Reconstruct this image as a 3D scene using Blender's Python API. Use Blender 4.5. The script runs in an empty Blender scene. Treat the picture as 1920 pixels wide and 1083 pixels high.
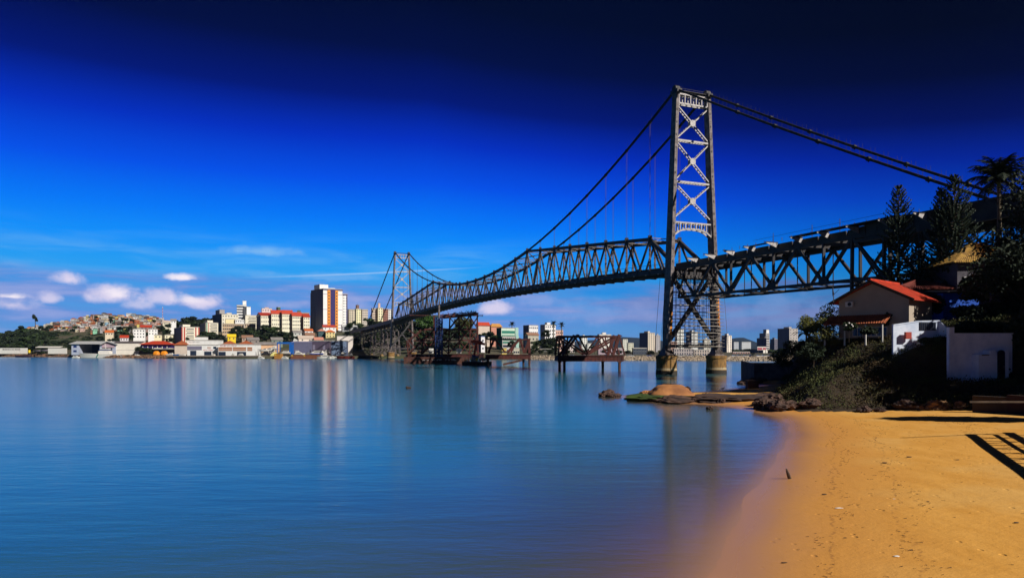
import bpy, math, random
import numpy as np
from mathutils import Vector, Matrix
R = math.radians
rnd = random.Random(7)
HAZE = 0.00002
F, HX, HY, CH = 1300.0, 960.0, 656.0, 6.5      # focal in px of a 1920 px wide frame, horizon row, eye height
S = bpy.context.scene
COL = S.collection

# ---------------------------------------------------------------- camera
cam = bpy.data.objects.new('camera', bpy.data.cameras.new('camera'))
COL.objects.link(cam)
cam.location = (0, 0, CH)
cam.rotation_euler = (R(90), 0, 0)
cam.data.sensor_width = 36
cam.data.lens = 36 * F / 1920
cam.data.shift_y = (HY - 541.5) / 1920
cam.data.clip_start = 0.2
cam.data.clip_end = 40000
S.camera = cam
S.view_settings.view_transform = 'Standard'
S.view_settings.look = 'None'
S.view_settings.exposure = 0.0
S.view_settings.gamma = 1.0

# ---------------------------------------------------------------- light
SUN_EL, SUN_AZ = 34.0, 130.0                 # azimuth clockwise from +Y (north), so the sun is right and a little behind
sv = Vector((math.sin(R(SUN_AZ)) * math.cos(R(SUN_EL)), math.cos(R(SUN_AZ)) * math.cos(R(SUN_EL)), math.sin(R(SUN_EL))))
sl = bpy.data.lights.new('sun', 'SUN')
sl.energy = 5.0
sl.angle = R(0.5)
sl.color = (1.0, 0.95, 0.87)
so = bpy.data.objects.new('sun', sl)
COL.objects.link(so)
so.rotation_euler = sv.to_track_quat('Z', 'Y').to_euler()
so.location = (60, -60, 120)

W = bpy.data.worlds.new('World')
S.world = W
W.use_nodes = True
nt = W.node_tree
nt.nodes.clear()


def srgb(r, g, b):
    f = lambda c: (c / 255) / 12.92 if c / 255 <= 0.04045 else ((c / 255 + 0.055) / 1.055) ** 2.4
    return (f(r), f(g), f(b), 1)


class NT:
    """tiny node helper"""
    def __init__(s, t): s.t = t
    def n(s, typ, **kw):
        x = s.t.nodes.new(typ)
        for k, v in kw.items(): setattr(x, k, v)
        return x
    def put(s, sock, v):
        if isinstance(v, bpy.types.NodeSocket): s.t.links.new(v, sock)
        else: sock.default_value = v
    def m(s, op, a, b=0.0, c=None, clamp=False):
        x = s.n('ShaderNodeMath', operation=op, use_clamp=clamp)
        s.put(x.inputs[0], a); s.put(x.inputs[1], b)
        if c is not None: s.put(x.inputs[2], c)
        return x.outputs[0]
    def mix(s, f, a, b, blend='MIX'):
        x = s.n('ShaderNodeMix', data_type='RGBA', blend_type=blend)
        s.put(x.inputs[0], f); s.put(x.inputs[6], a); s.put(x.inputs[7], b)
        return x.outputs[2]
    def ramp(s, f, pts):
        x = s.n('ShaderNodeValToRGB')
        e = x.color_ramp.elements
        e[0].position, e[0].color = pts[0]
        e[1].position, e[1].color = pts[1]
        for p, c in pts[2:]:
            q = e.new(p); q.color = c
        s.put(x.inputs[0], f)
        return x.outputs[0]
    def noise(s, vec, scale, detail=4, rough=0.5, dist=0.0, out=0):
        x = s.n('ShaderNodeTexNoise')
        if vec is not None: s.put(x.inputs['Vector'], vec)
        s.put(x.inputs['Scale'], scale); s.put(x.inputs['Detail'], detail)
        s.put(x.inputs['Roughness'], rough); s.put(x.inputs['Distortion'], dist)
        return x.outputs[out]
    def smooth(s, v, a, b):
        x = s.n('ShaderNodeMapRange', interpolation_type='SMOOTHSTEP')
        s.put(x.inputs[0], v); s.put(x.inputs[1], a); s.put(x.inputs[2], b)
        return x.outputs[0]
    def vec(s, x, y, z=0.0):
        n = s.n('ShaderNodeCombineXYZ')
        s.put(n.inputs[0], x); s.put(n.inputs[1], y); s.put(n.inputs[2], z)
        return n.outputs[0]
    def scale(s, v, sc):
        n = s.n('ShaderNodeVectorMath', operation='MULTIPLY')
        s.put(n.inputs[0], v); s.put(n.inputs[1], sc)
        return n.outputs[0]


w = NT(nt)
gen = w.n('ShaderNodeTexCoord').outputs['Generated']
sep = w.n('ShaderNodeSeparateXYZ'); w.put(sep.inputs[0], gen)
dx, dy, dz = sep.outputs
hh = w.m('SQRT', w.m('ADD', w.m('MULTIPLY', dx, dx), w.m('MULTIPLY', dy, dy)))
el = w.m('DIVIDE', dz, w.m('MAXIMUM', hh, 0.001))          # tangent of the elevation
az = w.m('ARCTAN2', dx, dy)                                # radians, 0 = view axis, + = right
# the polarised sky turns darker towards the upper right
azr = w.m('MAXIMUM', w.m('ADD', az, 0.12), 0.0)
elw = w.m('MULTIPLY', el, w.m('ADD', 1.0, w.m('MULTIPLY', azr, 0.42)))
col = w.ramp(w.m('DIVIDE', elw, 0.6), [
    (0.0, srgb(100, 156, 216)), (0.07, srgb(88, 158, 225)), (0.14, srgb(60, 160, 235)), (0.19, srgb(34, 156, 243)),
    (0.245, srgb(12, 143, 250)), (0.31, srgb(0, 119, 247)), (0.40, srgb(0, 80, 232)), (0.50, srgb(0, 46, 192)),
    (0.60, srgb(0, 21, 118)), (0.72, srgb(0, 11, 66)), (0.85, srgb(0, 8, 44)), (1.0, srgb(0, 7, 38))])
dark = w.m('SUBTRACT', 1.0, w.m('MULTIPLY', w.smooth(az, 0.0, 0.62), 0.42))
dark = w.m('MULTIPLY', dark, w.m('SUBTRACT', 1.0, w.m('MULTIPLY', w.smooth(w.m('ABSOLUTE', az), 0.70, 1.1), 0.78)))  # dims the unseen sky at the sides and behind to deepen shade
col = w.mix(1.0, col, w.vec(dark, dark, dark), 'MULTIPLY')

# cloud bank, lenticular sheets, cumulus tops and a contrail, all laid out by azimuth and elevation
P = w.vec(az, w.m('MULTIPLY', el, 3.2), 0.0)
n1 = w.noise(P, 3.2, 5, 0.5, 0.4)
n2 = w.noise(w.scale(P, (1, 2.2, 1)), 7.0, 6, 0.55, 0.3)
n3 = w.noise(w.vec(az, w.m('MULTIPLY', el, 1.25), 0.3), 26.0, 8, 0.58, 0.15)
top = w.m('ADD', 0.096, w.m('MULTIPLY', w.m('SUBTRACT', n1, 0.5), 0.055))
bank = w.m('SUBTRACT', 1.0, w.smooth(el, w.m('SUBTRACT', top, 0.010), w.m('ADD', top, 0.006)))
fade = w.smooth(el, 0.004, 0.045)
bank = w.m('MULTIPLY', bank, fade)
bank = w.m('MULTIPLY', bank, w.m('ADD', 0.30, w.m('MULTIPLY', w.smooth(n2, 0.36, 0.62), 0.62)))
bcol = w.mix(w.smooth(n2, 0.40, 0.70), srgb(84, 132, 214), srgb(148, 164, 222))
bcol = w.mix(w.smooth(az, -0.05, 0.45), bcol, srgb(84, 108, 172))
col = w.mix(bank, col, bcol)
# thin veil above the bank on the left
veil = w.m('MULTIPLY', w.smooth(el, 0.085, 0.11), w.m('SUBTRACT', 1.0, w.smooth(el, 0.115, 0.17)))
veil = w.m('MULTIPLY', veil, w.m('MULTIPLY', w.smooth(n2, 0.38, 0.75), 0.45))
veil = w.m('MULTIPLY', veil, w.m('SUBTRACT', 1.0, w.smooth(az, -0.1, 0.15)))
col = w.mix(veil, col, srgb(120, 185, 240))


def puff(c, px, py, wx, wy, strength, colr, edge=2.9):
    a0 = math.atan2(px - HX, F)
    e0 = (HY - py) / F * math.cos(a0)
    a = w.m('DIVIDE', w.m('SUBTRACT', az, a0), wx / F * math.cos(a0) ** 2)
    b = w.m('DIVIDE', w.m('SUBTRACT', el, e0), 1.2 * wy / F * math.cos(a0))
    b = w.m('MULTIPLY', b, w.m('ADD', 1.0, w.m('MULTIPLY', w.m('LESS_THAN', b, 0.0), 0.55)))   # flatter below
    r = w.m('SQRT', w.m('ADD', w.m('MULTIPLY', a, a), w.m('MULTIPLY', b, b)))
    r = w.m('ADD', r, w.m('MULTIPLY', w.m('SUBTRACT', n3, 0.5), edge))
    f = w.m('MULTIPLY', w.m('SUBTRACT', 1.0, w.smooth(r, 0.1, 1.35)), min(1.0, strength * 1.08))
    return w.mix(f, c, colr)


PK, WH, LI = srgb(222, 214, 240), srgb(250, 240, 250), srgb(170, 178, 226)
for a in [(130, 524, 30, 13, .95, PK), (205, 556, 46, 17, .9, PK), (218, 552, 20, 9, .8, WH), (255, 572, 34, 10, .6, PK),
          (300, 560, 32, 15, .75, PK), (374, 566, 54, 17, .95, PK), (360, 562, 30, 9, .6, WH), (342, 521, 26, 6, .9, WH),
          (20, 572, 52, 13, .75, PK), (20, 556, 34, 5, .9, WH), (98, 560, 24, 10, .75, PK), (530, 572, 40, 9, .5, LI),
          (925, 580, 30, 13, .85, PK), (1010, 564, 36, 12, .35, LI), (672, 575, 26, 13, .4, LI), (488, 472, 60, 9, .5, srgb(150, 200, 240)),
          (1120, 590, 120, 22, .3, LI), (1450, 590, 160, 30, .25, LI), (620, 520, 160, 7, .3, srgb(150, 190, 236))]:
    col = puff(col, *a)
# clear blue window under the deck, left of the tower
col = puff(col, 1150, 545, 90, 16, .8, srgb(16, 140, 226), 0.5)
# contrail rising gently to the right
ea = w.m('ADD', 0.1005, w.m('MULTIPLY', w.m('ADD', az, 0.32), 0.068))
cw = w.m('ABSOLUTE', w.m('SUBTRACT', el, ea))
ct = w.m('SUBTRACT', 1.0, w.smooth(cw, 0.0002, 0.0019))
ct = w.m('MULTIPLY', ct, w.m('MULTIPLY', w.smooth(az, -0.40, -0.22), w.m('SUBTRACT', 1.0, w.smooth(az, -0.17, -0.02))))
col = w.mix(w.m('MULTIPLY', ct, 0.55), col, srgb(170, 205, 245))

sky = w.n('ShaderNodeTexSky', sky_type='NISHITA', sun_disc=False)
sky.sun_elevation = R(SUN_EL)
sky.sun_rotation = R(SUN_AZ)
bg1 = w.n('ShaderNodeBackground'); w.put(bg1.inputs[0], sky.outputs[0]); bg1.inputs[1].default_value = 0.0006
bg2 = w.n('ShaderNodeBackground'); w.put(bg2.inputs[0], col); bg2.inputs[1].default_value = 1.0
ad = w.n('ShaderNodeAddShader'); nt.links.new(bg1.outputs[0], ad.inputs[0]); nt.links.new(bg2.outputs[0], ad.inputs[1])
ow = w.n('ShaderNodeOutputWorld'); nt.links.new(ad.outputs[0], ow.inputs[0])

# ---------------------------------------------------------------- materials
MATS = {}


def mat(name, c, rough=0.7, metal=0.0, var=0.25, sc=1.2, bump=0.0, c2=None, stretch=(1, 1, 1), rand=0.0, spec=0.4, trans=0.0):
    """procedural material: a noisy mix of two colours, optional bump and a per-object tone shift"""
    if name in MATS: return MATS[name]
    m = bpy.data.materials.new(name)
    m.use_nodes = True
    t = m.node_tree
    b = t.nodes['Principled BSDF']
    k = NT(t)
    co = k.n('ShaderNodeTexCoord').outputs['Object']
    v = k.scale(co, stretch)
    f = k.smooth(k.noise(v, sc, 6, 0.6), 0.35, 0.68)
    c = tuple(c[:3]) + (1,)
    d = tuple(x * (1 - var) for x in c[:3]) + (1,) if c2 is None else tuple(c2[:3]) + (1,)
    colr = k.mix(f, c, d)
    if rand:
        oi = k.n('ShaderNodeObjectInfo').outputs['Random']
        g = k.m('ADD', 1 - rand, k.m('MULTIPLY', oi, 2 * rand))
        colr = k.mix(1.0, colr, k.vec(g, g, g), 'MULTIPLY')
    k.put(b.inputs['Base Color'], colr)
    b.inputs['Roughness'].default_value = rough
    b.inputs['Metallic'].default_value = metal
    b.inputs['Specular IOR Level'].default_value = spec
    if bump:
        bn = k.n('ShaderNodeBump')
        bn.inputs['Strength'].default_value = 0.7
        bn.inputs['Distance'].default_value = bump
        k.put(bn.inputs['Height'], k.noise(v, sc * 3, 6, 0.65))
        t.links.new(bn.outputs[0], b.inputs['Normal'])
    if trans:
        b.inputs['Transmission Weight'].default_value = trans
    MATS[name] = m
    return m


STEEL = mat('silver_steel', (.20, .168, .165), .6, .1, .35, .9, .01, c2=(.085, .06, .055))
STEELD = mat('dark_and_unlit_steel', (.055, .048, .05), .6, .1, .4, .5, c2=(.03, .026, .028))  # darker copy of the bridge steel paints unlit members; also plain dark fittings
STEELP = mat('pale_lit_steel', (.50, .46, .45), .6, .1, .3, 1.5)  # paler copy of the bridge steel paints sunlit braces and brackets
RUST = mat('rusty_primer_steel', (.11, .025, .018), .75, .05, .5, .7, c2=(.045, .014, .012))
RUST2 = mat('brown_pile_steel', (.12, .045, .03), .8, .05, .5, .8, c2=(.04, .018, .014))
ORANGE = mat('orange_primer', (.75, .26, .02), .6, 0, .3, 2)
BLUEM = mat('blue_mast_paint', (.02, .045, .16), .6, 0, .3)
CONC = mat('stained_concrete', (.42, .26, .10), .9, 0, .5, .7, .05, c2=(.14, .09, .05))
CONCG = mat('grey_concrete', (.42, .40, .37), .9, 0, .3, .5)
PLANK = mat('scaffold_planks', (.40, .36, .31), .8, 0, .4, 1.5)
TUBE = mat('scaffold_tube', (.16, .14, .13), .6, .3, .3)
LILAC = mat('hanger_rod', (.07, .05, .09), .6, .2, .2)
GLASS = mat('window_glass', (.025, .035, .06), .15, 0, .3, 1, spec=.6)
GLASSB = mat('blue_window_glass', (.02, .04, .16), .2, 0, .3, 1, spec=.6)
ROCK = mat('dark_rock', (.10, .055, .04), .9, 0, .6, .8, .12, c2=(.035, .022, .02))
ROCKP = mat('pale_seawall_rock', (.42, .33, .24), .9, 0, .5, .5, .1, c2=(.14, .11, .09), rand=.2)
BOULD = mat('ochre_boulder_rock', (.52, .22, .07), .85, 0, .5, .7, .08, c2=(.25, .10, .04))
ALGAE = mat('green_algae_rock', (.06, .10, .015), .85, 0, .6, .8, .1, c2=(.02, .03, .012))
BARK = mat('bark', (.09, .06, .04), .9, 0, .5, 2, .03)
LEAF = mat('leaf_green', (.035, .06, .015), .7, 0, .6, .5, c2=(.015, .028, .008), rand=.35)
LEAFD = mat('leaf_dark', (.020, .034, .012), .75, 0, .5, .6, c2=(.010, .018, .007), rand=.3)
LEAFY = mat('leaf_yellow_green', (.16, .15, .02), .6, 0, .6, .8, c2=(.05, .06, .012), rand=.2)
NEEDLE = mat('pine_needles', (.018, .035, .016), .7, 0, .4, 1.2)
RED = mat('red_roof', (.50, .045, .015), .7, 0, .3, 1.0, c2=(.38, .04, .015))
TERRA = mat('terracotta_tiles', (.42, .11, .035), .8, 0, .4, 1.5, c2=(.24, .06, .025))
WHITE = mat('white_paint', (.78, .74, .68), .6, 0, .08, .8)


# ---------------------------------------------------------------- mesh building
class MB:
    def __init__(s): s.v, s.f, s.mi, s.k = [], [], [], 0
    def add(s, vs, fs, k=None):
        n = len(s.v); s.v += [tuple(q) for q in vs]
        s.f += [tuple(i + n for i in f) for f in fs]
        s.mi += [s.k if k is None else k] * len(fs)
        return s
    def box(s, x0, y0, z0, x1, y1, z1, k=None):
        return s.add([(x0, y0, z0), (x1, y0, z0), (x1, y1, z0), (x0, y1, z0), (x0, y0, z1), (x1, y0, z1), (x1, y1, z1), (x0, y1, z1)],
                     [(3, 2, 1, 0), (4, 5, 6, 7), (0, 1, 5, 4), (1, 2, 6, 5), (2, 3, 7, 6), (3, 0, 4, 7)], k)
    def beam(s, p, q, a, b=None, k=None, ref=(0, 0, 1), a2=None, b2=None):
        """box girder from p to q; a = width sideways, b = depth towards ref"""
        p, q = Vector(p), Vector(q); b = a if b is None else b
        a2 = a if a2 is None else a2; b2 = b if b2 is None else b2
        d = q - p
        if d.length < 1e-6: return s
        d.normalize(); r = Vector(ref)
        if abs(d.dot(r.normalized())) > .98: r = Vector((1, 0, 0))
        x = d.cross(r).normalized(); y = x.cross(d).normalized()
        vs = [c + x * (i * aa / 2) + y * (j * bb / 2) for c, aa, bb in ((p, a, b), (q, a2, b2)) for i, j in ((-1, -1), (1, -1), (1, 1), (-1, 1))]
        return s.add(vs, [(3, 2, 1, 0), (4, 5, 6, 7), (0, 1, 5, 4), (1, 2, 6, 5), (2, 3, 7, 6), (3, 0, 4, 7)], k)
    def tube(s, p, q, r, r2=None, n=8, k=None):
        p, q = Vector(p), Vector(q); r2 = r if r2 is None else r2
        d = (q - p).normalized(); x = d.orthogonal().normalized(); y = d.cross(x)
        vs = [c + (x * math.cos(2 * math.pi * i / n) + y * math.sin(2 * math.pi * i / n)) * rr for c, rr in ((p, r), (q, r2)) for i in range(n)]
        return s.add(vs, [(i, (i + 1) % n, n + (i + 1) % n, n + i) for i in range(n)] + [tuple(range(n - 1, -1, -1)), tuple(range(n, 2 * n))], k)
    def path(s, pts, rs, n=6, k=None):
        for i in range(len(pts) - 1): s.tube(pts[i], pts[i + 1], rs[i], rs[i + 1], n, k)
        return s
    def prism(s, poly, ext, k=None):
        """planar polygon (3-D points) pushed along ext"""
        n = len(poly); e = Vector(ext)
        vs = [Vector(p) for p in poly] + [Vector(p) + e for p in poly]
        return s.add(vs, [tuple(range(n - 1, -1, -1)), tuple(range(n, 2 * n))] + [(i, (i + 1) % n, n + (i + 1) % n, n + i) for i in range(n)], k)
    def build(s, name, mats, parent=None, loc=None, rz=0, smooth=False):
        me = bpy.data.meshes.new(name)
        me.from_pydata(s.v, [], s.f)
        if not isinstance(mats, (list, tuple)): mats = [mats]
        for m in mats: me.materials.append(m)
        if len(mats) > 1: me.polygons.foreach_set('material_index', s.mi)
        if smooth: me.polygons.foreach_set('use_smooth', [True] * len(me.polygons))
        me.update()
        return link(name, me, parent, loc, rz)


def link(name, me, parent=None, loc=None, rz=0):
    o = bpy.data.objects.new(name, me); COL.objects.link(o)
    if parent is not None: o.parent = parent
    if loc is not None: o.location = loc
    o.rotation_euler = (0, 0, rz)
    return o


def tag(o, label=None, cat=None, group=None, kind=None):
    if label: o['label'] = label
    if cat: o['category'] = cat
    if group: o['group'] = group
    if kind: o['kind'] = kind
    return o


def thing(name, label, cat, loc=(0, 0, 0), rz=0, group=None):
    return tag(link(name, None, None, loc, rz), label, cat, group)


def copy_thing(o, loc=None, rz=None, sc=None, label=None):
    r = o.copy(); COL.objects.link(r)
    if loc is not None: r.location = loc
    if rz is not None: r.rotation_euler = (0, 0, rz)
    if sc is not None: r.scale = (sc, sc, sc) if not isinstance(sc, tuple) else sc
    if label: r['label'] = label
    for ch in list(o.children):
        c = ch.copy(); COL.objects.link(c); c.parent = r
        for g in list(ch.children):
            d = g.copy(); COL.objects.link(d); d.parent = c
    return r


def at(px, py, Y):
    """world point seen at photo position (px, py) at distance Y"""
    return Vector(((px - HX) / F * Y, Y, CH - (py - HY) / F * Y))


def structure(o): return tag(o, kind='structure')


def np_mesh(name, V, Fq, mats, mi=None, smooth=False):
    me = bpy.data.meshes.new(name)
    V = np.asarray(V, dtype=np.float32); Fq = np.asarray(Fq, dtype=np.int32)
    nf, k = Fq.shape
    me.vertices.add(len(V)); me.vertices.foreach_set('co', V.ravel())
    me.loops.add(nf * k); me.loops.foreach_set('vertex_index', Fq.ravel())
    me.polygons.add(nf)
    me.polygons.foreach_set('loop_start', np.arange(0, nf * k, k, dtype=np.int32))
    for m in mats: me.materials.append(m)
    if mi is not None: me.polygons.foreach_set('material_index', np.asarray(mi, dtype=np.int32))
    if smooth: me.polygons.foreach_set('use_smooth', np.ones(nf, dtype=bool))
    me.update(calc_edges=True); me.validate()
    return me


# ---------------------------------------------------------------- near land: beach, spit and bank
LAND = np.array([(-14, -30), (-8, -8), (-4, 2), (-.6, 9), (3.4, 15.5), (5.5, 19.8), (7.6, 24.6), (10.6, 30.8), (14.0, 37.7), (18.0, 45.9), (21.6, 54), (24.3, 61),
                 (25.9, 68), (26.0, 75), (25.0, 80), (23, 83.5), (18.4, 86), (15.7, 95), (16.2, 99), (20.7, 105), (26, 106), (31, 108), (38, 118), (46, 128),
                 (44, 134), (50, 148), (53.5, 152), (56, 165), (75, 200), (110, 215), (260, 225), (300, 225), (300, -30)], float)
BANK = np.array([(300, -40), (60, -30), (44, -5), (39, 10), (37, 25), (38, 38), (41, 48), (43, 57), (42.5, 64), (38, 67), (33, 69), (29.5, 71), (28.5, 75), (30, 80), (33, 88),
                 (37, 98), (43, 110), (49, 124), (53.5, 140), (56, 154), (62, 170), (80, 197), (112, 211), (300, 221)], float)


def sdist(Pq, poly):
    """signed distance, + inside"""
    A = poly; B = np.roll(poly, -1, 0)
    d = np.full(len(Pq), 1e9); ins = np.zeros(len(Pq), bool)
    for a, b in zip(A, B):
        ab = b - a; t = np.clip(((Pq - a) @ ab) / (ab @ ab), 0, 1)
        d = np.minimum(d, np.hypot(*(Pq - a - t[:, None] * ab).T))
        c = ((a[1] > Pq[:, 1]) != (b[1] > Pq[:, 1])) & (Pq[:, 0] < (b[0] - a[0]) * (Pq[:, 1] - a[1]) / (b[1] - a[1] + 1e-12) + a[0])
        ins ^= c
    return np.where(ins, d, -d)


def wav(x, y, s, k=0):
    return (np.sin(x * s + 1.3 + k) * np.cos(y * s * .83 + 2.1 * k) + .5 * np.sin(x * s * 2.3 + y * s * 1.7 + k) + .25 * np.sin(x * s * 5.1 - y * s * 4.3 + 3 + k)) / 1.75


def land_z(X, Y):
    X = np.atleast_1d(np.asarray(X, float)); Y = np.atleast_1d(np.asarray(Y, float))
    Pq = np.stack([X, Y], 1)
    dl = sdist(Pq, LAND) + wav(X, Y, .35) * .35
    db = sdist(Pq, BANK) + wav(X, Y, .3, 1) * .8
    z = np.where(dl > 0, np.minimum(.055 * dl, 1.6), .09 * dl)
    z = np.maximum(z, -3)
    s = np.clip(db / (12 + 13 * np.clip((X - 33) / 11, 0, 1) * np.clip((92 - Y) / 12, 0, 1)), 0, 1); s = s * s * (3 - 2 * s)
    z = z + np.where(db > 0, s * 7.0 + .05 * np.minimum(db, 60) + wav(X, Y, .5, 2) * .35 * np.clip(db / 3, 0, 1), 0)
    e = np.clip(1.15 - np.hypot((X - 48.5) / 8.5, (Y - 69.5) / 6.5), 0, 1); e = np.clip(e * 2.2, 0, 1)
    z = z - e * np.maximum(z - 3.0, 0)
    return z, dl, db


def gz(x, y): return float(land_z(x, y)[0][0])


def near_land():
    xs = np.concatenate([np.arange(-30, 60, .55), np.arange(60, 301, 4)])
    ys = np.concatenate([np.arange(-20, 12, 2), np.arange(12, 110, .55), np.arange(110, 231, 2.5)])
    GX, GY = np.meshgrid(xs, ys)
    Z, dl, db = land_z(GX.ravel(), GY.ravel())
    nx, ny = len(xs), len(ys)
    V = np.stack([GX.ravel(), GY.ravel(), Z], 1)
    i = np.arange(nx * ny).reshape(ny, nx)
    Q = np.stack([i[:-1, :-1].ravel(), i[:-1, 1:].ravel(), i[1:, 1:].ravel(), i[1:, :-1].ravel()], 1)
    keep = (dl[Q].max(1) > -32); Q = Q[keep]
    isb = db[Q].mean(1) > 0
    for nm, sel in (('beach', ~isb), ('hillside', isb)):
        q = Q[sel]; u, inv = np.unique(q, return_inverse=True)
        me = np_mesh(nm, V[u], inv.reshape(q.shape), [SAND if nm == 'beach' else SOIL], smooth=True)
        at_ = me.attributes.new('shore', 'FLOAT', 'POINT'); at_.data.foreach_set('value', dl[u].astype(np.float32))
        structure(link(nm, me))


def sand_material():
    m = bpy.data.materials.new('orange_beach_sand'); m.use_nodes = True
    t = m.node_tree; b = t.nodes['Principled BSDF']; k = NT(t)
    sh = k.n('ShaderNodeAttribute', attribute_name='shore').outputs['Fac']
    co = k.n('ShaderNodeTexCoord').outputs['Object']
    big = k.noise(co, .16, 4, .5); fine = k.noise(co, 9, 5, .7); mid = k.noise(k.scale(co, (1, .35, 1)), 1.1, 5, .6)
    shn = k.m('ADD', sh, k.m('MULTIPLY', k.m('SUBTRACT', big, .5), 1.6))
    wet = k.m('SUBTRACT', 1.0, k.smooth(shn, .4, 3.6))
    damp = k.m('SUBTRACT', 1.0, k.smooth(shn, 3.0, 7.5))
    dry = k.mix(k.smooth(mid, .3, .7), (.80, .40, .085, 1), (.70, .33, .060, 1))
    dry = k.mix(k.m('MULTIPLY', k.smooth(big, .45, .65), .35), dry, (.80, .50, .17, 1))
    c = k.mix(damp, dry, (.66, .30, .065, 1))
    c = k.mix(wet, c, (.52, .25, .11, 1))
    # specks of shell, weed and coarse grit
    sp = k.smooth(k.noise(co, 34, 2, .6), .70, .76)
    c = k.mix(k.m('MULTIPLY', sp, .55), c, (.10, .05, .02, 1))
    # tide lines of fine dark weed following the waterline
    for d0, wd in ((3.2, .035), (5.6, .03), (11.5, .03)):
        e = k.m('ADD', sh, k.m('MULTIPLY', k.m('SUBTRACT', k.noise(co, .55, 6, .7), .5), 1.3))
        ln = k.m('SUBTRACT', 1.0, k.smooth(k.m('ABSOLUTE', k.m('SUBTRACT', e, d0)), wd * .4, wd * 2.2))
        ln = k.m('MULTIPLY', ln, k.smooth(k.noise(co, 2.6, 3, .6), .42, .60))
        c = k.mix(k.m('MULTIPLY', ln, .45), c, (.22, .09, .035, 1))
    k.put(b.inputs['Base Color'], c)
    k.put(b.inputs['Roughness'], k.m('SUBTRACT', .92, k.m('MULTIPLY', wet, .66)))
    k.put(b.inputs['Specular IOR Level'], k.m('ADD', .15, k.m('MULTIPLY', wet, .35)))
    vo = k.n('ShaderNodeTexVoronoi'); k.put(vo.inputs['Vector'], k.scale(co, (1, .7, 1))); vo.inputs['Scale'].default_value = 1.9
    pit = k.m('MULTIPLY', k.m('SUBTRACT', 1.0, k.smooth(vo.outputs['Distance'], .05, .20)), k.smooth(k.noise(co, .45, 3, .5), .46, .58))
    bn = k.n('ShaderNodeBump'); bn.inputs['Distance'].default_value = .03
    k.put(bn.inputs['Strength'], k.m('SUBTRACT', .75, k.m('MULTIPLY', wet, .70)))
    k.put(bn.inputs['Height'], k.m('ADD', k.m('SUBTRACT', k.m('MULTIPLY', fine, .5), k.m('MULTIPLY', pit, 1.6)), k.m('MULTIPLY', k.noise(co, 2.2, 4, .6), 1.4)))
    t.links.new(bn.outputs[0], b.inputs['Normal'])
    return m


SAND = sand_material()
SOIL = mat('dark_soil', (.055, .035, .02), .95, 0, .6, .4, .1, c2=(.02, .016, .01))
near_land()


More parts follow.
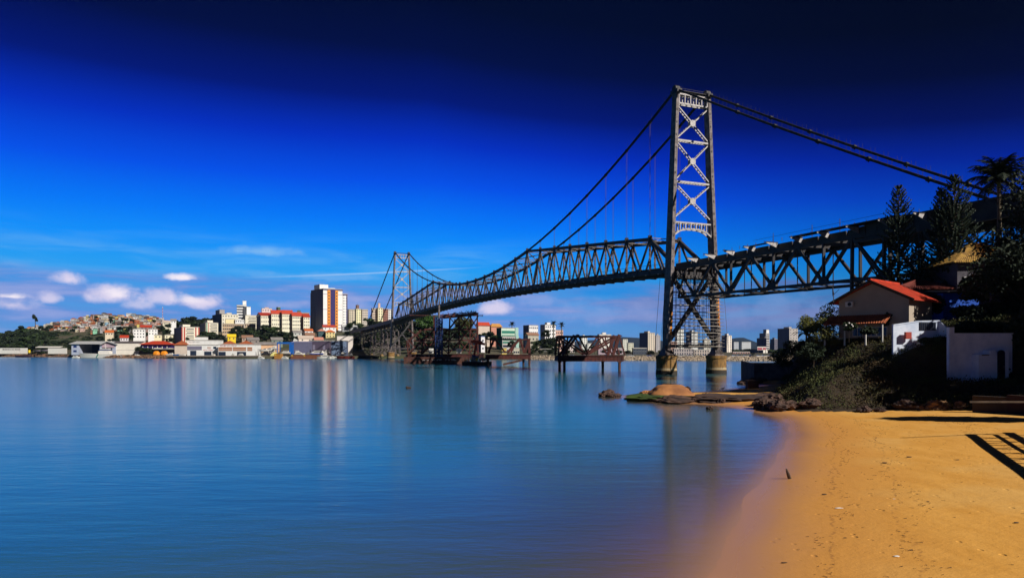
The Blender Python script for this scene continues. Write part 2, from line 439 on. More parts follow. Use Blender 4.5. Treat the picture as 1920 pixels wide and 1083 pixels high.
def water():
    angs = np.radians(np.concatenate([np.arange(-100, -2, 2.0), np.arange(-2, 56, .35), np.arange(56, 101, 2.0)]))
    rr = np.concatenate([np.arange(1.5, 12, .5), 12 * 1.012 ** np.arange(0, 250), 12 * 1.012 ** 250 * 1.12 ** np.arange(1, 48)])
    A, Rr = np.meshgrid(angs, rr)
    X = (Rr * np.sin(A)).ravel(); Y = (Rr * np.cos(A)).ravel()
    V = np.stack([X, Y, np.zeros_like(X)], 1)
    i = np.arange(V.shape[0]).reshape(A.shape)
    Q = np.stack([i[:-1, :-1].ravel(), i[:-1, 1:].ravel(), i[1:, 1:].ravel(), i[1:, :-1].ravel()], 1)
    near = np.hypot(X, Y) < 260
    d = np.full(len(X), 60.0)
    d[near] = -sdist(np.stack([X[near], Y[near]], 1), LAND)
    me = np_mesh('water', V, Q, [], smooth=True)
    a = me.attributes.new('offshore', 'FLOAT', 'POINT'); a.data.foreach_set('value', np.clip(d, -5, 60).astype(np.float32))
    m = bpy.data.materials.new('bay_water'); m.use_nodes = True
    t = m.node_tree; b = t.nodes['Principled BSDF']; k = NT(t)
    off = k.n('ShaderNodeAttribute', attribute_name='offshore').outputs['Fac']
    co = k.n('ShaderNodeTexCoord').outputs['Object']
    body = k.mix(k.smooth(off, 0, 22), (.070, .105, .095, 1), (.024, .135, .175, 1))
    body = k.mix(k.m('MULTIPLY', k.smooth(k.noise(k.scale(co, (.3, 1, 1)), .06, 4, .5), .4, .7), .35), body, (.006, .060, .13, 1))
    k.put(b.inputs['Base Color'], body)
    b.inputs['Roughness'].default_value = .15
    b.inputs['IOR'].default_value = 1.34
    bn = k.n('ShaderNodeBump'); bn.inputs['Distance'].default_value = .07
    gp = k.n('ShaderNodeNewGeometry').outputs['Position']; sp_ = k.n('ShaderNodeSeparateXYZ'); k.put(sp_.inputs[0], gp); cd_ = k.m('MAXIMUM', sp_.outputs[1], 0.0)
    k.put(bn.inputs['Strength'], k.m('DIVIDE', .42, k.m('ADD', 1.0, k.m('DIVIDE', cd_, 70.0))))
    wv = k.m('ADD', k.noise(k.scale(co, (.35, 1.0, 1)), 1.6, 3, .6), k.m('MULTIPLY', k.noise(k.scale(co, (.25, 1.0, 1)), .35, 2, .5), 2.0))
    k.put(bn.inputs['Height'], wv)
    t.links.new(bn.outputs[0], b.inputs['Normal'])
    # shallow water: clear, with the sky mirrored on top
    gl = k.n('ShaderNodeBsdfGlossy'); gl.inputs['Roughness'].default_value = .15; t.links.new(bn.outputs[0], gl.inputs['Normal'])
    gl.inputs['Color'].default_value = (1, 1, 1, 1)
    tr = k.n('ShaderNodeBsdfTransparent'); tr.inputs['Color'].default_value = (.94, .97, .98, 1)
    ge = k.n('ShaderNodeNewGeometry'); dt = k.n('ShaderNodeVectorMath', operation='DOT_PRODUCT'); t.links.new(ge.outputs['Incoming'], dt.inputs[0]); t.links.new(ge.outputs['Normal'], dt.inputs[1])
    fr = k.m('ADD', .02, k.m('MULTIPLY', .98, k.m('POWER', k.m('SUBTRACT', 1.0, k.m('ABSOLUTE', dt.outputs['Value'])), 5.0)))   # Schlick, alike from both sides
    sh = k.n('ShaderNodeMixShader'); k.put(sh.inputs[0], k.m('MULTIPLY', fr, k.smooth(off, -.3, 1.4))); t.links.new(tr.outputs[0], sh.inputs[1]); t.links.new(gl.outputs[0], sh.inputs[2])
    dep = k.m('SUBTRACT', 1.0, k.m('EXPONENT', k.m('MULTIPLY', k.m('MAXIMUM', off, 0.0), -.25)))
    fm = k.n('ShaderNodeMixShader'); k.put(fm.inputs[0], dep); t.links.new(sh.outputs[0], fm.inputs[1]); t.links.new(b.outputs[0], fm.inputs[2])
    t.links.new(fm.outputs[0], t.nodes['Material Output'].inputs['Surface'])
    me.materials.append(m)
    structure(link('water', me))


water()
# sea bed below the whole bay
bed = MB(); bed.add([(-9000, -200, -3.6), (9000, -200, -3.6), (9000, 12000, -3.6), (-9000, 12000, -3.6)], [(0, 1, 2, 3)])
structure(bed.build('seabed', mat('seabed_mud', (.03, .04, .04), 1, 0, .3, .01)))

# ---------------------------------------------------------------- far shore terrain
TC = [-700, 0, 60, 110, 160, 200, 250, 300, 340, 400, 450, 500, 560, 610, 660, 720, 760, 820, 880, 950, 1000, 1060, 1120, 1300, 1480, 2600]
YS = [760, 690, 675, 660, 600, 585, 570, 556, 545, 540, 536, 532, 530, 530, 530, 532, 534, 510, 490, 478, 470, 458, 450, 432, 422, 400]
Z1 = [5, 4, 6, 7, 5, 5, 6, 8, 8, 8, 9, 12, 15, 17, 20, 22, 24, 24, 20, 12, 9, 4, 3, 3, 3, 3]                # at Y 720
Z2 = [14, 14, 20, 24, 25, 26, 26, 25, 25, 28, 28, 35, 35, 36, 36, 38, 38, 34, 30, 22, 17, 10, 4, 3, 3, 3]    # at Y 860
Z3 = [20, 26, 38, 45, 52, 54, 54, 48, 44, 40, 40, 42, 42, 42, 42, 44, 40, 34, 30, 24, 18, 10, 4, 3, 3, 3]    # at Y 1050


def shore(px): return float(np.interp(px, TC, YS))


def terr(px, Y):
    y0 = shore(px)
    zz = [-4, 1.9, 2.3, np.interp(px, TC, Z1), np.interp(px, TC, Z2), np.interp(px, TC, Z3), np.interp(px, TC, Z3) * .4 + 1, 3, 3]
    return float(np.interp(Y, [y0 - 3, y0 + .5, y0 + 40, max(735, y0 + 50), 860, 1050, 1400, 1800, 9000], zz))


def far_land():
    pxs = list(range(-700, 2601, 15))
    ks = [-8, -3, .5, 6, 18, 40]
    yabs = [760, 800, 830, 860, 900, 940, 980, 1020, 1050, 1100, 1200, 1400, 1800, 2600, 4500, 9000]
    V, Q = [], []
    for px in pxs:
        y0 = shore(px)
        col_ = [y0 + k for k in ks] + [max(y, y0 + 45 + i) for i, y in enumerate(yabs)]
        for y in col_:
            x = (px - HX) / F * y
            z = terr(px, y)
            if y > y0 + 50: z += 1.2 * math.sin(x * .05) * math.cos(y * .043)
            V.append((x, y, z))
    n = len(ks) + len(yabs)
    for i in range(len(pxs) - 1):
        for j in range(n - 1):
            Q.append((i * n + j, (i + 1) * n + j, (i + 1) * n + j + 1, i * n + j + 1))
    m = mat('far_ground', (.05, .06, .025), .95, 0, .5, .02, c2=(.12, .09, .06))
    structure(link('terrain', np_mesh('terrain', V, Q, [m], smooth=True)))
    # blue mountains beyond the city
    mm = MB(); N = 90
    prof = [(900, 644), (1040, 640), (1110, 636), (1165, 629), (1210, 634), (1270, 641), (1340, 640), (1372, 632.5), (1393, 631.5), (1408, 636), (1425, 642), (1480, 640), (1560, 630), (1700, 620), (2000, 625)]
    rows = []
    for j, (Yd, sc_) in enumerate(((6200, 0.0), (6500, .55), (7000, 1.0), (7800, .5), (8600, 0))):
        for i in range(N):
            px = 900 + 1100 * i / (N - 1)
            py = np.interp(px, [p[0] for p in prof], [p[1] for p in prof]) + .7 * math.sin(px * .13)
            zt = (HY - py) / F * 7000
            mm.v.append(((px - HX) / F * Yd, Yd, zt * sc_ + (12 * math.sin(px * .2 + j) if sc_ == .55 else 0)))
    for j in range(4):
        for i in range(N - 1): mm.f.append((j * N + i, j * N + i + 1, (j + 1) * N + i + 1, (j + 1) * N + i)); mm.mi.append(0)
    structure(mm.build('mountains', mat('forest_slopes', (.010, .018, .020), .95, 0, .4, .003), smooth=True))


far_land()

# ---------------------------------------------------------------- the suspension bridge
C0, UX, VX = Vector((49.0, 189.0)), Vector((-.38, .925)).normalized(), Vector((.925, .38)).normalized()
PL = 12.55                                      # truss panel
SPAN = 27 * PL


def BP(t, wv, z): return Vector((C0.x + UX.x * t + VX.x * wv, C0.y + UX.y * t + VX.y * wv, z))


U3, V3 = Vector((UX.x, UX.y, 0)), Vector((VX.x, VX.y, 0))
bridge = thing('suspension_bridge', 'long grey steel suspension bridge with eyebar chains crossing the bay between two lattice towers', 'bridge')


def zdeck(t):
    if 0 <= t <= SPAN: return 28 + 4 * (1 - ((t - SPAN / 2) / (SPAN / 2)) ** 2)
    if t > SPAN: return 28 - (t - SPAN) * .022
    return 28


def zchain(t): return 40.3 + .001277 * (t - SPAN / 2) ** 2


def spread(z): return 8.2 + (5.07 - 8.2) * (z - 5) / (78 - 5) if z < 78 else 5.07


def tower(t0, sgn):
    root = MB()
    def P(a, wv, z): return BP(t0 + a, wv, z)
    # horizontal struts and laced diagonals
    lv = [72.7, 63.1, 51.9, 41.6]
    for z in lv[1:3]:
        s = spread(z) - .4
        for a in (-.5, .5): root.beam(P(a, -s, z), P(a, s, z), .2, .5, k=2)
        for i in range(12):
            root.beam(P(-.5, -s + 2 * s * i / 12, z), P(.5, -s + 2 * s * (i + 1) / 12, z), .1, .12)
    for i in range(3):
        z1, z0 = lv[i] - .4, lv[i + 1] + .4
        s1, s0 = spread(z1) - .5, spread(z0) - .5
        zc = (z1 * s0 + z0 * s1) / (s1 + s0)
        for a, b in ((-1, 1), (1, -1)):
            for o in (-.45, .45):
                root.beam(P(o, a * s1, z1), P(o, b * s0, z0), .12, .30, k=2)
            p, q = P(0, a * s1, z1), P(0, b * s0, z0)
            for k in range(14):
                c = p.lerp(q, (k + .5) / 14)
                root.beam(c - U3 * .45, c + U3 * .45, .12, .3)
        c = P(-.56, 0, zc)
        root.prism([c + V3 * (math.cos(R(22.5 + 45 * k)) * .95) + Vector((0, 0, math.sin(R(22.5 + 45 * k)) * .95)) for k in range(8)], U3 * 1.12, 2)
    # dark braces below the deck
    for z0, z1 in ((9.0, 26.6),):
        s1, s0 = spread(z1) - .6, spread(z0) - .6
        for a, b in ((-1, 1), (1, -1)):
            root.beam(P(0, a * s1, z1), P(0, b * s0, z0), .9, 1.0, k=1)
        s = spread(7.4)
        root.beam(P(0, -s, 7.6), P(0, s, 7.6), .8, .8, k=1)
        root.beam(P(0, -spread(27) + .5, 26.6), P(0, spread(27) - .5, 26.6), 1.2, 1.6, k=1)
    tw = root.build('tower', [STEEL, STEELD, STEELP], bridge)
    for sd in (-1, 1):
        L = MB()
        prev = None
        zs = [5.6, 7.6, 11, 27, 41, 52, 63, 75.9]
        aa = [1.0, 2.3, 2.9, 2.8, 2.6, 2.4, 2.2, 2.0]
        bb = [.8, 1.05, 1.1, 1.05, 1.0, .95, .92, .88]
        for i in range(7):
            L.beam(P(0, sd * spread(zs[i]), zs[i]), P(0, sd * spread(zs[i + 1]), zs[i + 1]), aa[i], bb[i], ref=(VX.x, VX.y, 0), a2=aa[i + 1], b2=bb[i + 1])
        for z in np.arange(13, 76, 3.4):        # splice plates and hand holes
            s = spread(z); a = float(np.interp(z, zs, aa)); b = float(np.interp(z, zs, bb))
            L.beam(P(-a / 2 - .03, sd * s - .1, z), P(-a / 2 - .03, sd * s - .1, z + .5), .34, .06, k=1, ref=(UX.x, UX.y, 0))
            L.beam(P(0, sd * s, z + 1.6), P(0, sd * s, z + 1.68), a + .05, b + .05, ref=(VX.x, VX.y, 0))
        leg = L.build('tower_leg', [STEEL, STEELD], tw)
        sh = MB()                               # ribbed shoe on the pier and the saddle on top
        c = P(0, sd * spread(5), 5)
        sh.box(-1.7, -1.7, 0, 1.7, 1.7, .4)
        for k in range(-3, 4):
            sh.prism([(k * .42 - .06, -1.6, .4), (k * .42 - .06, 1.6, .4), (k * .42 * .6 - .06, .45, 2.3), (k * .42 * .6 - .06, -.45, 2.3)], (.12, 0, 0))
        sh.box(-.9, -.6, 2.0, .9, .6, 2.7)
        sh.build('tower_shoe', STEEL, leg, c, math.atan2(VX.y, VX.x))
        sd_ = MB()
        sd_.beam(P(-1.6, sd * 5.07, 76.1), P(1.6, sd * 5.07, 76.1), 1.5, .9)
        sd_.tube(P(0, sd * 5.07 - .7, 76.9), P(0, sd * 5.07 + .7, 76.9), .9, n=10)
        sd_.build('chain_saddle', STEELD, leg)
        if t0 == 0:
            pr = MB()
            z0, z1 = (13, 21.5) if sd > 0 else (10.5, 17)
            a0 = 2.7
            pr.beam(P(-a0 / 2 - .09, sd * spread(z0) - (0 if sd > 0 else -.15), z0), P(-a0 / 2 - .09, sd * spread(z1) - (0 if sd > 0 else -.15), z1), 1.0 if sd > 0 else .6, .05, ref=(UX.x, UX.y, 0))
            tag(pr.build('primer_panel', ORANGE, leg), 'fresh orange primer on the lower leg')
    for zt, zb_, n, nm in ((75.5, 73.0, 5, 'portal_beam'), (40.9, 38.4, 7, 'portal_beam')):
        B = MB(); s = spread(zt) - .6
        for a in (-.6, .6):
            B.beam(P(a, -s, zt), P(a, s, zt), .25, .42)
            if n == 5: B.beam(P(a, -s, zb_), P(a, s, zb_), .25, .42)
            else:
                pts = [P(a, s * x, zb_ + .9 - 1.8 * abs(x) ** 3) for x in np.linspace(-1, 1, 9)]
                for p, q in zip(pts, pts[1:]): B.beam(p, q, .25, .42)
            for i in range(n + 1):
                x = -1 + 2 * i / n
                lo = zb_ if n == 5 else zb_ + .9 - 1.8 * abs(x) ** 3
                B.beam(P(a, s * x, lo), P(a, s * x, zt), .42, .25, ref=(VX.x, VX.y, 0))
        for i in range(n + 1):
            x = -1 + 2 * i / n
            B.beam(P(-.6, s * x, zt), P(.6, s * x, zt), .3, .3)
        B.build(nm, STEELP, tw)
    # service platform with a rail on the tower top
    tp = MB()
    for a in (-.9, .9):
        tp.beam(P(a, -5.4, 76.9), P(a, 5.4, 76.9), .05, .05)
        for i in range(9): tp.beam(P(a, -5.4 + 1.35 * i, 76.6), P(a, -5.4 + 1.35 * i, 76.9), .05, .05)
    tp.beam(P(0, -5.1, 76.4), P(0, 5.1, 76.4), 1.7, .12)
    tp.build('tower_top_walkway', STEELD, tw)
    for sd in (-1, 1):
        pi = MB(); s = spread(5)
        prof = [(-3.5, 2.9), (.0, 2.85), (1.3, 2.78), (1.32, 2.72), (4.2, 2.7), (4.25, 2.88), (5.0, 2.88)]
        c = P(0, sd * s, 0); n = 36
        for z, r in prof: pi.v += [(r * math.cos(2 * math.pi * i / n), r * math.sin(2 * math.pi * i / n), z) for i in range(n)]
        for j in range(len(prof) - 1):
            for i in range(n): pi.f.append((j * n + i, j * n + (i + 1) % n, (j + 1) * n + (i + 1) % n, (j + 1) * n + i)); pi.mi.append(0)
        pi.f.append(tuple(range(6 * n, 7 * n))); pi.mi.append(0)
        pi.build('pier', PIERM, bridge, c)


def pier_material():
    m = bpy.data.materials.new('tide_stained_concrete'); m.use_nodes = True
    t = m.node_tree; b = t.nodes['Principled BSDF']; k = NT(t)
    co = k.n('ShaderNodeTexCoord').outputs['Object']
    sp = k.n('ShaderNodeSeparateXYZ'); k.put(sp.inputs[0], co); z = sp.outputs[2]
    st = k.noise(k.scale(co, (1.6, 1.6, .35)), 1.2, 6, .65)
    c = k.mix(k.smooth(st, .35, .65), (.32, .17, .045, 1), (.12, .07, .03, 1))
    zz = k.m('ADD', z, k.m('MULTIPLY', k.m('SUBTRACT', st, .5), .5))
    c = k.mix(k.m('MULTIPLY', k.m('MULTIPLY', k.smooth(zz, 1.0, 1.25), k.m('SUBTRACT', 1.0, k.smooth(zz, 1.5, 1.9))), .4), c, (.70, .62, .42, 1))
    c = k.mix(k.m('SUBTRACT', 1.0, k.smooth(zz, .85, 1.15)), c, (.035, .028, .02, 1))
    k.put(b.inputs['Base Color'], c); b.inputs['Roughness'].default_value = .9
    return m


PIERM = pier_material()
tower(0, -1)
tower(SPAN, 1)

CHAINM = mat('dark_chain_steel', (.030, .026, .026), .7, 0, .4, .5)
# ---- chains: four parallel eyebars as one deep band per panel, with pin plates
for sd in (-1, 1):
    ch = MB(); wv = sd * 5.07
    pts = [BP(-97, wv, 23.0)]
    for i in range(7, 0, -1): pts.append(BP(-97 * i / 8, wv, 23.0 + (76.9 - 23.0) * (1 - i / 8) - .7 * math.sin(math.pi * i / 8)))
    pts += [BP(0, wv, 76.9)]
    main = [BP(i * PL, wv, zchain(i * PL)) for i in range(1, 27)]
    pts += main + [BP(SPAN, wv, 76.9)]
    for i in range(1, 10): pts.append(BP(SPAN + 12 * i, wv, 76.9 - i * 5.45))
    for p, q in zip(pts, pts[1:]):
        for o in (-.24, -.08, .08, .24):
            ch.beam(p + V3 * o, q + V3 * o, .08, .46)
    for p in pts:
        ch.tube(p - V3 * .35, p + V3 * .35, .42, n=10)
        ch.beam(p + Vector((0, 0, -.6)), p + Vector((0, 0, .5)), .2, .2)
    # walkway stanchions above the chain
    for p, q in zip(pts, pts[1:]):
        L = (q - p).length
        if L < 2: continue
        for k in range(int(L / 3.1)):
            c = p.lerp(q, (k + .5) / int(L / 3.1))
            for o in (-.5, .5): ch.beam(c + V3 * o, c + V3 * (o * 1.3) + Vector((0, 0, 1.2)), .035, .035)
    ch.build('eyebar_chain', CHAINM, bridge)

# ---- hangers
for sd in (-1, 1):
    for i in list(range(1, 8)) + list(range(20, 27)):
        t = i * PL; zt = 38.2 + (46.3 - 38.2) * (min(i, 27 - i) - 1) / 7
        h = MB()
        for o in (-.22, .22): h.tube(BP(t + o, sd * 5.07, zt), BP(t + o, sd * 5.07, zchain(t)), .04, n=5)
        h.build('hanger', LILAC, bridge)


def ztop(i):
    j = min(i, 27 - i)
    if j >= 8: return zchain(i * PL)
    return 38.2 + (46.3 - 38.2) * (j - 1) / 7


# ---- stiffening trusses of the main span
for sd in (-1, 1):
    tr = MB(); wv = sd * 5.07
    for i in range(1, 26): tr.beam(BP(i * PL, wv, ztop(i)), BP((i + 1) * PL, wv, ztop(i + 1)), .75, .95)
    tr.beam(BP(2.0, wv, 30.5), BP(PL, wv, ztop(1)), .75, .95); tr.beam(BP(SPAN - 2, wv, 30.5), BP(SPAN - PL, wv, ztop(26)), .75, .95)
    for i in range(27):
        a, b = i * PL, (i + 1) * PL; m_ = (a + b) / 2
        tr.beam(BP(a, wv, zdeck(a)), BP(m_, wv, zdeck(m_)), .8, 1.1); tr.beam(BP(m_, wv, zdeck(m_)), BP(b, wv, zdeck(b)), .8, 1.1)
        if i >= 1: tr.beam(BP(a, wv, ztop(i)), BP(m_, wv, zdeck(m_)), .42, .55)
        if i <= 25: tr.beam(BP(b, wv, ztop(i + 1)), BP(m_, wv, zdeck(m_)), .42, .55)
        if i >= 1:
            for o in (-.28, .28): tr.beam(BP(a + o, wv, zdeck(a)), BP(a + o, wv, ztop(i)), .1, .3, k=1)
            for q in range(8):
                z0 = zdeck(a) + (ztop(i) - zdeck(a)) * q / 8; z1 = zdeck(a) + (ztop(i) - zdeck(a)) * (q + 1) / 8
                tr.beam(BP(a - .28 * (-1) ** q, wv, z0), BP(a + .28 * (-1) ** q, wv, z1), .08, .08, k=1)
            tr.box(*(BP(a, wv, ztop(i)) - Vector((.5, .5, .6))), *(BP(a, wv, ztop(i)) + Vector((.5, .5, 1.1))))
            for z in (zdeck(m_),): tr.beam(BP(m_ - 1.0, wv, z + .9), BP(m_ + 1.0, wv, z + .9), .3, 1.0)
    tr.build('stiffening_truss', [STEELD, STEEL], bridge)
lat = MB()
for i in range(1, 27):
    t, z = i * PL, ztop(i)
    for o in (-.5, .5): lat.beam(BP(t, -5, z + o * .9), BP(t, 5, z + o * .9), .22, .22, k=1)
    for q in range(6): lat.beam(BP(t, -5 + q * 10 / 6, z + .45 * (-1) ** q), BP(t, -5 + (q + 1) * 10 / 6, z - .45 * (-1) ** q), .1, .1, k=1)
    if i < 26:
        t2, z2 = t + PL, ztop(i + 1); c = BP(t + PL / 2, 0, (z + z2) / 2)
        for a in (-5, 5):
            lat.beam(BP(t, a, z), c, .22, .3, k=1); lat.beam(c, BP(t2, a, z2), .22, .3, k=1)
        lat.box(*(c - Vector((.8, .8, .15))), *(c + Vector((.8, .8, .15))))
lat.build('top_lateral_bracing', [STEELD, STEEL], bridge)

# ---- roadway
dk = MB(); N = 54
for i in range(N):
    a, b = SPAN * i / N, SPAN * (i + 1) / N
    dk.beam(BP(a, -5.6, zdeck(a) - .1), BP(a, 5.6, zdeck(a) - .1), .4, 1.5)
    for wv in (-3.6, -1.2, 1.2, 3.6): dk.beam(BP(a, wv, zdeck(a) + .5), BP(b, wv, zdeck(b) + .5), .3, .8)
    dk.beam(BP(a, 0, zdeck(a) + 1.05), BP(b, 0, zdeck(b) + 1.05), 9.2, .25)
    dk.beam(BP(a, -4.9, zdeck(a) - .4), BP(b, 4.9, zdeck(b) - .4), .3, .3)
    for sd in (-1, 1):
        dk.box(*(BP(a + 1.5, sd * 5.5, zdeck(a) - .55) - Vector((.2, .2, .12))), *(BP(a + 1.5, sd * 5.5, zdeck(a) - .55) + Vector((.2, .2, .12))), k=1)
        dk.beam(BP(a, sd * 4.6, zdeck(a) + 2.2), BP(b, sd * 4.6, zdeck(b) + 2.2), .07, .09)
        for q in range(3): dk.beam(BP(a + q * 2.1, sd * 4.6, zdeck(a) + 1.1), BP(a + q * 2.1, sd * 4.6, zdeck(a) + 2.2), .07, .07)
dk.build('main_deck', [STEELD, STEELP], bridge)

# ---- landward side span (towards the camera, to the right)
ZL, ZT = 20.7, 28.3
EDGE = 80.0
for sd in (-1, 1):
    tr = MB(); wv = sd * 5.07
    nb = [1, 8, 22, 36, 50, 64, 78]; ntp = [1, 15, 29, 43, 57, 71, 79]
    def zl(x): return ZL - .012 * x
    for a, b in zip(nb, nb[1:]): tr.beam(BP(-a, wv, zl(a)), BP(-b, wv, zl(b)), .55, .6)
    for a in nb[1:]:
        tr.beam(BP(-a, wv, zl(a)), BP(-a, wv, ZT), .55, .5)
        tr.prism([BP(-a + 1.2, wv - .35, zl(a) - .35), BP(-a - 1.2, wv - .35, zl(a) - .35), BP(-a - .9, wv - .35, zl(a) + 1.15), BP(-a + .9, wv - .35, zl(a) + 1.15)], V3 * .7)
        if a < 70: tr.beam(BP(-a, wv, zl(a)), BP(-a - 7, wv, ZT), .5, .6)
        tr.beam(BP(-a, wv, zl(a)), BP(-a + 7, wv, ZT), .5, .6)
    for a in (15, 29, 43, 57, 71): tr.tube(BP(-a, wv, zl(a)), BP(-a, wv, ZT), .12)
    tr.beam(BP(-1, wv, zl(0)), BP(-4.5, wv, ZT), .4, .5)
    tr.beam(BP(0, wv, ZT), BP(-EDGE, wv, ZT), .6, .6)
    tr.build('side_span_truss', STEELD, bridge)
sg = MB()
for i in range(12):
    t = -1 - 7 * i
    sg.beam(BP(t, -5.2, ZT + .7), BP(t, 5.2, ZT + .7), .3, 1.0)
    if i < 11:
        for a, b in ((-5, 5), (5, -5)):
            sg.beam(BP(t, a, ZL - .012 * (-t)), BP(t - 7, b * (1 if i % 2 else -1), ZL - .012 * (7 - t)), .16, .16)
        sg.beam(BP(t, -5, ZL - .2), BP(t, 5, ZL - .2), .3, .3)
for wv in (-4.6, -2.3, 0, 2.3, 4.6): sg.beam(BP(0, wv, ZT + .9), BP(-EDGE, wv, ZT + .9), .3, .7)
for sd in (-1, 1):
    for i in range(11): sg.beam(BP(-7 * i, sd * 5.1, ZT + .9), BP(-7 * i - 6.6, sd * 5.1, ZT + .9), .3, 1.2)
for p in range(26):                            # stanchions left from the stripped footway
    sg.beam(BP(-9 - p * 2.7, -5.2, ZT + 2), BP(-9 - p * 2.7, -5.2, ZT + 2.8), .09, .09)
for a in (36.5, 47.5, 54.5): sg.beam(BP(-a, -5.6, ZT + 1.5), BP(-a, -5.6, ZT + 4.0), .1, .1)
sg.beam(BP(-30, -5.4, ZT + 3.3), BP(-70, -5.4, ZT + 3.3), .05, .05)
sg.build('side_span_floor', STEELD, bridge)
for i in range(11):
    for sd in (-1, 1):
        t = -9.5 - 7 * i; b = MB(); y0 = sd * 5.3
        z = ZT + 1.75
        b.prism([BP(t, y0, z), BP(t, y0 + sd * 3.3, z), BP(t, y0 + sd * 3.3, z - .18), BP(t, y0, z - 1.25)], U3 * -.12, 0)
        b.beam(BP(t, y0, z + .05), BP(t, y0 + sd * 3.35, z + .05), .45, .12, k=1)
        for q in (.9, 1.9): b.beam(BP(t + .1, y0 + sd * q, z - 1.25 + q * .33), BP(t + .1, y0 + sd * q, z), .1, .14, k=1, ref=(VX.x, VX.y, 0))
        b.build('footway_bracket', [STEELP, STEELD], bridge)

# plates of the footway still in place on part of the side span
fp = MB()
fp.beam(BP(-44, -6.8, ZT + 1.95), BP(-68, -6.8, ZT + 1.95), 2.2, .12)
fp.beam(BP(-28, -6.4, ZT + 1.9), BP(-37, -6.4, ZT + 1.9), 1.2, .1)
fp.build('footway_plating', STEELD, bridge)


def bent(t, z1, z0, w0, w1, m, lev=3, thick=.6, name='trestle_bent', dt=0.0):
    b = MB()
    for sd in (-1, 1):
        for o in ((-dt, dt) if dt else (0,)):
            b.beam(BP(t + o * .35, sd * w1, z1), BP(t + o, sd * w0, z0), thick, thick)
    for j in range(lev):
        f0, f1 = j / lev, (j + 1) / lev
        za, zb_ = z0 + (z1 - z0) * f0, z0 + (z1 - z0) * f1; wa, wb = w0 + (w1 - w0) * f0, w0 + (w1 - w0) * f1
        for o in ((-1, 1) if dt else (0,)):
            oa, ob = o * (dt + (dt * .35 - dt) * f0), o * (dt + (dt * .35 - dt) * f1)
            b.beam(BP(t + oa, -wa, za), BP(t + ob, wb, zb_), thick * .4, thick * .4); b.beam(BP(t + oa, wa, za), BP(t + ob, -wb, zb_), thick * .4, thick * .4)
            b.beam(BP(t + ob, -wb, zb_), BP(t + ob, wb, zb_), thick * .5, thick * .5)
        if dt:
            for sd in (-1, 1):
                oa, ob = dt + (dt * .35 - dt) * f0, dt + (dt * .35 - dt) * f1
                b.beam(BP(t - oa, sd * wa, za), BP(t + ob, sd * wb, zb_), thick * .35, thick * .35); b.beam(BP(t + oa, sd * wa, za), BP(t - ob, sd * wb, zb_), thick * .35, thick * .35)
                b.beam(BP(t - ob, sd * wb, zb_), BP(t + ob, sd * wb, zb_), thick * .4, thick * .4)
    b.build(name, m, bridge)


bent(-57, ZT, 6.5, 5.4, 5.07, STEELD, 2, .55)
bent(-78, ZT, 8, 5.6, 5.07, STEELD, 3, .7)
bent(-98, ZT, 8, 5.8, 5.07, STEELD, 2, .8)
# approach viaduct plate girders, right
ag = MB()
for wv in (-5.07, 5.07):
    for i in range(13):
        a, b_ = -60 - 5 * i, -65 - 5 * i
        ag.beam(BP(a, wv, 28.9), BP(b_, wv, 28.9), .25, 2.7)
        ag.beam(BP(a, wv - .25, 27.7), BP(a, wv - .25, 30.1), .3, .12)
    ag.beam(BP(-58, wv, 27.4), BP(-125, wv, 27.4), 1.0, .5); ag.beam(BP(-58, wv, 30.4), BP(-125, wv, 30.4), .8, .3)
ag.beam(BP(-58, 0, 30.0), BP(-125, 0, 30.0), 9.8, .3)
ag.build('approach_girder', STEELD, bridge)
# far approach viaduct
fg = MB()
for i in range(14):
    a, b_ = SPAN + 14 * i, SPAN + 14 * (i + 1)
    for wv in (-5.0, 5.0):
        fg.beam(BP(a, wv, zdeck(a)), BP(b_, wv, zdeck(b_)), .5, 2.6)
        fg.beam(BP(a, wv, zdeck(a) - 5.2), BP(b_, wv, zdeck(b_) - 5.2), .5, .5)
        fg.beam(BP(a, wv, zdeck(a)), BP((a + b_) / 2, wv, zdeck(a) - 5.2), .4, .4); fg.beam(BP(b_, wv, zdeck(b_)), BP((a + b_) / 2, wv, zdeck(a) - 5.2), .4, .4)
    fg.beam(BP(a, 0, zdeck(a) + 1.3), BP(b_, 0, zdeck(b_) + 1.3), 10.5, .3)
fg.build('approach_girder', STEELD, bridge)
for t in (372, 386, 412, 428, 462, 478, 505):
    bent(t, zdeck(t) - 5, 2.5, 6.2, 5.0, STEEL, 3, .42, dt=2.2)
for t in (345, 379, 420, 470):
    for sd in (-1, 1):
        ab = MB(); c = BP(t, sd * 6.2, 0); ab.tube((c.x, c.y, -2), (c.x, c.y, 3.4), 2.2 if t < 350 else 1.6, 2.0 if t < 350 else 1.4, n=14); ab.build('pier_base', CONC, bridge)

# ---- scaffold hung inside the near tower, below the deck
sc_ = thing('scaffolding', 'tall tube scaffold with plank floors filling the near bridge tower below its deck', 'scaffold', BP(0, 0, 6))
org = BP(0, 0, 6)
tb = MB()
def SP(a, wv, z): return BP(a, wv, z) - org
for a in (-2.3, 2.3):
    for i in range(10):
        wv = -7.0 + 14.0 * i / 9
        tb.beam(SP(a, wv, 6.6 if i % 2 else 7.6), SP(a, wv * .93, 26.4 + (i % 3) * .5), .11, .11)
    for j in range(21):
        z = 7.4 + j * .95
        s = spread(z) - 1.0
        tb.beam(SP(a, -s - (1.6 if a < 0 and j % 2 else 0), z), SP(a, s + (2.2 if a < 0 else 0), z), .09, .11)
for wv in (-10.2, 10.2):
    for a in (-2.6, 0, 2.6): tb.beam(SP(a, wv, 6), SP(a, wv * .82, 27), .08, .08)
tb.build('scaffold_tubes', TUBE, sc_)
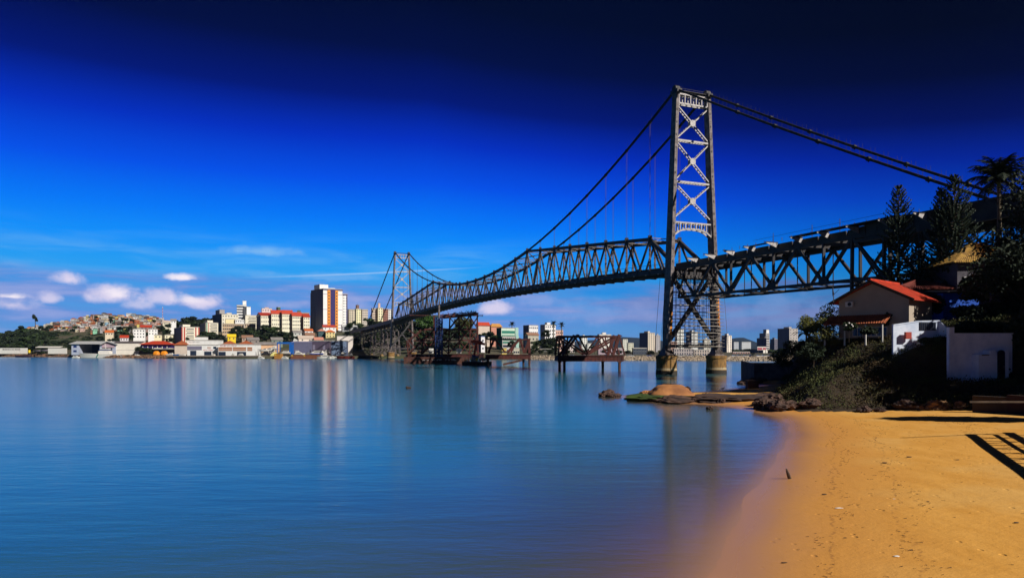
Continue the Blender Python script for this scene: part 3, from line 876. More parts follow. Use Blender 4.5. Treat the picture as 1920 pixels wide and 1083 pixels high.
for j in range(11):
    z = 7.5 + j * 1.83; s = spread(z) - .9
    p = MB()
    x0 = -s + rnd.uniform(0, 1.2); x1 = s
    p.beam(SP(-2.5, x0, z), SP(-2.5, x1, z), 1.0, .14)
    if j % 2 == 0: p.beam(SP(2.5, -s, z + .2), SP(2.5, s - 1.5, z + .2), 1.0, .14)
    p.build('plank_floor', PLANK, sc_)
for j in range(17):
    z = 7.6 + j * 1.05; s = spread(z)
    p = MB(); p.beam(SP(-1.9, s - 1.7, z), SP(-1.9, s + .35, z), .7, .12); p.build('plank_floor', PLANK, sc_)
# stripped deck steel hanging in the tower
hg = MB()
for k in range(14): hg.beam(SP(-3 + rnd.uniform(-.4, .4), -4.5 + k * .75, 26.5), SP(-3, -4.5 + k * .75 + rnd.uniform(-.2, .2), 22.5 + rnd.uniform(0, 1.6)), .12, .12)
for k in range(7): hg.beam(SP(-3.2, -7 + k * .5, 24.5 + k * .55), SP(-3.2, -5.8 + k * .5, 26.2 + k * .55), .3, .12)
hg.build('hanging_ladders', STEEL, sc_)


# ---------------------------------------------------------------- temporary steel platforms under the bridge
def trestle(name, label, o, rz, L, D, zdeckp, ztopp, piles, nodes, low=True, m=RUST, members=.5):
    """girder deck on round piles with a braced frame standing on it"""
    r = thing(name, label, 'work platform', o, rz)
    g = MB()
    for y in (0, D):
        g.beam((0, y, zdeckp - .9), (L, y, zdeckp - .9), .5, 1.7); g.beam((-.4, y, zdeckp + .05), (L + .4, y, zdeckp + .05), 1.0, .18)
        for i in range(int(L / 1.2) + 1): g.beam((i * 1.2, y - .3, zdeckp - 1.7), (i * 1.2, y - .3, zdeckp), .1, .14)
    for i in range(int(L / 3) + 1): g.beam((i * 3, 0, zdeckp - .9), (i * 3, D, zdeckp - .9), .4, 1.3)
    g.box(0, .3, zdeckp, L, D - .3, zdeckp + .12)
    g.build('deck_girder', m, r)
    for x, y in piles:
        p = MB(); p.tube((x, y, -3), (x, y, zdeckp - 1.6), .45, n=14); p.box(x - .6, y - .6, zdeckp - 2, x + .6, y + .6, zdeckp - 1.7)
        p.build('pile', RUST2, r)
    for y in (0.2, D - .2):
        f = MB()
        for (a, b, th) in nodes: f.beam((a[0], y, a[1]), (b[0], y, b[1]), th, th)
        f.build('braced_frame', m, r)
    c = MB()
    for x in np.linspace(0.5, L - .5, 5): c.beam((x, 0.2, ztopp), (x, D - .2, ztopp), .3, .3)
    for x0, x1 in ((.5, L * .5), (L * .5, L - .5)): c.beam((x0, .2, ztopp), (x1, D - .2, ztopp), .2, .2); c.beam((x1, .2, ztopp), (x0, D - .2, ztopp), .2, .2)
    c.build('cross_bracing', m, r)
    return r


# right platform, px 1047..1170
Y = 222.0
o = Vector(((1047 - HX) / F * Y, Y, 0)); k = Y / F
def zz(py, Yd=Y): return CH - (py - HY) / F * Yd
L = 123 * k
zd, zt = zz(667), zz(629)
def N_(px, py, px0, Yd): return ((px - px0) * Yd / F, zz(py, Yd))
n = lambda px, py: N_(px, py, 1047, Y)
fr = [(n(1047, 631), n(1164, 630), .5), (n(1050, 631), n(1047, 666), .5), (n(1084, 627), n(1055, 666), .75), (n(1050, 631), n(1065, 666), .4), (n(1065, 630), n(1061, 666), .4),
      (n(1084, 627), n(1103, 663), .5), (n(1052, 632), n(1102, 665), .5), (n(1103, 664), n(1163, 630), .6), (n(1129, 631), n(1150, 666), .45), (n(1129, 631), n(1107, 662), .45),
      (n(1145, 630), n(1152, 666), .4), (n(1163, 627), n(1150, 666), .9), (n(1163, 630), n(1173, 665), .4), (n(1084, 627), n(1084, 632), .9)]
trestle('steel_platform', 'dark red braced steel work platform standing alone on piles left of the near tower', o, R(3), L, 9, zd, zt,
        [(.4, .3), (3.0, 8.5), (L - 5.2, 8.0), (L - 1.2, .3)], fr)
# middle platform, px 912..994
Y = 288.0; o = Vector(((911 - HX) / F * Y, Y, 0)); k = Y / F; L = 84 * k
n = lambda px, py: N_(px, py, 911, Y)
fr = [(n(911, 635), n(994, 636), .5), (n(928, 632), n(915, 662), .9), (n(911, 635), n(912, 662), .6), (n(928, 635), n(948, 661), .55), (n(920, 638), n(918, 662), .5), (n(976, 634), n(952, 661), .9),
      (n(976, 634), n(984, 662), .5), (n(994, 634), n(985, 662), .6), (n(993, 636), n(994, 662), .5), (n(970, 640), n(958, 662), .4)]
m2 = trestle('steel_platform', 'rust brown steel work platform with V shaped frames between the barge and the lone platform', o, R(2), L, 9, zz(665, Y), zz(635, Y),
        [(1, .3), (1, 8), (L - 2.6, 7.8), (L - .5, .3)], fr)
bx = MB(); bx.beam((L - 11.5, .3, zz(683, Y)), (L - 3.5, .3, zz(675, Y)), .8, .8); bx.build('raking_pile', RUST2, m2)
# big three-storey falsework, px 765..905
Y = 345.0; o = Vector(((765 - HX) / F * Y, Y, 0)); k = Y / F; L = 142 * k
n = lambda px, py: N_(px, py, 765, Y)
fr = []
for py in (617, 638): fr.append((n(775 if py > 620 else 790, py), n(897, py - 1), .6))
fr += [(n(825, 594), n(897, 587), .9), (n(825, 590), n(893, 584), .4)]
xs = [765, 790, 815, 840, 862, 880, 897]
for i, x in enumerate(xs):
    fr.append((n(x, 663), n(x + (3 if i % 2 else -2), 638 if i < 2 else 590), .5))
for a, b in zip(xs, xs[1:]):
    for lo, hi in ((663, 638), (638, 617), (617, 591)):
        if hi < 600 and a < 820: continue
        fr.append((n(a, lo), n(b, hi), .45)); fr.append((n(a, hi), n(b, lo), .3))
big = trestle('falsework_trestle', 'tall rust brown falsework trestle of crossed steel under the far half of the bridge', o, R(4), L, 11, zz(664, Y), zz(590, Y),
        [(i * 7.4 + .5, (i % 2) * 10) for i in range(6)], fr)
tp = MB()
for q in range(40):
    x = (58 + rnd.random() * 72) * k; z = zz(592 - (x / k - 60) * .07, Y)
    tp.beam((x, rnd.uniform(0, 10), z + .6), (x + rnd.uniform(-2, 2), rnd.uniform(0, 10), z + rnd.uniform(.3, 2.2)), .18, .18)
tp.build('top_rails', STEELD, big)
# graffiti-like white marks on the long pontoon below it
pt = thing('work_pontoon', 'long low rusty pontoon with white scrawled marks moored in front of the tall falsework', 'pontoon', at(757, 680, 330) * 1.0, R(2))
pt.location.z = 0
h = MB(); LL = 118 * 330 / F
h.prism([(0, 0, .2), (1.5, 0, -.8), (LL - 1.5, 0, -.8), (LL, 0, .2), (LL, 0, 3.2), (0, 0, 3.2)], (0, 8, 0)); h.build('hull', RUST2, pt)
d = MB()
for q in range(34):
    x = 9 + rnd.random() * (LL - 14)
    d.beam((x, -.03, 1.9 + rnd.uniform(-.3, .3)), (x + rnd.uniform(-.5, .5), -.03, 1.9 + rnd.uniform(-.45, .45)), .05, .16)
d.build('painted_marks', WHITE, pt)
rl = MB()
for q in range(14): rl.tube((1 + q * 2.2, .4, 3.2), (1 + q * 2.2, .4, 4.2), .06, n=5)
rl.beam((1, .4, 4.2), (LL - 1, .4, 4.2), .07, .07)
rl.build('rail', STEELD, pt)
for px in (804, 856):
    s_ = thing('site_sign', 'square white notice board on the falsework deck, %s' % ('left one beside the blue mast' if px == 804 else 'right one nearer the orange crane'), 'sign', at(px, 663, 336), R(4), 'white site boards')
    w_ = MB(); w_.box(0, 0, .3, 2.3, .12, 2.6); w_.build('board', WHITE, s_)
    w_ = MB(); w_.box(.2, .12, -.6, .35, .25, 2.4); w_.box(1.9, .12, -.6, 2.05, .25, 2.4); w_.build('post', STEELD, s_)
    w_ = MB(); w_.box(.5, -.02, .8, 1.7, -.003, 1.1); w_.box(.8, -.02, 1.3, 1.9, -.003, 1.5); w_.box(.5, -.02, 1.8, 1.5, -.003, 2.1); w_.build('faded_print', CONCG, s_)
# blue climbing mast
Y = 338
b = thing('crane_mast', 'dark blue square mast rising from the falsework to the bridge deck', 'mast', at(823, 664, Y) * 1)
b.location.z = 0
q = MB()
H_ = zz(572, Y)
for dx_ in (-1.5, 1.5):
    for dy_ in (-1.5, 1.5): q.beam((dx_, dy_, 3), (dx_, dy_, H_ - 6), .55, .55)
for j in range(12):
    z = 4 + j * (H_ - 10) / 12; z2 = z + (H_ - 10) / 12
    for dy_ in (-1.5, 1.5): q.beam((-1.5, dy_, z), (1.5, dy_, z2), .3, .3); q.beam((-1.5, dy_, z2), (1.5, dy_, z2), .25, .25)
    for dx_ in (-1.5, 1.5): q.beam((dx_, -1.5, z), (dx_, 1.5, z2), .3, .3)
q.build('mast_frame', BLUEM, b)
q = MB(); q.box(-.6, -.6, 3, .6, .6, H_ - 6.5); q.build('mast_core', BLUEM, b)
q = MB(); q.tube((0, 0, H_ - 6.5), (0, 0, H_), .55, n=12); q.build('ram', STEEL, b)


def barge():
    Y = 296
    r = thing('crane_barge', 'work barge crowded with winches and drums below the orange crane', 'barge', Vector(((866 - HX) / F * Y, Y, 0)), R(2))
    Lb = 56 * Y / F
    h = MB(); h.prism([(0, 0, .3), (1, 0, -.7), (Lb - 1, 0, -.7), (Lb, 0, .3), (Lb, 0, 1.5), (0, 0, 1.5)], (0, 7, 0)); h.build('hull', ROCK, r)
    c = MB(); c.prism([(3.8, 1, 1.5), (6.6, 1, 1.5), (7.4, 1, 4.0), (4.2, 1, 4.4)], (0, 3, 0)); c.build('engine_cover', mat('blue_tarp', (.05, .09, .25), .7, 0, .6, 1.5), r)
    c = MB(); c.box(5.9, .4, 1.9, 6.7, 1, 3.0); c.box(1.0, .6, 1.5, 2.0, 1.4, 2.3); c.build('yellow_winch', mat('yellow_paint', (.8, .55, .02), .6, 0, .2), r)
    c = MB()
    for k_ in range(4): c.tube((7.8 + k_ * .9, .6, 2.4 + .5 * (k_ % 2)), (7.8 + k_ * .9, 2.4, 2.4 + .5 * (k_ % 2)), .7, n=12)
    for k_ in range(16): c.beam((1 + rnd.random() * 10, .5, 1.6), (1 + rnd.random() * 10, 1, 4.2 * rnd.random() + 1.6), .15, .15)
    c.build('cable_drum', CONCG, r)
    c = MB(); c.box(10.4, .3, .2, 11.6, 1.5, 4.4); c.build('spud_post', mat('faded_green', (.10, .20, .15), .7), r)
    c = MB()
    for k_ in range(8): c.tube((k_ * 1.6 + .5, -.25, .6), (k_ * 1.6 + .5, .05, .6), .5, n=12)
    c.build('fender_tyre', mat('rubber', (.02, .02, .02), .8), r)
    Y2 = 310
    r2 = thing('crane', 'small orange red crane with a folded jib on the barge beside the falsework', 'crane', at(896, 672, Y2))
    r2.location.z = 1.5
    OR = mat('orange_red_paint', (.75, .07, .012), .5, 0, .2)
    c = MB(); c.beam((-2.0, 0, 1), (-.6, 0, zz(643, Y2) - 1.5), .9, .9); c.build('column', OR, r2)
    c = MB(); c.beam((-3.2, 0, zz(640, Y2) - 1.5), (3.2, 0, zz(645, Y2) - 1.5), 1.0, 1.1); c.beam((-2.2, 0, zz(638, Y2) - 1.5), (2.2, 0, zz(641, Y2) - 1.5), .8, .8); c.build('jib', OR, r2)
    c = MB(); c.box(-2.6, -.8, -.4, -.4, 1.2, 1.4); c.build('slewing_base', mat('barge_dark_red', (.12, .02, .01), .7), r2)


barge()

# ---------------------------------------------------------------- vegetation
def leaf_mesh(name, blobs, n, size, mats, seed=1, trunk=None, shell=.55, flat=1.0):
    """leaf-sized quads through ellipsoid blobs [(x,y,z,rx,ry,rz)], weighted by volume"""
    g = np.random.default_rng(seed)
    bl = np.array(blobs, float); wgt = bl[:, 3] * bl[:, 4] * bl[:, 5]; wgt = wgt ** .75; wgt /= wgt.sum()
    idx = g.choice(len(bl), n, p=wgt); b = bl[idx]
    d = g.normal(size=(n, 3)); d /= np.linalg.norm(d, axis=1)[:, None]
    r = (shell + (1 - shell) * g.random(n)) * (1 + .12 * g.normal(size=n))
    P_ = b[:, :3] + d * r[:, None] * b[:, 3:6]
    a = g.normal(size=(n, 3)); a[:, 2] *= flat; a /= np.linalg.norm(a, axis=1)[:, None]
    c = np.cross(a, g.normal(size=(n, 3))); c /= np.linalg.norm(c, axis=1)[:, None]
    s = size * (.6 + .8 * g.random(n))[:, None]
    V = np.stack([P_ - a * s, P_ + c * s * .5, P_ + a * s, P_ - c * s * .5], 1).reshape(-1, 3)
    return np_mesh(name, V, np.arange(4 * n).reshape(n, 4), mats)


def crown_blobs(seed, rx, rz, h, n=14):
    g = random.Random(seed); out = []
    for i in range(n):
        a = g.uniform(0, 6.28); rr = g.random() ** .6 * rx * .75; z = h + g.uniform(-.7, .8) * rz * (1 - .4 * rr / rx)
        s = g.uniform(.25, .48)
        out.append((rr * math.cos(a), rr * math.sin(a), z, rx * s, rx * s, rz * s * .9))
    return out


def broad_tree(name, label, loc, h, rx, seed, leaf, n=1500, size=.5, group=None, cat='tree', trunk_h=.45, nb=14, tr=.03):
    r = thing(name, label, cat, loc, 0, group)
    bl = crown_blobs(seed, rx, h * .36, h * .66, nb)
    link('crown', leaf_mesh('crown', bl, n, size, [leaf], seed), r)
    t = MB(); g = random.Random(seed)
    base = [(0, 0, -1), (g.uniform(-.2, .2), 0, h * .25), (g.uniform(-.4, .4), g.uniform(-.3, .3), h * trunk_h)]
    t.path(base, [h * tr, h * tr * .8, h * tr * .6])
    for b in bl[:8]:
        m_ = Vector(base[-1]).lerp(Vector(b[:3]), .5) + Vector((0, 0, h * .03))
        t.path([base[-1], m_, b[:3]], [h * tr * .5, h * tr * .3, h * tr * .12], 5)
    t.build('trunk', BARK, r)
    return r


LANDMARKS = []            # (px, phrase)
USED = {}


def uniq(label, px):
    """say which one: tie a look-alike to the nearest building one can find"""
    if LANDMARKS:
        p, ph = min(LANDMARKS, key=lambda a: abs(a[0] - px))
        side = 'left of' if px < p - 3 else ('right of' if px > p + 3 else 'in line with')
        label = '%s, %s %s' % (label, side, ph)
    k = USED.get(label, 0); USED[label] = k + 1
    if k:
        w_ = ['', 'second', 'third', 'fourth', 'fifth', 'sixth', 'seventh', 'eighth', 'ninth', 'tenth', 'eleventh', 'twelfth'][min(k, 11)]
        label = w_ + ' ' + label + ('' if k < 12 else ' %d' % k)
    return label


# ---------------------------------------------------------------- buildings of the far shore
WIN = {}


def window_mesh(wd, ht, gm):
    key = (round(wd, 1), round(ht, 1), gm.name)
    if key not in WIN:
        b = MB(); b.box(-wd / 2, -.05, 0, wd / 2, .02, ht)
        b.box(-wd / 2 - .12, -.09, -.12, wd / 2 + .12, .02, -.002, k=1)
        me = bpy.data.meshes.new('window'); me.from_pydata(b.v, [], b.f); me.materials.append(gm); me.materials.append(CONCG)
        me.polygons.foreach_set('material_index', b.mi); me.update(); WIN[key] = me
    return WIN[key]


def wall_mat(c, var=.12):
    nm = 'wall_%02x%02x%02x' % tuple(int(v * 255) for v in c)
    return mat(nm, c, .85, 0, var, .25, rand=.0)


CREAM, WH_, TAN, GREYW, PINK = (.80, .74, .60), (.84, .83, .81), (.55, .40, .26), (.42, .42, .44), (.75, .50, .42)


def faded_script(parent, x0, z, h, words, m):
    """writing too far away to read: one word-long row of worn strokes per word"""
    q = random.Random(len(words) * 7 + int(x0 * 3))
    x = x0
    for n in words:
        b = MB()
        for i in range(n):
            for s in range(3):
                xa = x + q.uniform(0, h * .45); za = z + q.uniform(0, h)
                b.beam((xa, -.15, za), (x + q.uniform(0, h * .5), -.15, z + q.uniform(0, h)), .03, h * .13)
            x += h * .62
        b.build('faded_writing', m, parent)
        x += h * .5


def building(label, pl, pe, pr, pyt, Y, wall=WH_, side=None, th=40, D=14, roof='flat', rc=None, cols=0, rows=0, ww=1.3, wh=1.3, pent=None, bands=None, stripes=(), sidewin=0,
             name='building', cat='building', pyb=None, glass=GLASS, rh=3.0, group=None, eave=.6, balc=None, fh=None, zb=None, door=False, gdir='x', text=None, tz=.85, short=None, lowest=1.2):
    """pl..pe is the left (shaded) face and pe..pr the front, in photo pixels, top at pyt, standing at distance Y"""
    a = R(th); P0 = at(pe, pyt, Y); k1, k2 = (pr - HX) / F, (pl - HX) / F
    L = (k1 * P0.y - P0.x) / (math.cos(a) - k1 * math.sin(a))
    if pe - pl > .5:
        dn = math.sin(a) + k2 * math.cos(a)
        D = min((P0.x - k2 * P0.y) / dn, 60) if dn > .05 else D
    base = terr(pe, Y) - 1.5 if zb is None else zb
    if pyb is not None: base = min(CH - (pyb - HY) / F * Y, 1e9)
    H = P0.z - base
    r = thing(name, label, cat, (P0.x, P0.y, base), a, group)
    if short: LANDMARKS.append(((pe + pr) / 2, short))
    wm = wall_mat(wall)
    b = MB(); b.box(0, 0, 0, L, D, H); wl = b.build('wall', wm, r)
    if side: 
        b = MB(); b.box(-.04, .02, .01, .02, D - .02, H - .02); b.build('side_tone', wall_mat(side), r)  # separate left face colour; most dark ones paint in that face's shade
    rm = rc or CONCG
    b = MB()
    if roof == 'flat':
        b.box(-.25, -.25, H, L + .25, D + .25, H + .35); b.box(.3, .3, H + .35, L - .3, D - .3, H + .6)
    elif roof == 'hip':
        e = eave; zz_ = H + rh; i_ = min(L, D) / 2
        x0, x1 = (i_, L - i_) if L > D else (L / 2, L / 2)
        y0, y1 = (D / 2, D / 2) if L > D else (i_, D - i_)
        b.add([(-e, -e, H), (L + e, -e, H), (L + e, D + e, H), (-e, D + e, H), (x0, y0, zz_), (x1, y0, zz_), (x1, y1 + .01, zz_), (x0, y1 + .01, zz_)],
              [(0, 1, 5, 4), (1, 2, 6, 5), (2, 3, 7, 6), (3, 0, 4, 7), (4, 5, 6, 7), (3, 2, 1, 0)])
        b.box(-e, -e, H - .18, L + e, D + e, H - .01)
    elif roof == 'gable':                       # ridge along the front
        e = eave
        if gdir == 'x':
            b.prism([(-e, -e, H - .1), (-e, D / 2, H + rh), (-e, D + e, H - .1), (-e, D + e, H + .15), (-e, D / 2, H + rh + .3), (-e, -e, H + .15)], (L + 2 * e, 0, 0))
            g_ = MB(); g_.prism([(0.02, 0, H), (0.02, D, H), (0.02, D / 2, H + rh - .15)], (L - .04, 0, 0)); g_.build('gable', wm, r)
        else:
            b.prism([(-e, -e, H - .1), (L / 2, -e, H + rh), (L + e, -e, H - .1), (L + e, -e, H + .15), (L / 2, -e, H + rh + .3), (-e, -e, H + .15)], (0, D + 2 * e, 0))
            g_ = MB(); g_.prism([(0, 0.02, H), (L, 0.02, H), (L / 2, 0.02, H + rh - .15)], (0, D - .04, 0)); g_.build('gable', wm, r)
    elif roof == 'shed':
        b.prism([(-.4, -.5, H), (-.4, D + .5, H + rh), (-.4, D + .5, H + rh + .25), (-.4, -.5, H + .25)], (L + .8, 0, 0))
    b.build('roof', rm, r)
    if rows:
        fh_ = fh or (H - lowest) / rows
        wh_ = min(wh, fh_ * .6)
        me = window_mesh(ww, wh_, glass)
        for i in range(cols):
            x = L * (i + .5) / cols
            for j in range(rows):
                z = H - fh_ * (j + 1) + (fh_ - wh_) * .55
                if z < .3: continue
                link('window', me, r, (x, -.03, z))
        for i in range(sidewin):
            y = D * (i + .5) / sidewin
            for j in range(rows):
                z = H - fh_ * (j + 1) + (fh_ - wh_) * .55
                if z < .3: continue
                link('window', me, r, (-.06, y, z), R(-90))
    for (x0, x1, z0, z1, cm) in stripes:
        b = MB(); b.box(L * x0, -.12, H * z0, L * x1, .01, H * z1); b.build('facade_stripe', cm, r)
    if balc:
        n_, x0, x1, dp = balc
        for j in range(n_):
            z = H - (H / n_) * (j + 1) + .2
            b = MB(); b.box(L * x0, -dp, z, L * x1, -.001, z + .18); b.box(L * x0, -dp, z + .18, L * x1, -dp + .12, z + 1.1); b.build('balcony', wm, r)
            b = MB(); b.box(L * x0 + .3, -.03, z + .25, L * x1 - .3, .01, z + 2.1); b.build('window', glass, r)
    if pent:
        for (x0, x1, h, c_) in pent:
            b = MB(); b.box(L * x0, D * .25, H + .6, L * x1, D * .7, H + h); b.box(L * x0 - .2, D * .25 - .2, H + h, L * x1 + .2, D * .7 + .2, H + h + .25)
            b.build('penthouse', wall_mat(c_), r)
            b = MB(); b.tube((L * (x0 + x1) / 2, D * .4, H + h), (L * (x0 + x1) / 2, D * .4, H + h + 2.2), .1, n=5); b.build('antenna', STEELD, r)
    if text:
        faded_script(r, L * text[1], H * tz, text[2], text[0], text[3])
    r['_L'] = L; r['_H'] = H; r['_D'] = D
    return r


def lettering(txt, parent, loc, size, m, rz=0, width=None):
    cu = bpy.data.curves.new('lettering', 'FONT'); cu.body = txt; cu.size = size; cu.extrude = .02
    cu.offset = size * .012
    o = bpy.data.objects.new('lettering', cu); COL.objects.link(o)
    bpy.context.view_layer.update()
    me = bpy.data.meshes.new_from_object(o.evaluated_get(bpy.context.evaluated_depsgraph_get()))
    bpy.data.objects.remove(o)
    if width:
        xs = [v.co.x for v in me.vertices]; f_ = width / (max(xs) - min(xs))
        for v in me.vertices: v.co.x *= f_
    me.transform(Matrix.Rotation(R(90), 4, 'X'))
    me.materials.clear(); me.materials.append(m)
    q = link('lettering', me, parent, loc, rz)
    return q


DKL = mat('dark_lettering', (.06, .04, .05), .7, 0, .1)
REDL = mat('red_lettering', (.62, .06, .06), .7, 0, .1)
NAVY = mat('navy_paint', (.035, .02, .13), .7, 0, .15)
ORAN = mat('orange_paint', (.80, .30, .03), .7, 0, .15)
REDP = mat('brick_red_paint', (.45, .06, .04), .7, 0, .2)
GRNP = mat('green_paint', (.02, .20, .14), .7, 0, .2)
YELP = mat('yellow_wall', (.85, .60, .02), .8, 0, .1)
BRICK = mat('red_brick', (.42, .16, .06), .9, 0, .3, 1.0)
GRROOF = mat('grey_sheet_roof', (.30, .27, .26), .8, 0, .3, .3)
DKROOF = mat('dark_sheet_roof', (.12, .10, .10), .8, 0, .3, .3)
CR = wall_mat(CREAM); WM = wall_mat(WH_)

# ---- the landmark tower block
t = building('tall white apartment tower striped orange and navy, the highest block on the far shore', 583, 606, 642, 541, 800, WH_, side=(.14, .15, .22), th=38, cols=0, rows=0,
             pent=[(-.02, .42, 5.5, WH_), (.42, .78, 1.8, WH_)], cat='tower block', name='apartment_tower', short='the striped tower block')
L, H, D = t['_L'], t['_H'], t['_D']
for x0, x1, cm, pr in ((.21, .36, ORAN, .6), (.36, .62, NAVY, .25), (.62, .76, ORAN, .6)):
    b = MB(); b.box(L * x0, -pr, 3.5, L * x1, -.01, H - 1.2); b.build('facade_stripe', cm, t)
me = window_mesh(1.3, 1.5, GLASS); me2 = window_mesh(.8, .8, GLASSB)
for j in range(13):
    z = 4.6 + j * (H - 6) / 13
    for x in (.285, .69): link('window', me, t, (L * x, -.65, z))
    for x in (.42, .56): link('window', me2, t, (L * x, -.29, z + .4))
for j in (0, 1, 2, 7, 12):
    z = 3.2 + j * (H - 6) / 13
    for x0, x1 in ((0, .2), (.77, 1)):
        b = MB(); b.box(L * x0, -.06, z, L * x1, .01, z + (.9 if j < 3 else .7)); b.build('grey_band', wall_mat((.35, .30, .42)), t)
b = MB(); b.box(-.3, -.5, H - 1.3, L + .3, -.02, H - .3); b.build('cornice_band', NAVY, t)
for q in range(3):
    for j in range(15):
        link('window', window_mesh(1.2, 1.2, GLASS), t, (-.07, D * (q + .6) / 3.2, 3 + j * (H - 4) / 15), R(-90))
t2 = building('lower white right wing of the striped tower with navy edged windows', 642, 642.5, 651.5, 551, 824, WH_, th=38, D=14, cols=2, rows=13, ww=1.2, pent=None, name='apartment_wing')
b = MB(); b.box(-.1, -.2, t2['_H'] - 1.5, t2['_L'] + .2, -.06, t2['_H'] - .4); b.build('cornice_band', NAVY, t2)
b = MB(); b.box(t2['_L'] * .78, -.1, 3, t2['_L'] * .98, .01, t2['_H'] - 2); b.build('facade_stripe', NAVY, t2)
building('narrow shaded slab standing behind the left side of the striped tower', 582, 598, 600, 547, 838, (.16, .17, .24), th=38, cols=0, rows=0, name='apartment_block')  # dark wall colour paints the shade of the tower's stepped left face

# ---- apartments left of it, back to front
building('white rounded block with dark balcony bands and a lift tower, left of the red roofs', 443, 444, 462, 572, 900, WH_, th=22, D=16, cols=0, rows=0, pent=[(.62, 1.0, 6, WH_)],
         stripes=[(.0, .8, a, a + .05, GLASS) for a in (.42, .52, .62, .72, .82, .92)], name='apartment_block', short='the round cornered white block')
building('curved plain corner of the white balcony block', 462, 462.5, 470, 575, 896, WH_, th=45, D=16, name='apartment_block')
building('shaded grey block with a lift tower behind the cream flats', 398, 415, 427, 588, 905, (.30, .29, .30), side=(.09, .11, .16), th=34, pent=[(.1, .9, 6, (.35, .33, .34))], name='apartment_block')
building('upper cream flats with a stepped roof, left of the round cornered block', 414, 416, 447, 589, 890, CREAM, th=25, cols=6, rows=5, ww=1.2, name='apartment_block', pent=[(.3, .6, 2, CREAM)])
building('blank pale yellow block in front of the upper cream flats', 422, 423, 440, 598, 860, (.85, .72, .42), th=25, cols=0, rows=0, D=10, name='apartment_block')
building('pale block with few windows between the yellow block and the balcony flats', 440, 441, 458, 599, 862, WH_, th=25, cols=4, rows=4, D=10, name='apartment_block')
building('cream balcony flats right of the pale blocks', 456, 460, 482, 591, 870, CREAM, side=(.2, .2, .2), th=25, D=10, balc=(5, .25, .95, 1.1), name='apartment_block')
building('unfinished tan block with open square windows, the longer one', 416, 417, 457, 607, 820, TAN, th=20, D=10, cols=11, rows=4, ww=1.4, wh=1.5, name='unfinished_building', short='the unfinished tan block')
building('shorter unfinished tan block right of the longer one', 457, 458, 479, 607, 822, TAN, th=20, D=10, cols=5, rows=4, ww=1.4, wh=1.5, name='unfinished_building')
building('pink and white block rising behind the red roofed flats', 490, 491, 510, 578, 915, (.80, .62, .62), th=25, cols=4, rows=5, D=10, name='apartment_block', pent=[(.3, .7, 1.5, PINK)])
building('dark green water tower block behind the red roofs', 518, 521, 526, 576, 905, (.06, .12, .09), th=35, D=5, name='water_tower')
building('low grey rooftop block behind the right red roofs', 546, 548, 580, 586, 900, (.40, .42, .36), th=20, D=10, cols=6, rows=2, name='apartment_block', pent=[(.3, .5, 3, (.1, .15, .12))])
for lb, pl, pe, pr, py in (('cream flats under a red roof, leftmost wing with the shaded gable end', 481, 489, 509, 591), ('cream flats under the highest red roof, with two drain pipes', 508, 509, 528, 588),
                           ('cream flats under a red roof, middle wing with green pipes', 528, 529, 548, 588), ('cream flats under a red roof, right middle wing', 547, 548, 565, 592),
                           ('small red roofed flats with a brown gable beside the striped tower', 564, 569, 581, 594)):
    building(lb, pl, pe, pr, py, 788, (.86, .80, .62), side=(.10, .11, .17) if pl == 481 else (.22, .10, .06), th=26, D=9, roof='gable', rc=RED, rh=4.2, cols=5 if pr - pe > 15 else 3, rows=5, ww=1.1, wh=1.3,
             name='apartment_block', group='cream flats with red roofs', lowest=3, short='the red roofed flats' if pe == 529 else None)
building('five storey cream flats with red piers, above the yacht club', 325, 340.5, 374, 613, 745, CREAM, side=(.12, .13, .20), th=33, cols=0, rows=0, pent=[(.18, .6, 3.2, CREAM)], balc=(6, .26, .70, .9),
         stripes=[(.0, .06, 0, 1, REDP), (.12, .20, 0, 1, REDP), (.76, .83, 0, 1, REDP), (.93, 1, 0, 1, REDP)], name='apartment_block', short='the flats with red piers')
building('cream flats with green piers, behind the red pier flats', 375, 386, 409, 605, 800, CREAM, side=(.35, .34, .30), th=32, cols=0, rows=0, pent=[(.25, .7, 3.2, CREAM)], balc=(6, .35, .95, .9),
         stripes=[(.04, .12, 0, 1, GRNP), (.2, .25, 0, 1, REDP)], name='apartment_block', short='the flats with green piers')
# right of the tower
building('brown and cream flats right of the striped tower', 651, 654, 668, 580, 860, (.60, .52, .40), side=(.3, .2, .15), th=25, cols=3, rows=7, D=14, name='apartment_block')
building('cream centre block with a dark lift tower, right of the striped tower', 664, 668, 677, 579, 862, (.85, .80, .50), side=(.25, .22, .2), th=30, D=14, cols=2, rows=7, pent=[(.2, .7, 5, (.2, .12, .1))], name='apartment_block', short='the cream block with a lift tower')
building('white topped brown flats, right end of the group past the tower', 675, 679, 690, 580, 864, (.66, .58, .50), side=(.3, .2, .16), th=25, cols=3, rows=7, D=14, name='apartment_block')
building('left wing of the brown and white flats by the bridge anchor cables', 696, 698, 708, 578, 880, (.62, .50, .40), side=(.3, .2, .16), th=25, cols=3, rows=7, D=14, name='apartment_block')
building('cream middle wing with a lift tower by the bridge anchor cables', 707, 709, 718, 577, 878, (.85, .78, .52), th=25, cols=2, rows=7, D=14, pent=[(.1, .5, 6, (.7, .48, .38))], name='apartment_block', short='the flats by the anchor cables')
building('brown right wing of the flats beside the far bridge tower', 716, 719, 728, 579, 880, (.34, .14, .09), th=25, cols=3, rows=7, D=14, name='apartment_block')
building('white end wing of the flats just left of the far bridge tower', 727, 728, 735, 580, 884, WH_, th=25, cols=2, rows=7, D=14, name='apartment_block')
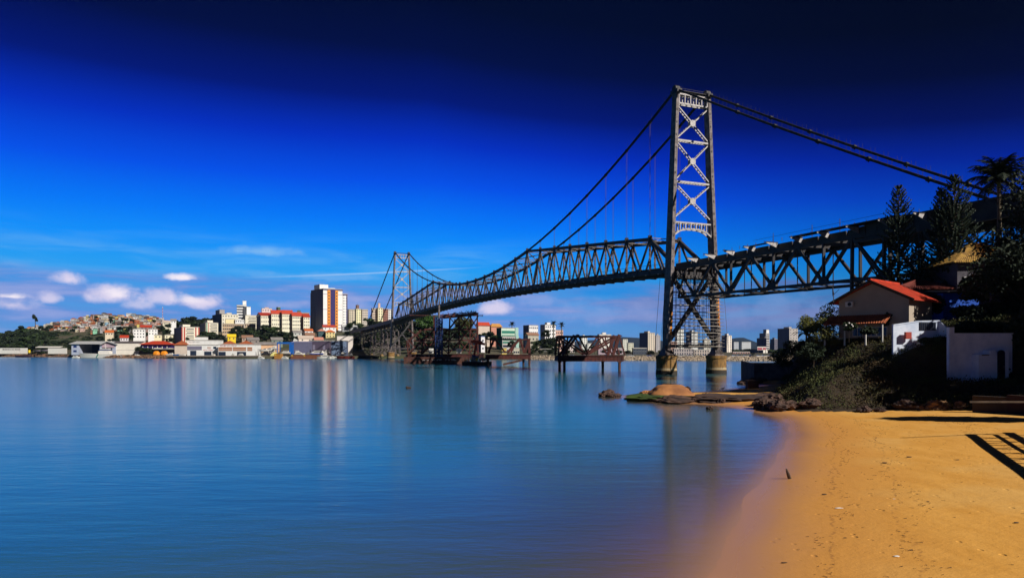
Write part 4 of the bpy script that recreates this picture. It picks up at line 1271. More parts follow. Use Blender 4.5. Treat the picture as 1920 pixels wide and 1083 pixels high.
# small houses under the tower
HS = [('white gabled house with brown roof below the striped tower', 603, 606, 630, 613, 790, WH_, RED, 'gable', (3, 1)),
      ('white cottage with orange roof below the red roofed flats', 569, 572, 587, 620, 760, WH_, mat('orange_roof', (.62, .14, .03), .8), 'gable', (2, 1)),
      ('teal walled house with pink roof below the striped tower', 594, 597, 610, 620, 745, (.05, .10, .11), mat('pink_roof', (.60, .25, .18), .8), 'hip', (2, 2)),
      ('cream house with orange roof and dark basement below the tower', 609, 611, 628, 622, 742, (.70, .58, .28), mat('orange_roof', (.62, .14, .03), .8), 'hip', (3, 2)),
      ('yellow house with flat front above the yacht club roofs', 424, 427, 442, 631, 660, (.88, .62, .03), YELP, 'gable', (2, 1)),
      ('long low house with brown roof right of the yellow house', 451, 454, 474, 633, 655, (.45, .33, .26), mat('brown_roof', (.32, .17, .11), .9), 'gable', (3, 1)),
      ('grey shed roof house among the trees above the boatyard', 462, 464, 486, 637, 640, (.28, .24, .22), GRROOF, 'gable', (2, 1)),
      ('dull green roofed shed above the boatyard', 507, 509, 530, 637, 650, (.20, .24, .20), GRROOF, 'gable', (2, 1)),
      ('white shed with low gable behind the blue boat hoist', 558, 560, 588, 634, 640, (.80, .68, .58), mat('pinkish_roof', (.62, .50, .42), .8), 'gable', (2, 1)),
      ('brown house with white gable right of the white shed', 571, 573, 590, 628, 690, (.50, .28, .20), mat('brown_roof', (.32, .17, .11), .9), 'gable', (2, 1)),
      ('pale shed with pink roof left of the mural building', 588, 590, 606, 637, 640, (.55, .42, .38), mat('pink_roof', (.60, .25, .18), .8), 'gable', (2, 1)),
      ('white house among trees right of the cream villa', 548, 550, 566, 623, 720, (.55, .55, .52), GRROOF, 'gable', (2, 1)),
      ('long grey roofed depot above the green slope', 640, 642, 676, 612, 800, (.35, .36, .38), mat('pale_sheet_roof', (.50, .50, .50), .7), 'gable', (4, 1)),
      ('red roofed white house on the wooded slope, upper', 195, 197, 212, 623, 720, (.72, .62, .46), mat('orange_roof', (.62, .14, .03), .8), 'gable', (3, 1)),
      ('red roofed white house behind the grey roofed boat shed', 222, 225, 240, 633, 670, (.78, .74, .76), RED, 'gable', (3, 1)),
      ('white villa with balconies behind the red pavilion', 247, 250, 272, 617, 740, WH_, CONCG, 'flat', (4, 3)),
      ('tall white house behind the villa under the red roof', 276, 278, 295, 617, 760, WH_, CONCG, 'flat', (3, 2)),
      ('wide red roofed house on the slope below the slum hill', 261, 263, 284, 613, 800, (.30, .2, .18), RED, 'gable', (3, 1)),
      ('pale yellow block left of the one with brown side', 287, 289, 303, 628, 700, (.85, .76, .50), CONCG, 'flat', (2, 1)),
      ('pale yellow block with a brown left side near the red pier flats', 304, 309, 324, 628, 700, (.85, .78, .55), CONCG, 'flat', (2, 1)),
      ('blocky cream house at the right foot of the slum hill', 302, 305, 330, 604, 900, (.66, .60, .46), mat('pinkish_roof', (.62, .50, .42), .8), 'gable', (3, 2)),
      ('white gabled house below the hilltop wood', 318, 320, 330, 601, 880, WH_, GRROOF, 'gable', (2, 1))]
for lb, pl, pe, pr, py, Y, wc, rc, rf, (c_, r_) in HS:
    building(lb, pl, pe, pr, py, Y, wc, th=24, D=9, roof=rf, rc=rc, rh=2.4, cols=c_, rows=r_, fh=3.2, ww=1.1, wh=1.1, name='house', cat='house', eave=.5,
             short={'white villa with balconies behind the red pavilion': 'the white balcony villa', 'yellow house with flat front above the yacht club roofs': 'the yellow house',
                    'red roofed white house on the wooded slope, upper': 'the lone red roofed house'}.get(lb))

# ---- waterfront, left to right
wl = thing('boundary_wall', 'long white wall with dark lettering at the left edge of the far shore', 'wall', at(-12, 661, 684), R(-1))
k = 684 / F
b = MB(); b.box(0, 0, -1, 64 * k, .5, 4.7); b.build('wall_panel', WHITE, wl)
lettering('MARINHA DO BRASIL', wl, (17 * k, -.04, 2.6), 2.1, DKL, 0, 34 * k)
LANDMARKS.append((25, 'the white lettered wall'))
w2 = thing('boundary_wall', 'plain white wall behind the grey inflatable boats', 'wall', at(90, 661, 660), R(-2))
k = 660 / F
b = MB(); b.box(0, 0, -1, 36 * k, .5, 4.4); b.build('wall_panel', WHITE, w2)
w3 = thing('shelter', 'long low white canopy roof behind the plain white wall', 'shelter', at(66, 655, 690), 0)
b = MB(); b.prism([(0, 0, 2), (0, 5, 3), (0, 5, 3.3), (0, 0, 2.3)], (46 * 690 / F, 0, 0)); b.build('canopy', WHITE, w3)
b = MB()
for i in range(6): b.beam((i * 4.6 + .5, .3, -2), (i * 4.6 + .5, .3, 2.1), .2, .2)
b.build('post', STEELD, w3)
# hangar
hg_ = thing('boat_hangar', 'wide open fronted grey hangar with a pale sheet roof beside the lettered walls', 'hangar', at(134, 663, 612), R(4))
LANDMARKS.append((165, 'the open hangar'))
k = 612 / F; SHD = wall_mat((.42, .46, .58))
W1, H1, Dp = 80 * k, 8.6, 22
b = MB(); b.box(0, 0, -1, 6.5, Dp, H1); b.box(6.5, Dp - .4, -1, 24, Dp, H1); b.box(24, 0, -1, 26, Dp, H1); b.box(W1 - 3, 0, -1, W1, Dp, H1); b.build('wall', SHD, hg_)
b = MB(); b.prism([(-1.5, -1.5, H1), (-1.5, Dp / 2, H1 + 2.4), (-1.5, Dp + 1, H1), (-1.5, Dp + 1, H1 + .3), (-1.5, Dp / 2, H1 + 2.7), (-1.5, -1.5, H1 + .3)], (28, 0, 0)); b.build('roof', mat('pale_sheet_roof', (.50, .50, .50), .7), hg_)
b = MB(); b.prism([(25, -2, H1 - .5), (31, -2, H1 + 2.6), (W1 + 1.5, -2, H1), (W1 + 1.5, -2, H1 - .4), (31, -2, H1 + 2.1), (25, -2, H1 - .9)], (0, Dp + 2, 0)); b.build('porch_roof', mat('pale_sheet_roof', (.50, .50, .50), .7), hg_)
b = MB(); b.box(6.5, Dp - .8, -1, 24, Dp - .42, H1 - .2); b.build('interior_shade', wall_mat((.05, .05, .12)), hg_)  # dark sheet before the rear wall paints the hangar's interior shade
b = MB(); b.prism([(26, -.3, H1 - 1), (31, -.3, H1 + 1.6), (W1 - 1, -.3, H1 - 1), (W1 - 1, -.3, 5.5), (26, -.3, 5.5)], (0, .3, 0)); b.build('porch_gable', wall_mat((.50, .36, .42)), hg_)
for z in (1.5, 5.5):
    b = MB(); b.box(1.6, -.06, z, 4.4, .02, z + 1.7); b.build('window', GLASSB, hg_)
building('long cream windowless shed with a dark sheet roof right of the open hangar', 209, 211, 264, 643, 615, (.86, .80, .70), th=5, D=16, roof='gable', rc=DKROOF, rh=1.6, name='boat_shed', cat='shed', cols=0, rows=0,
         stripes=[(.0, 1, .48, .5, wall_mat((.4, .35, .35)))], eave=.3, short='the cream shed')
pv = thing('waterfront_pavilion', 'navy walled pavilion under a broad red hipped roof on a terrace', 'pavilion', at(264, 651, 612), R(5))
LANDMARKS.append((292, 'the red hipped pavilion'))
k = 612 / F; Lp = 54 * k
b = MB(); b.add([(-1.5, -2, 2.6), (Lp + 1.5, -2, 2.6), (Lp + 1.5, 13, 2.6), (-1.5, 13, 2.6), (8, 5.5, 5.9), (Lp - 8, 5.5, 5.9)], [(0, 1, 5, 4), (1, 2, 5), (2, 3, 4, 5), (3, 0, 4), (3, 2, 1, 0)]); b.build('roof', RED, pv)
b = MB(); b.box(0, 0, -.5, Lp, 11, 2.58); b.build('wall', NAVY, pv)
for i in range(6):
    b = MB(); b.box(2 + i * 4.1, -1.2, -.9, 2.4 + i * 4.1, -.8, .9); b.build('balustrade_post', WHITE, pv)
b = MB(); b.box(-4, -4, -1.6, Lp + 16, 11, -.9); b.build('terrace', CONCG, pv)
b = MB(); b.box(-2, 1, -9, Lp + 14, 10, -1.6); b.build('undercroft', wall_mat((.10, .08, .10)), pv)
for pl, pr, py, Y, lb in ((327, 350, 646, 590, 'terracotta hipped roof hall right of the red pavilion'), (415, 442, 646, 575, 'left terracotta hipped roof behind the yacht club'), (445, 475, 646, 575, 'right terracotta hipped roof behind the yacht club')):
    building(lb, pl, pl + .4, pr, py, Y, (.6, .5, .42), th=14, D=13, roof='hip', rc=TERRA, rh=3.6, name='hall', cat='hall', eave=1.0)
building('white upper clubhouse with a row of blue glazing and a grey roof', 350, 351, 412, 638, 600, WH_, th=6, D=10, rows=0, cols=0, name='clubhouse', short='the white clubhouse',
         stripes=[(.03, .29, .28, .55, GLASSB), (.37, .62, .28, .55, GLASSB), (.68, .9, .28, .55, GLASSB)], text=((6, 7, 6), .05, .7, DKL), tz=.88)
building('white box on the roof of the clubhouse', 365, 366, 386, 632, 606, WH_, th=6, D=6, name='roof_block')
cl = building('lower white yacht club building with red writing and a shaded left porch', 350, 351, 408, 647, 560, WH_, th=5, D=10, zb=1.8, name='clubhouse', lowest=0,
         stripes=[(.0, .48, .55, .92, wall_mat((.18, .17, .24))), (.10, .30, .05, .5, GLASS), (.34, .48, .08, .5, WM), (.56, .80, .06, .42, GLASS), (.66, .78, .68, .86, wall_mat((.6, .45, .4))), (.86, .96, .66, .88, GLASS)],  # first dark panel paints the shade of the left porch
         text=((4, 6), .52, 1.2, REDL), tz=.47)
cb = building('white yacht club shed with brown louvre panels and faded red writing', 408, 409, 480, 646, 556, WH_, th=4, D=14, zb=1.8, name='clubhouse', lowest=0, short='the louvred yacht club shed',
         stripes=[(.01, .37, .62, .78, BRICK), (.01, .37, .46, .58, BRICK), (.39, .74, .62, .78, BRICK), (.39, .74, .46, .58, BRICK), (.77, .90, .62, .78, BRICK), (.77, .90, .46, .58, BRICK), (.01, .20, .04, .38, GLASS), (.5, .74, .04, .38, GLASS)],
         text=((7, 4, 6), .06, 1.1, REDL), tz=.85)
building('peach walled workshop with grey roof right of the yacht club', 482, 483, 520, 646, 590, (.80, .50, .30), th=8, D=12, roof='gable', rc=GRROOF, rh=2.2, cols=4, rows=1, name='workshop', cat='workshop')
qy = thing('quay', 'dark undercut timber quay below the yacht club', 'quay', (0, 0, 0))
b = MB()
p0, p1 = at(318, 671, 548), at(497, 671, 536)
p0.z = p1.z = 1.7
b.beam(p0, p1, 7, .7); b.build('quay_deck', mat('quay_boards', (.30, .24, .20), .9), qy)
b = MB()
for i in range(30):
    c = p0.lerp(p1, i / 29); b.tube((c.x, c.y - 3, -2), (c.x, c.y - 3, 1.3), .25, n=6)
b.build('quay_pile', BARK, qy)
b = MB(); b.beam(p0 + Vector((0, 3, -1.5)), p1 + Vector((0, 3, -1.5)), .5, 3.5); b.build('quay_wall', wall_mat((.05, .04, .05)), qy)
# boat hoist
hz = thing('boat_hoist', 'tall blue travelling boat hoist frame over the boatyard', 'boat hoist', at(520, 668, 545), R(4)); hz.location.z = 1.8
BLU = mat('strong_blue_paint', (.01, .12, .48), .5, 0, .2); k = 545 / F; zt = (668 - 643) * k
b = MB()
for x in (0, 25 * k):
    for y in (0, 8): b.beam((x, y, 0), (x, y, zt), .55, .55)
    b.beam((x, 0, zt), (x, 8, zt), .7, .9); b.beam((x, 0, 1), (x, 8, 1), .6, .8)
b.build('leg_frame', BLU, hz)
b = MB(); b.beam((0, 8, zt), (25 * k, 8, zt), .7, 1.2); b.beam((0, 0, zt - .2), (25 * k, 0, zt - .2), .7, 1.4); b.build('crossbeam', BLU, hz)
b = MB(); b.box(25 * k - 1.2, -.5, 2, 25 * k + 1.6, 1.6, zt - 1); b.build('machine_house', BLU, hz)
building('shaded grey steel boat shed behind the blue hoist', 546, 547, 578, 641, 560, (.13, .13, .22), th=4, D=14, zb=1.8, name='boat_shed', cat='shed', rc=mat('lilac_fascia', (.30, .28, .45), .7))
building('dark shed with a red gable between the boat shed and the mural', 578, 579, 617, 639, 575, (.08, .06, .10), th=4, D=14, zb=1.8, name='boat_shed', cat='shed', cols=2, rows=1, ww=2, wh=4, glass=wall_mat((.2, .18, .26)))
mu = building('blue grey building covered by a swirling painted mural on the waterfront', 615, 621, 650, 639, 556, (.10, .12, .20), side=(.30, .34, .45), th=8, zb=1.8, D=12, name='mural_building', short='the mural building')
mm_ = bpy.data.materials.new('swirling_mural'); mm_.use_nodes = True
k_ = NT(mm_.node_tree); co_ = k_.n('ShaderNodeTexCoord').outputs['Object']
f_ = k_.noise(co_, .22, 2, .5, 2.0)
f_ = k_.m('ABSOLUTE', k_.m('SINE', k_.m('MULTIPLY', f_, 11)))
k_.put(mm_.node_tree.nodes['Principled BSDF'].inputs['Base Color'], k_.mix(k_.smooth(f_, .5, .9), (.025, .03, .06, 1), (.16, .22, .34, 1)))
b = MB(); b.box(.2, -.1, .2, mu['_L'] - .2, -.01, mu['_H'] - .2); b.build('mural_panel', mm_, mu)
building('plain white gable block above and right of the mural building', 630, 632, 661, 630, 590, (.82, .74, .68), side=(.15, .15, .22), th=10, zb=1.8, D=10, name='warehouse', short='the white gable block')

# ---- buildings right of the far tower and behind the work platforms
RB = [('red roofed white house with a steep gable right of the tall falsework', 893, 897, 918, 610, 640, (.62, .5, .42), RED, 'gable', 4, 1, 3.0),
      ('orange hip roofed house on the ridge right of the red roofed one', 918, 921, 941, 612, 650, (.55, .25, .18), mat('ochre_tiles', (.55, .26, .06), .8), 'hip', 3, 1, 3.0),
      ('teal and white office block with ribbon windows on the slope', 931, 940, 972, 615, 600, (.62, .74, .62), None, 'flat', 0, 0, 0),
      ('pale long terrace below the teal office block', 940, 942, 973, 631, 570, (.50, .47, .45), CONCG, 'flat', 8, 4, 0),
      ('left white block with a blue shaded side under the palms', 981, 992, 1009, 610, 680, (.80, .78, .78), CONCG, 'flat', 5, 5, 0),
      ('small tan house with brown roof below the left white block', 984, 990, 1010, 628, 600, (.45, .42, .34), mat('brown_roof', (.32, .17, .11), .9), 'gable', 3, 2, 2.0),
      ('right white block with a blue shaded side under the palms', 1013, 1022, 1042, 609, 690, (.80, .78, .78), CONCG, 'flat', 5, 7, 0),
      ('pinkish flats just right of the white blocks', 1040, 1042, 1056, 619, 700, (.62, .38, .32), CONCG, 'flat', 4, 4, 0),
      ('blue and white cabin behind the orange crane', 889, 902, 909, 631, 560, (.78, .76, .80), mat('blue_sheet', (.10, .16, .40), .7), 'flat', 1, 2, 0),
      ('yellow kiosk behind the middle platform', 940, 941, 950, 652, 500, (.50, .38, .10), CONCG, 'flat', 3, 1, 0),
      ('cream kiosk right of the yellow one', 962, 963, 974, 653, 500, (.45, .42, .34), CONCG, 'flat', 3, 1, 0),
      ('white flats seen through the left half of the lone platform', 1060, 1062, 1077, 640, 700, (.62, .52, .50), CONCG, 'flat', 4, 4, 0),
      ('slim white tower with dark windows behind the lone platform', 1088, 1091, 1101, 632, 800, (.80, .80, .76), CONCG, 'flat', 3, 7, 0),
      ('lower white flats beside the slim white tower', 1100, 1102, 1110, 644, 800, (.80, .80, .76), CONCG, 'flat', 2, 4, 0),
      ('wide white flats with roof plant behind the lone platform', 1120, 1124, 1146, 627, 850, (.74, .70, .66), CONCG, 'flat', 5, 7, 0),
      ('low mauve warehouse seen under the right truss of the lone platform', 1120, 1122, 1168, 653, 620, (.35, .27, .32), CONCG, 'flat', 5, 1, 0),
      ('pale flats at the right end of the lone platform', 1166, 1168, 1177, 636, 1100, (.55, .56, .50), CONCG, 'flat', 2, 6, 0),
      ('cream flats left of the grey striped tower', 1176, 1178, 1188, 643, 1000, (.60, .60, .48), CONCG, 'flat', 3, 5, 0),
      ('dark glass fronted block by the rocks, left of the near bridge tower', 1185, 1187, 1213, 653, 560, (.05, .06, .08), CONCG, 'flat', 5, 2, 0),
      ('grey tower block with a cream edge left of the near bridge tower', 1199, 1215, 1228, 624, 950, (.62, .54, .44), CONCG, 'flat', 3, 10, 0),
      ('narrow grey block between the cream edged tower and the bridge leg', 1228, 1230, 1238, 629, 960, (.40, .38, .40), CONCG, 'flat', 2, 9, 0),
      ('white bay fronted tower seen through the scaffold, left one', 1266, 1270, 1282, 617, 1000, (.66, .66, .62), CONCG, 'flat', 3, 12, 0),
      ('pale tower seen through the scaffold, middle one', 1286, 1297, 1309, 622, 1050, (.60, .60, .58), CONCG, 'flat', 3, 11, 0),
      ('low cream flats seen through the scaffold, right one', 1318, 1320, 1332, 636, 1000, (.55, .52, .46), CONCG, 'flat', 3, 7, 0),
      ('brown flats behind the left bridge pier', 1254, 1256, 1270, 640, 800, (.30, .18, .14), CONCG, 'flat', 4, 5, 0),
      ('long grey hall at the waterline between the bridge piers', 1262, 1264, 1300, 654, 560, (.34, .30, .30), CONCG, 'flat', 8, 2, 0),
      ('second long hall nearer the right bridge pier', 1300, 1302, 1330, 656, 560, (.42, .36, .32), CONCG, 'flat', 6, 2, 0),
      ('slim tower with sunlit cream front right of the near bridge tower', 1353, 1363, 1372, 629, 900, (.82, .74, .66), CONCG, 'flat', 2, 10, 0),
      ('wide hazy block far behind, nearer the slim cream tower', 1372, 1376, 1385, 641, 1900, (.42, .44, .48), CONCG, 'flat', 3, 6, 0),
      ('wide hazy slab block far behind below the mountain', 1388, 1391, 1408, 641, 1900, (.50, .52, .54), CONCG, 'flat', 7, 5, 0),
      ('dark round topped office tower above the red and white hoarding', 1419, 1437, 1442, 634, 1000, (.16, .15, .18), CONCG, 'flat', 2, 9, 0),
      ('upper setback storeys of the dark office tower', 1424, 1436, 1443, 625, 1012, (.30, .29, .30), CONCG, 'flat', 2, 3, 0),
      ('top cap block of the dark office tower with a white edge', 1431, 1437, 1442, 618, 1020, (.80, .78, .75), CONCG, 'flat', 1, 2, 0),
      ('banded low office block beneath the red and white hoarding', 1406, 1431, 1439, 655, 800, (.72, .68, .60), CONCG, 'flat', 2, 4, 0),
      ('small dark block between the two dark towers on the right', 1444, 1452, 1458, 636, 1100, (.14, .13, .17), CONCG, 'flat', 2, 7, 0),
      ('tall dark tower with balconies half hidden by the bank trees', 1458, 1480, 1496, 616, 950, (.42, .38, .36), CONCG, 'flat', 3, 9, 0),
      ('long low terracotta shed by the right seawall', 1372, 1374, 1406, 660, 700, (.32, .18, .16), CONCG, 'flat', 7, 1, 0)]
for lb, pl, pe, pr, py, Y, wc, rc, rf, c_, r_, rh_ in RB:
    sd_ = (.02, .16, .15) if 'teal' in lb else ((.10, .13, .24) if pe - pl > 4 else None)  # dark blue left faces have shade painted in; teal is real colour
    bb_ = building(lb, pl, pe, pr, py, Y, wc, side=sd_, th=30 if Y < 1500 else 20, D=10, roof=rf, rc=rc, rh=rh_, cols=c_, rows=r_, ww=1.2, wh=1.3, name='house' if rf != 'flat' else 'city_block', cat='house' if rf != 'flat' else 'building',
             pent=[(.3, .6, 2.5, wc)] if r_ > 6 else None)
    LANDMARKS.append(((pe + pr) / 2, 'the ' + ' '.join(lb.split()[:4])) if pe in (921, 992, 1022, 1124, 1215) else (1e6, ''))
    if 'teal' in lb:
        for z0, z1 in ((.78, .90), (.62, .72), (.40, .52)):
            b = MB(); b.box(.5, -.1, bb_['_H'] * z0, bb_['_L'] * .78, .01, bb_['_H'] * z1); b.build('ribbon_window', GRNP if z0 > .5 else GLASS, bb_)
        b = MB(); b.box(bb_['_L'] * .8, -.6, 0, bb_['_L'] * .97, -.01, bb_['_H'] + .8); b.build('corner_pier', wall_mat((.35, .55, .48)), bb_)
    if 'banded' in lb or 'round topped' in lb:
        for j in range(6):
            b = MB(); b.box(-.3, -.3, bb_['_H'] * (.1 + .15 * j), bb_['_L'] + .2, -.01, bb_['_H'] * (.1 + .15 * j) + .9); b.build('floor_band', WHITE, bb_)
LANDMARKS = [l for l in LANDMARKS if l[0] < 1e5]
ho = thing('hoarding', 'red and white advertising hoarding below the dark office tower', 'hoarding', at(1420, 656, 790), R(2)); k = 790 / F
b = MB(); b.box(0, 0, 0, 17 * k, .5, 6.5 * k); b.build('board', WHITE, ho)
for x0_, x1_ in ((.3, 9.2 * k), (10.4 * k, 17 * k - .3)):
    b = MB(); b.box(x0_, -.05, .3, x1_, -.005, 4.6 * k); b.build('red_field', mat('faded_red_print', (.55, .12, .16), .7, 0, .4, 1.2), ho)
b = MB(); b.box(1, .5, -8, 1.5, 1, 3); b.box(16 * k, .5, -8, 16 * k + .5, 1, 3); b.build('post', STEELD, ho)
# flat pavilion on the rocks
pv2 = thing('open_pavilion', 'flat roofed grey open pavilion among trees above the rocks', 'pavilion', at(1012, 660, 500), R(2))
b = MB(); b.box(0, 0, 2.2, 8.5, 5, 2.6); b.box(.5, .5, .6, 8, 4.5, .9); b.build('slab', CONCG, pv2)
b = MB(); b.beam((4, 2, -2), (4, 2, 2.2), .4, .4); b.build('column', CONCG, pv2)

# ---------------------------------------------------------------- slum houses on the hilltop
PAL = [('pale pink', (.62, .42, .36)), ('cream', (.72, .62, .44)), ('white', (.74, .72, .70)), ('bare brick', (.36, .15, .08)), ('terracotta', (.45, .20, .11)), ('grey', (.36, .34, .34)),
       ('sky blue', (.28, .50, .66)), ('mint green', (.28, .60, .40)), ('yellow', (.72, .58, .18)), ('lilac', (.45, .32, .42)), ('peach', (.70, .42, .24)), ('dark brown', (.12, .07, .05))]
RFS = [('grey sheet roof', GRROOF), ('orange tile roof', TERRA), ('dark sheet roof', DKROOF), ('pale flat roof', mat('pale_sheet_roof', (.50, .50, .50), .7))]
sky_x = [35, 60, 85, 110, 140, 165, 190, 225, 250, 285, 300, 330]
sky_y = [615, 611, 607, 603, 597, 591, 588, 591, 589, 594, 598, 603]
nh = 0
rows_ = [(0, 1050), (3, 1030), (6, 1008), (9.5, 985), (13, 960), (17, 930), (21, 900), (26, 865)]
rname = ['crest', 'second', 'third', 'fourth', 'fifth', 'sixth', 'seventh', 'lowest']
for ri, (dy, Y) in enumerate(rows_):
    px = 48 + rnd.uniform(0, 4) + ri * 3
    end = 322 - ri * 4
    cnt = 0
    while px < end:
        wd = rnd.uniform(3.8, 8.8); py = float(np.interp(px, sky_x, sky_y)) + dy + rnd.uniform(-1.5, 2.5)
        lim = 620 if px > 100 else 613 + (px - 40) * .1
        if (ri >= 6 and (rnd.random() < .5 or px < 130)) or py > lim or rnd.random() < .1:
            px += wd * .8; continue
        nm, c = rnd.choices(PAL, [4, 5, 6, 2, 1.5, 3, 1.2, .8, .8, 1, 1.5, 2])[0]; rn, rm = rnd.choices(RFS, [3, 2.5, 3.5, 2])[0]
        k = Y / F; wdm = wd * k; hm = rnd.uniform(5, 9.5); dm = rnd.uniform(6, 9)
        p = at(px, py, Y)
        cnt += 1; nh += 1
        b = MB(); b.box(0, 0, -hm, wdm, dm, 0, k=0)
        gb = rnd.random() < .6
        if gb and rnd.random() < .6: b.prism([(-.3, -.4, -.2), (-.3, dm / 2, 1.7), (-.3, dm + .4, -.2)], (wdm + .6, 0, 0), k=1)
        elif gb: b.prism([(-.4, -.4, -.1), (wdm / 2, -.4, 1.6), (wdm + .4, -.4, -.1)], (0, dm + .6, 0), k=1)
        else: b.prism([(-.3, -.4, .0), (-.3, dm + .4, .7), (-.3, dm + .4, .9), (-.3, -.4, .2)], (wdm + .6, 0, 0), k=1)
        h_ = b.build('hillside_house', [wall_mat(c, .3), rm], None, p, R(rnd.uniform(5, 35)))
        ph = 'storey' if hm < 7 else 'tall'
        tag(h_, '%s box house with %s, %s slum hill row, number %d from left' % (nm, rn, rname[ri], cnt), 'house', 'crowded houses on the slum hill')
        wn = None; nw = 2 if wd < 8 else 3
        for q in range(nw):
            x = wdm * (q + .5) / nw
            for z in ((-2.6,) if hm < 7 else (-2.6, -5.4)): 
                if rnd.random() < .8: link('window', window_mesh(.9, 1.1, GLASS), h_, (x, -.03, z))
        px += wd * rnd.uniform(.85, 1.25)
for px, py, h, lb in ((305, 575, 24, 'slim red and white lattice mast on the right end of the slum hill'), (205, 602, 11, 'white lamp mast on the wooded slope below the slum hill')):
    Y = 960 if h == 24 else 760
    ms = thing('radio_mast' if h == 24 else 'lamp_mast', lb, 'mast', at(px, py, Y) - Vector((0, 0, h)))
    b = MB()
    for i in range(12):
        b.beam((-.25, 0, h * i / 12), (.25, 0, h * (i + 1) / 12), .3, .3, k=i % 2); b.beam((.25, 0, h * i / 12), (-.25, 0, h * (i + 1) / 12), .3, .3, k=i % 2)
    b.build('mast_pole', [REDL if h == 24 else WHITE, WHITE], ms)
# ---------------------------------------------------------------- trees of the far shore
protos = []
for s in range(5):
    r = broad_tree('bushy_tree', 'x', (0, 0, -500), 11, 5.2, 20 + s, [LEAF, LEAFD, LEAF, LEAFD, LEAFD][s], n=1100, size=.75, nb=11)
    protos.append(r)
TL = []
def T(px, py, Y, h, wide=1.0): TL.append((px, py, Y, h, wide))
for Y, dy, st in ((900, 0, 9), (870, 4, 9), (830, 10, 8), (780, 18, 8), (720, 27, 8)):           # wooded slope on the left
    px = -14
    while px < (130 if Y == 900 else 208):
        ytop = float(np.interp(px, [-20, 0, 20, 40, 70, 110, 150, 200, 260], [632, 628, 619, 614, 620, 622, 622, 622, 628])) + dy
        if ytop < 650: T(px + rnd.uniform(-3, 3), ytop + rnd.uniform(-2.5, 2.5), Y + rnd.uniform(-15, 15), rnd.uniform(10, 14), 1.1)
        px += st
for q in range(60):
    px = rnd.uniform(50, 320); T(px, float(np.interp(px, [35, 110, 190, 250, 330], [615, 603, 588, 589, 603])) + rnd.uniform(2, 24), rnd.uniform(870, 1040), rnd.uniform(5, 7), 1.1)
for px in range(322, 436, 8): T(px + rnd.uniform(-2, 2), 597 + rnd.uniform(-2.5, 3) + (4 if px < 335 or px > 425 else 0), 960, 15, 1.1)   # wood on the ridge
for px in range(328, 420, 9): T(px + rnd.uniform(-2, 2), 604 + rnd.uniform(-2, 3), 930, 13, 1.1)
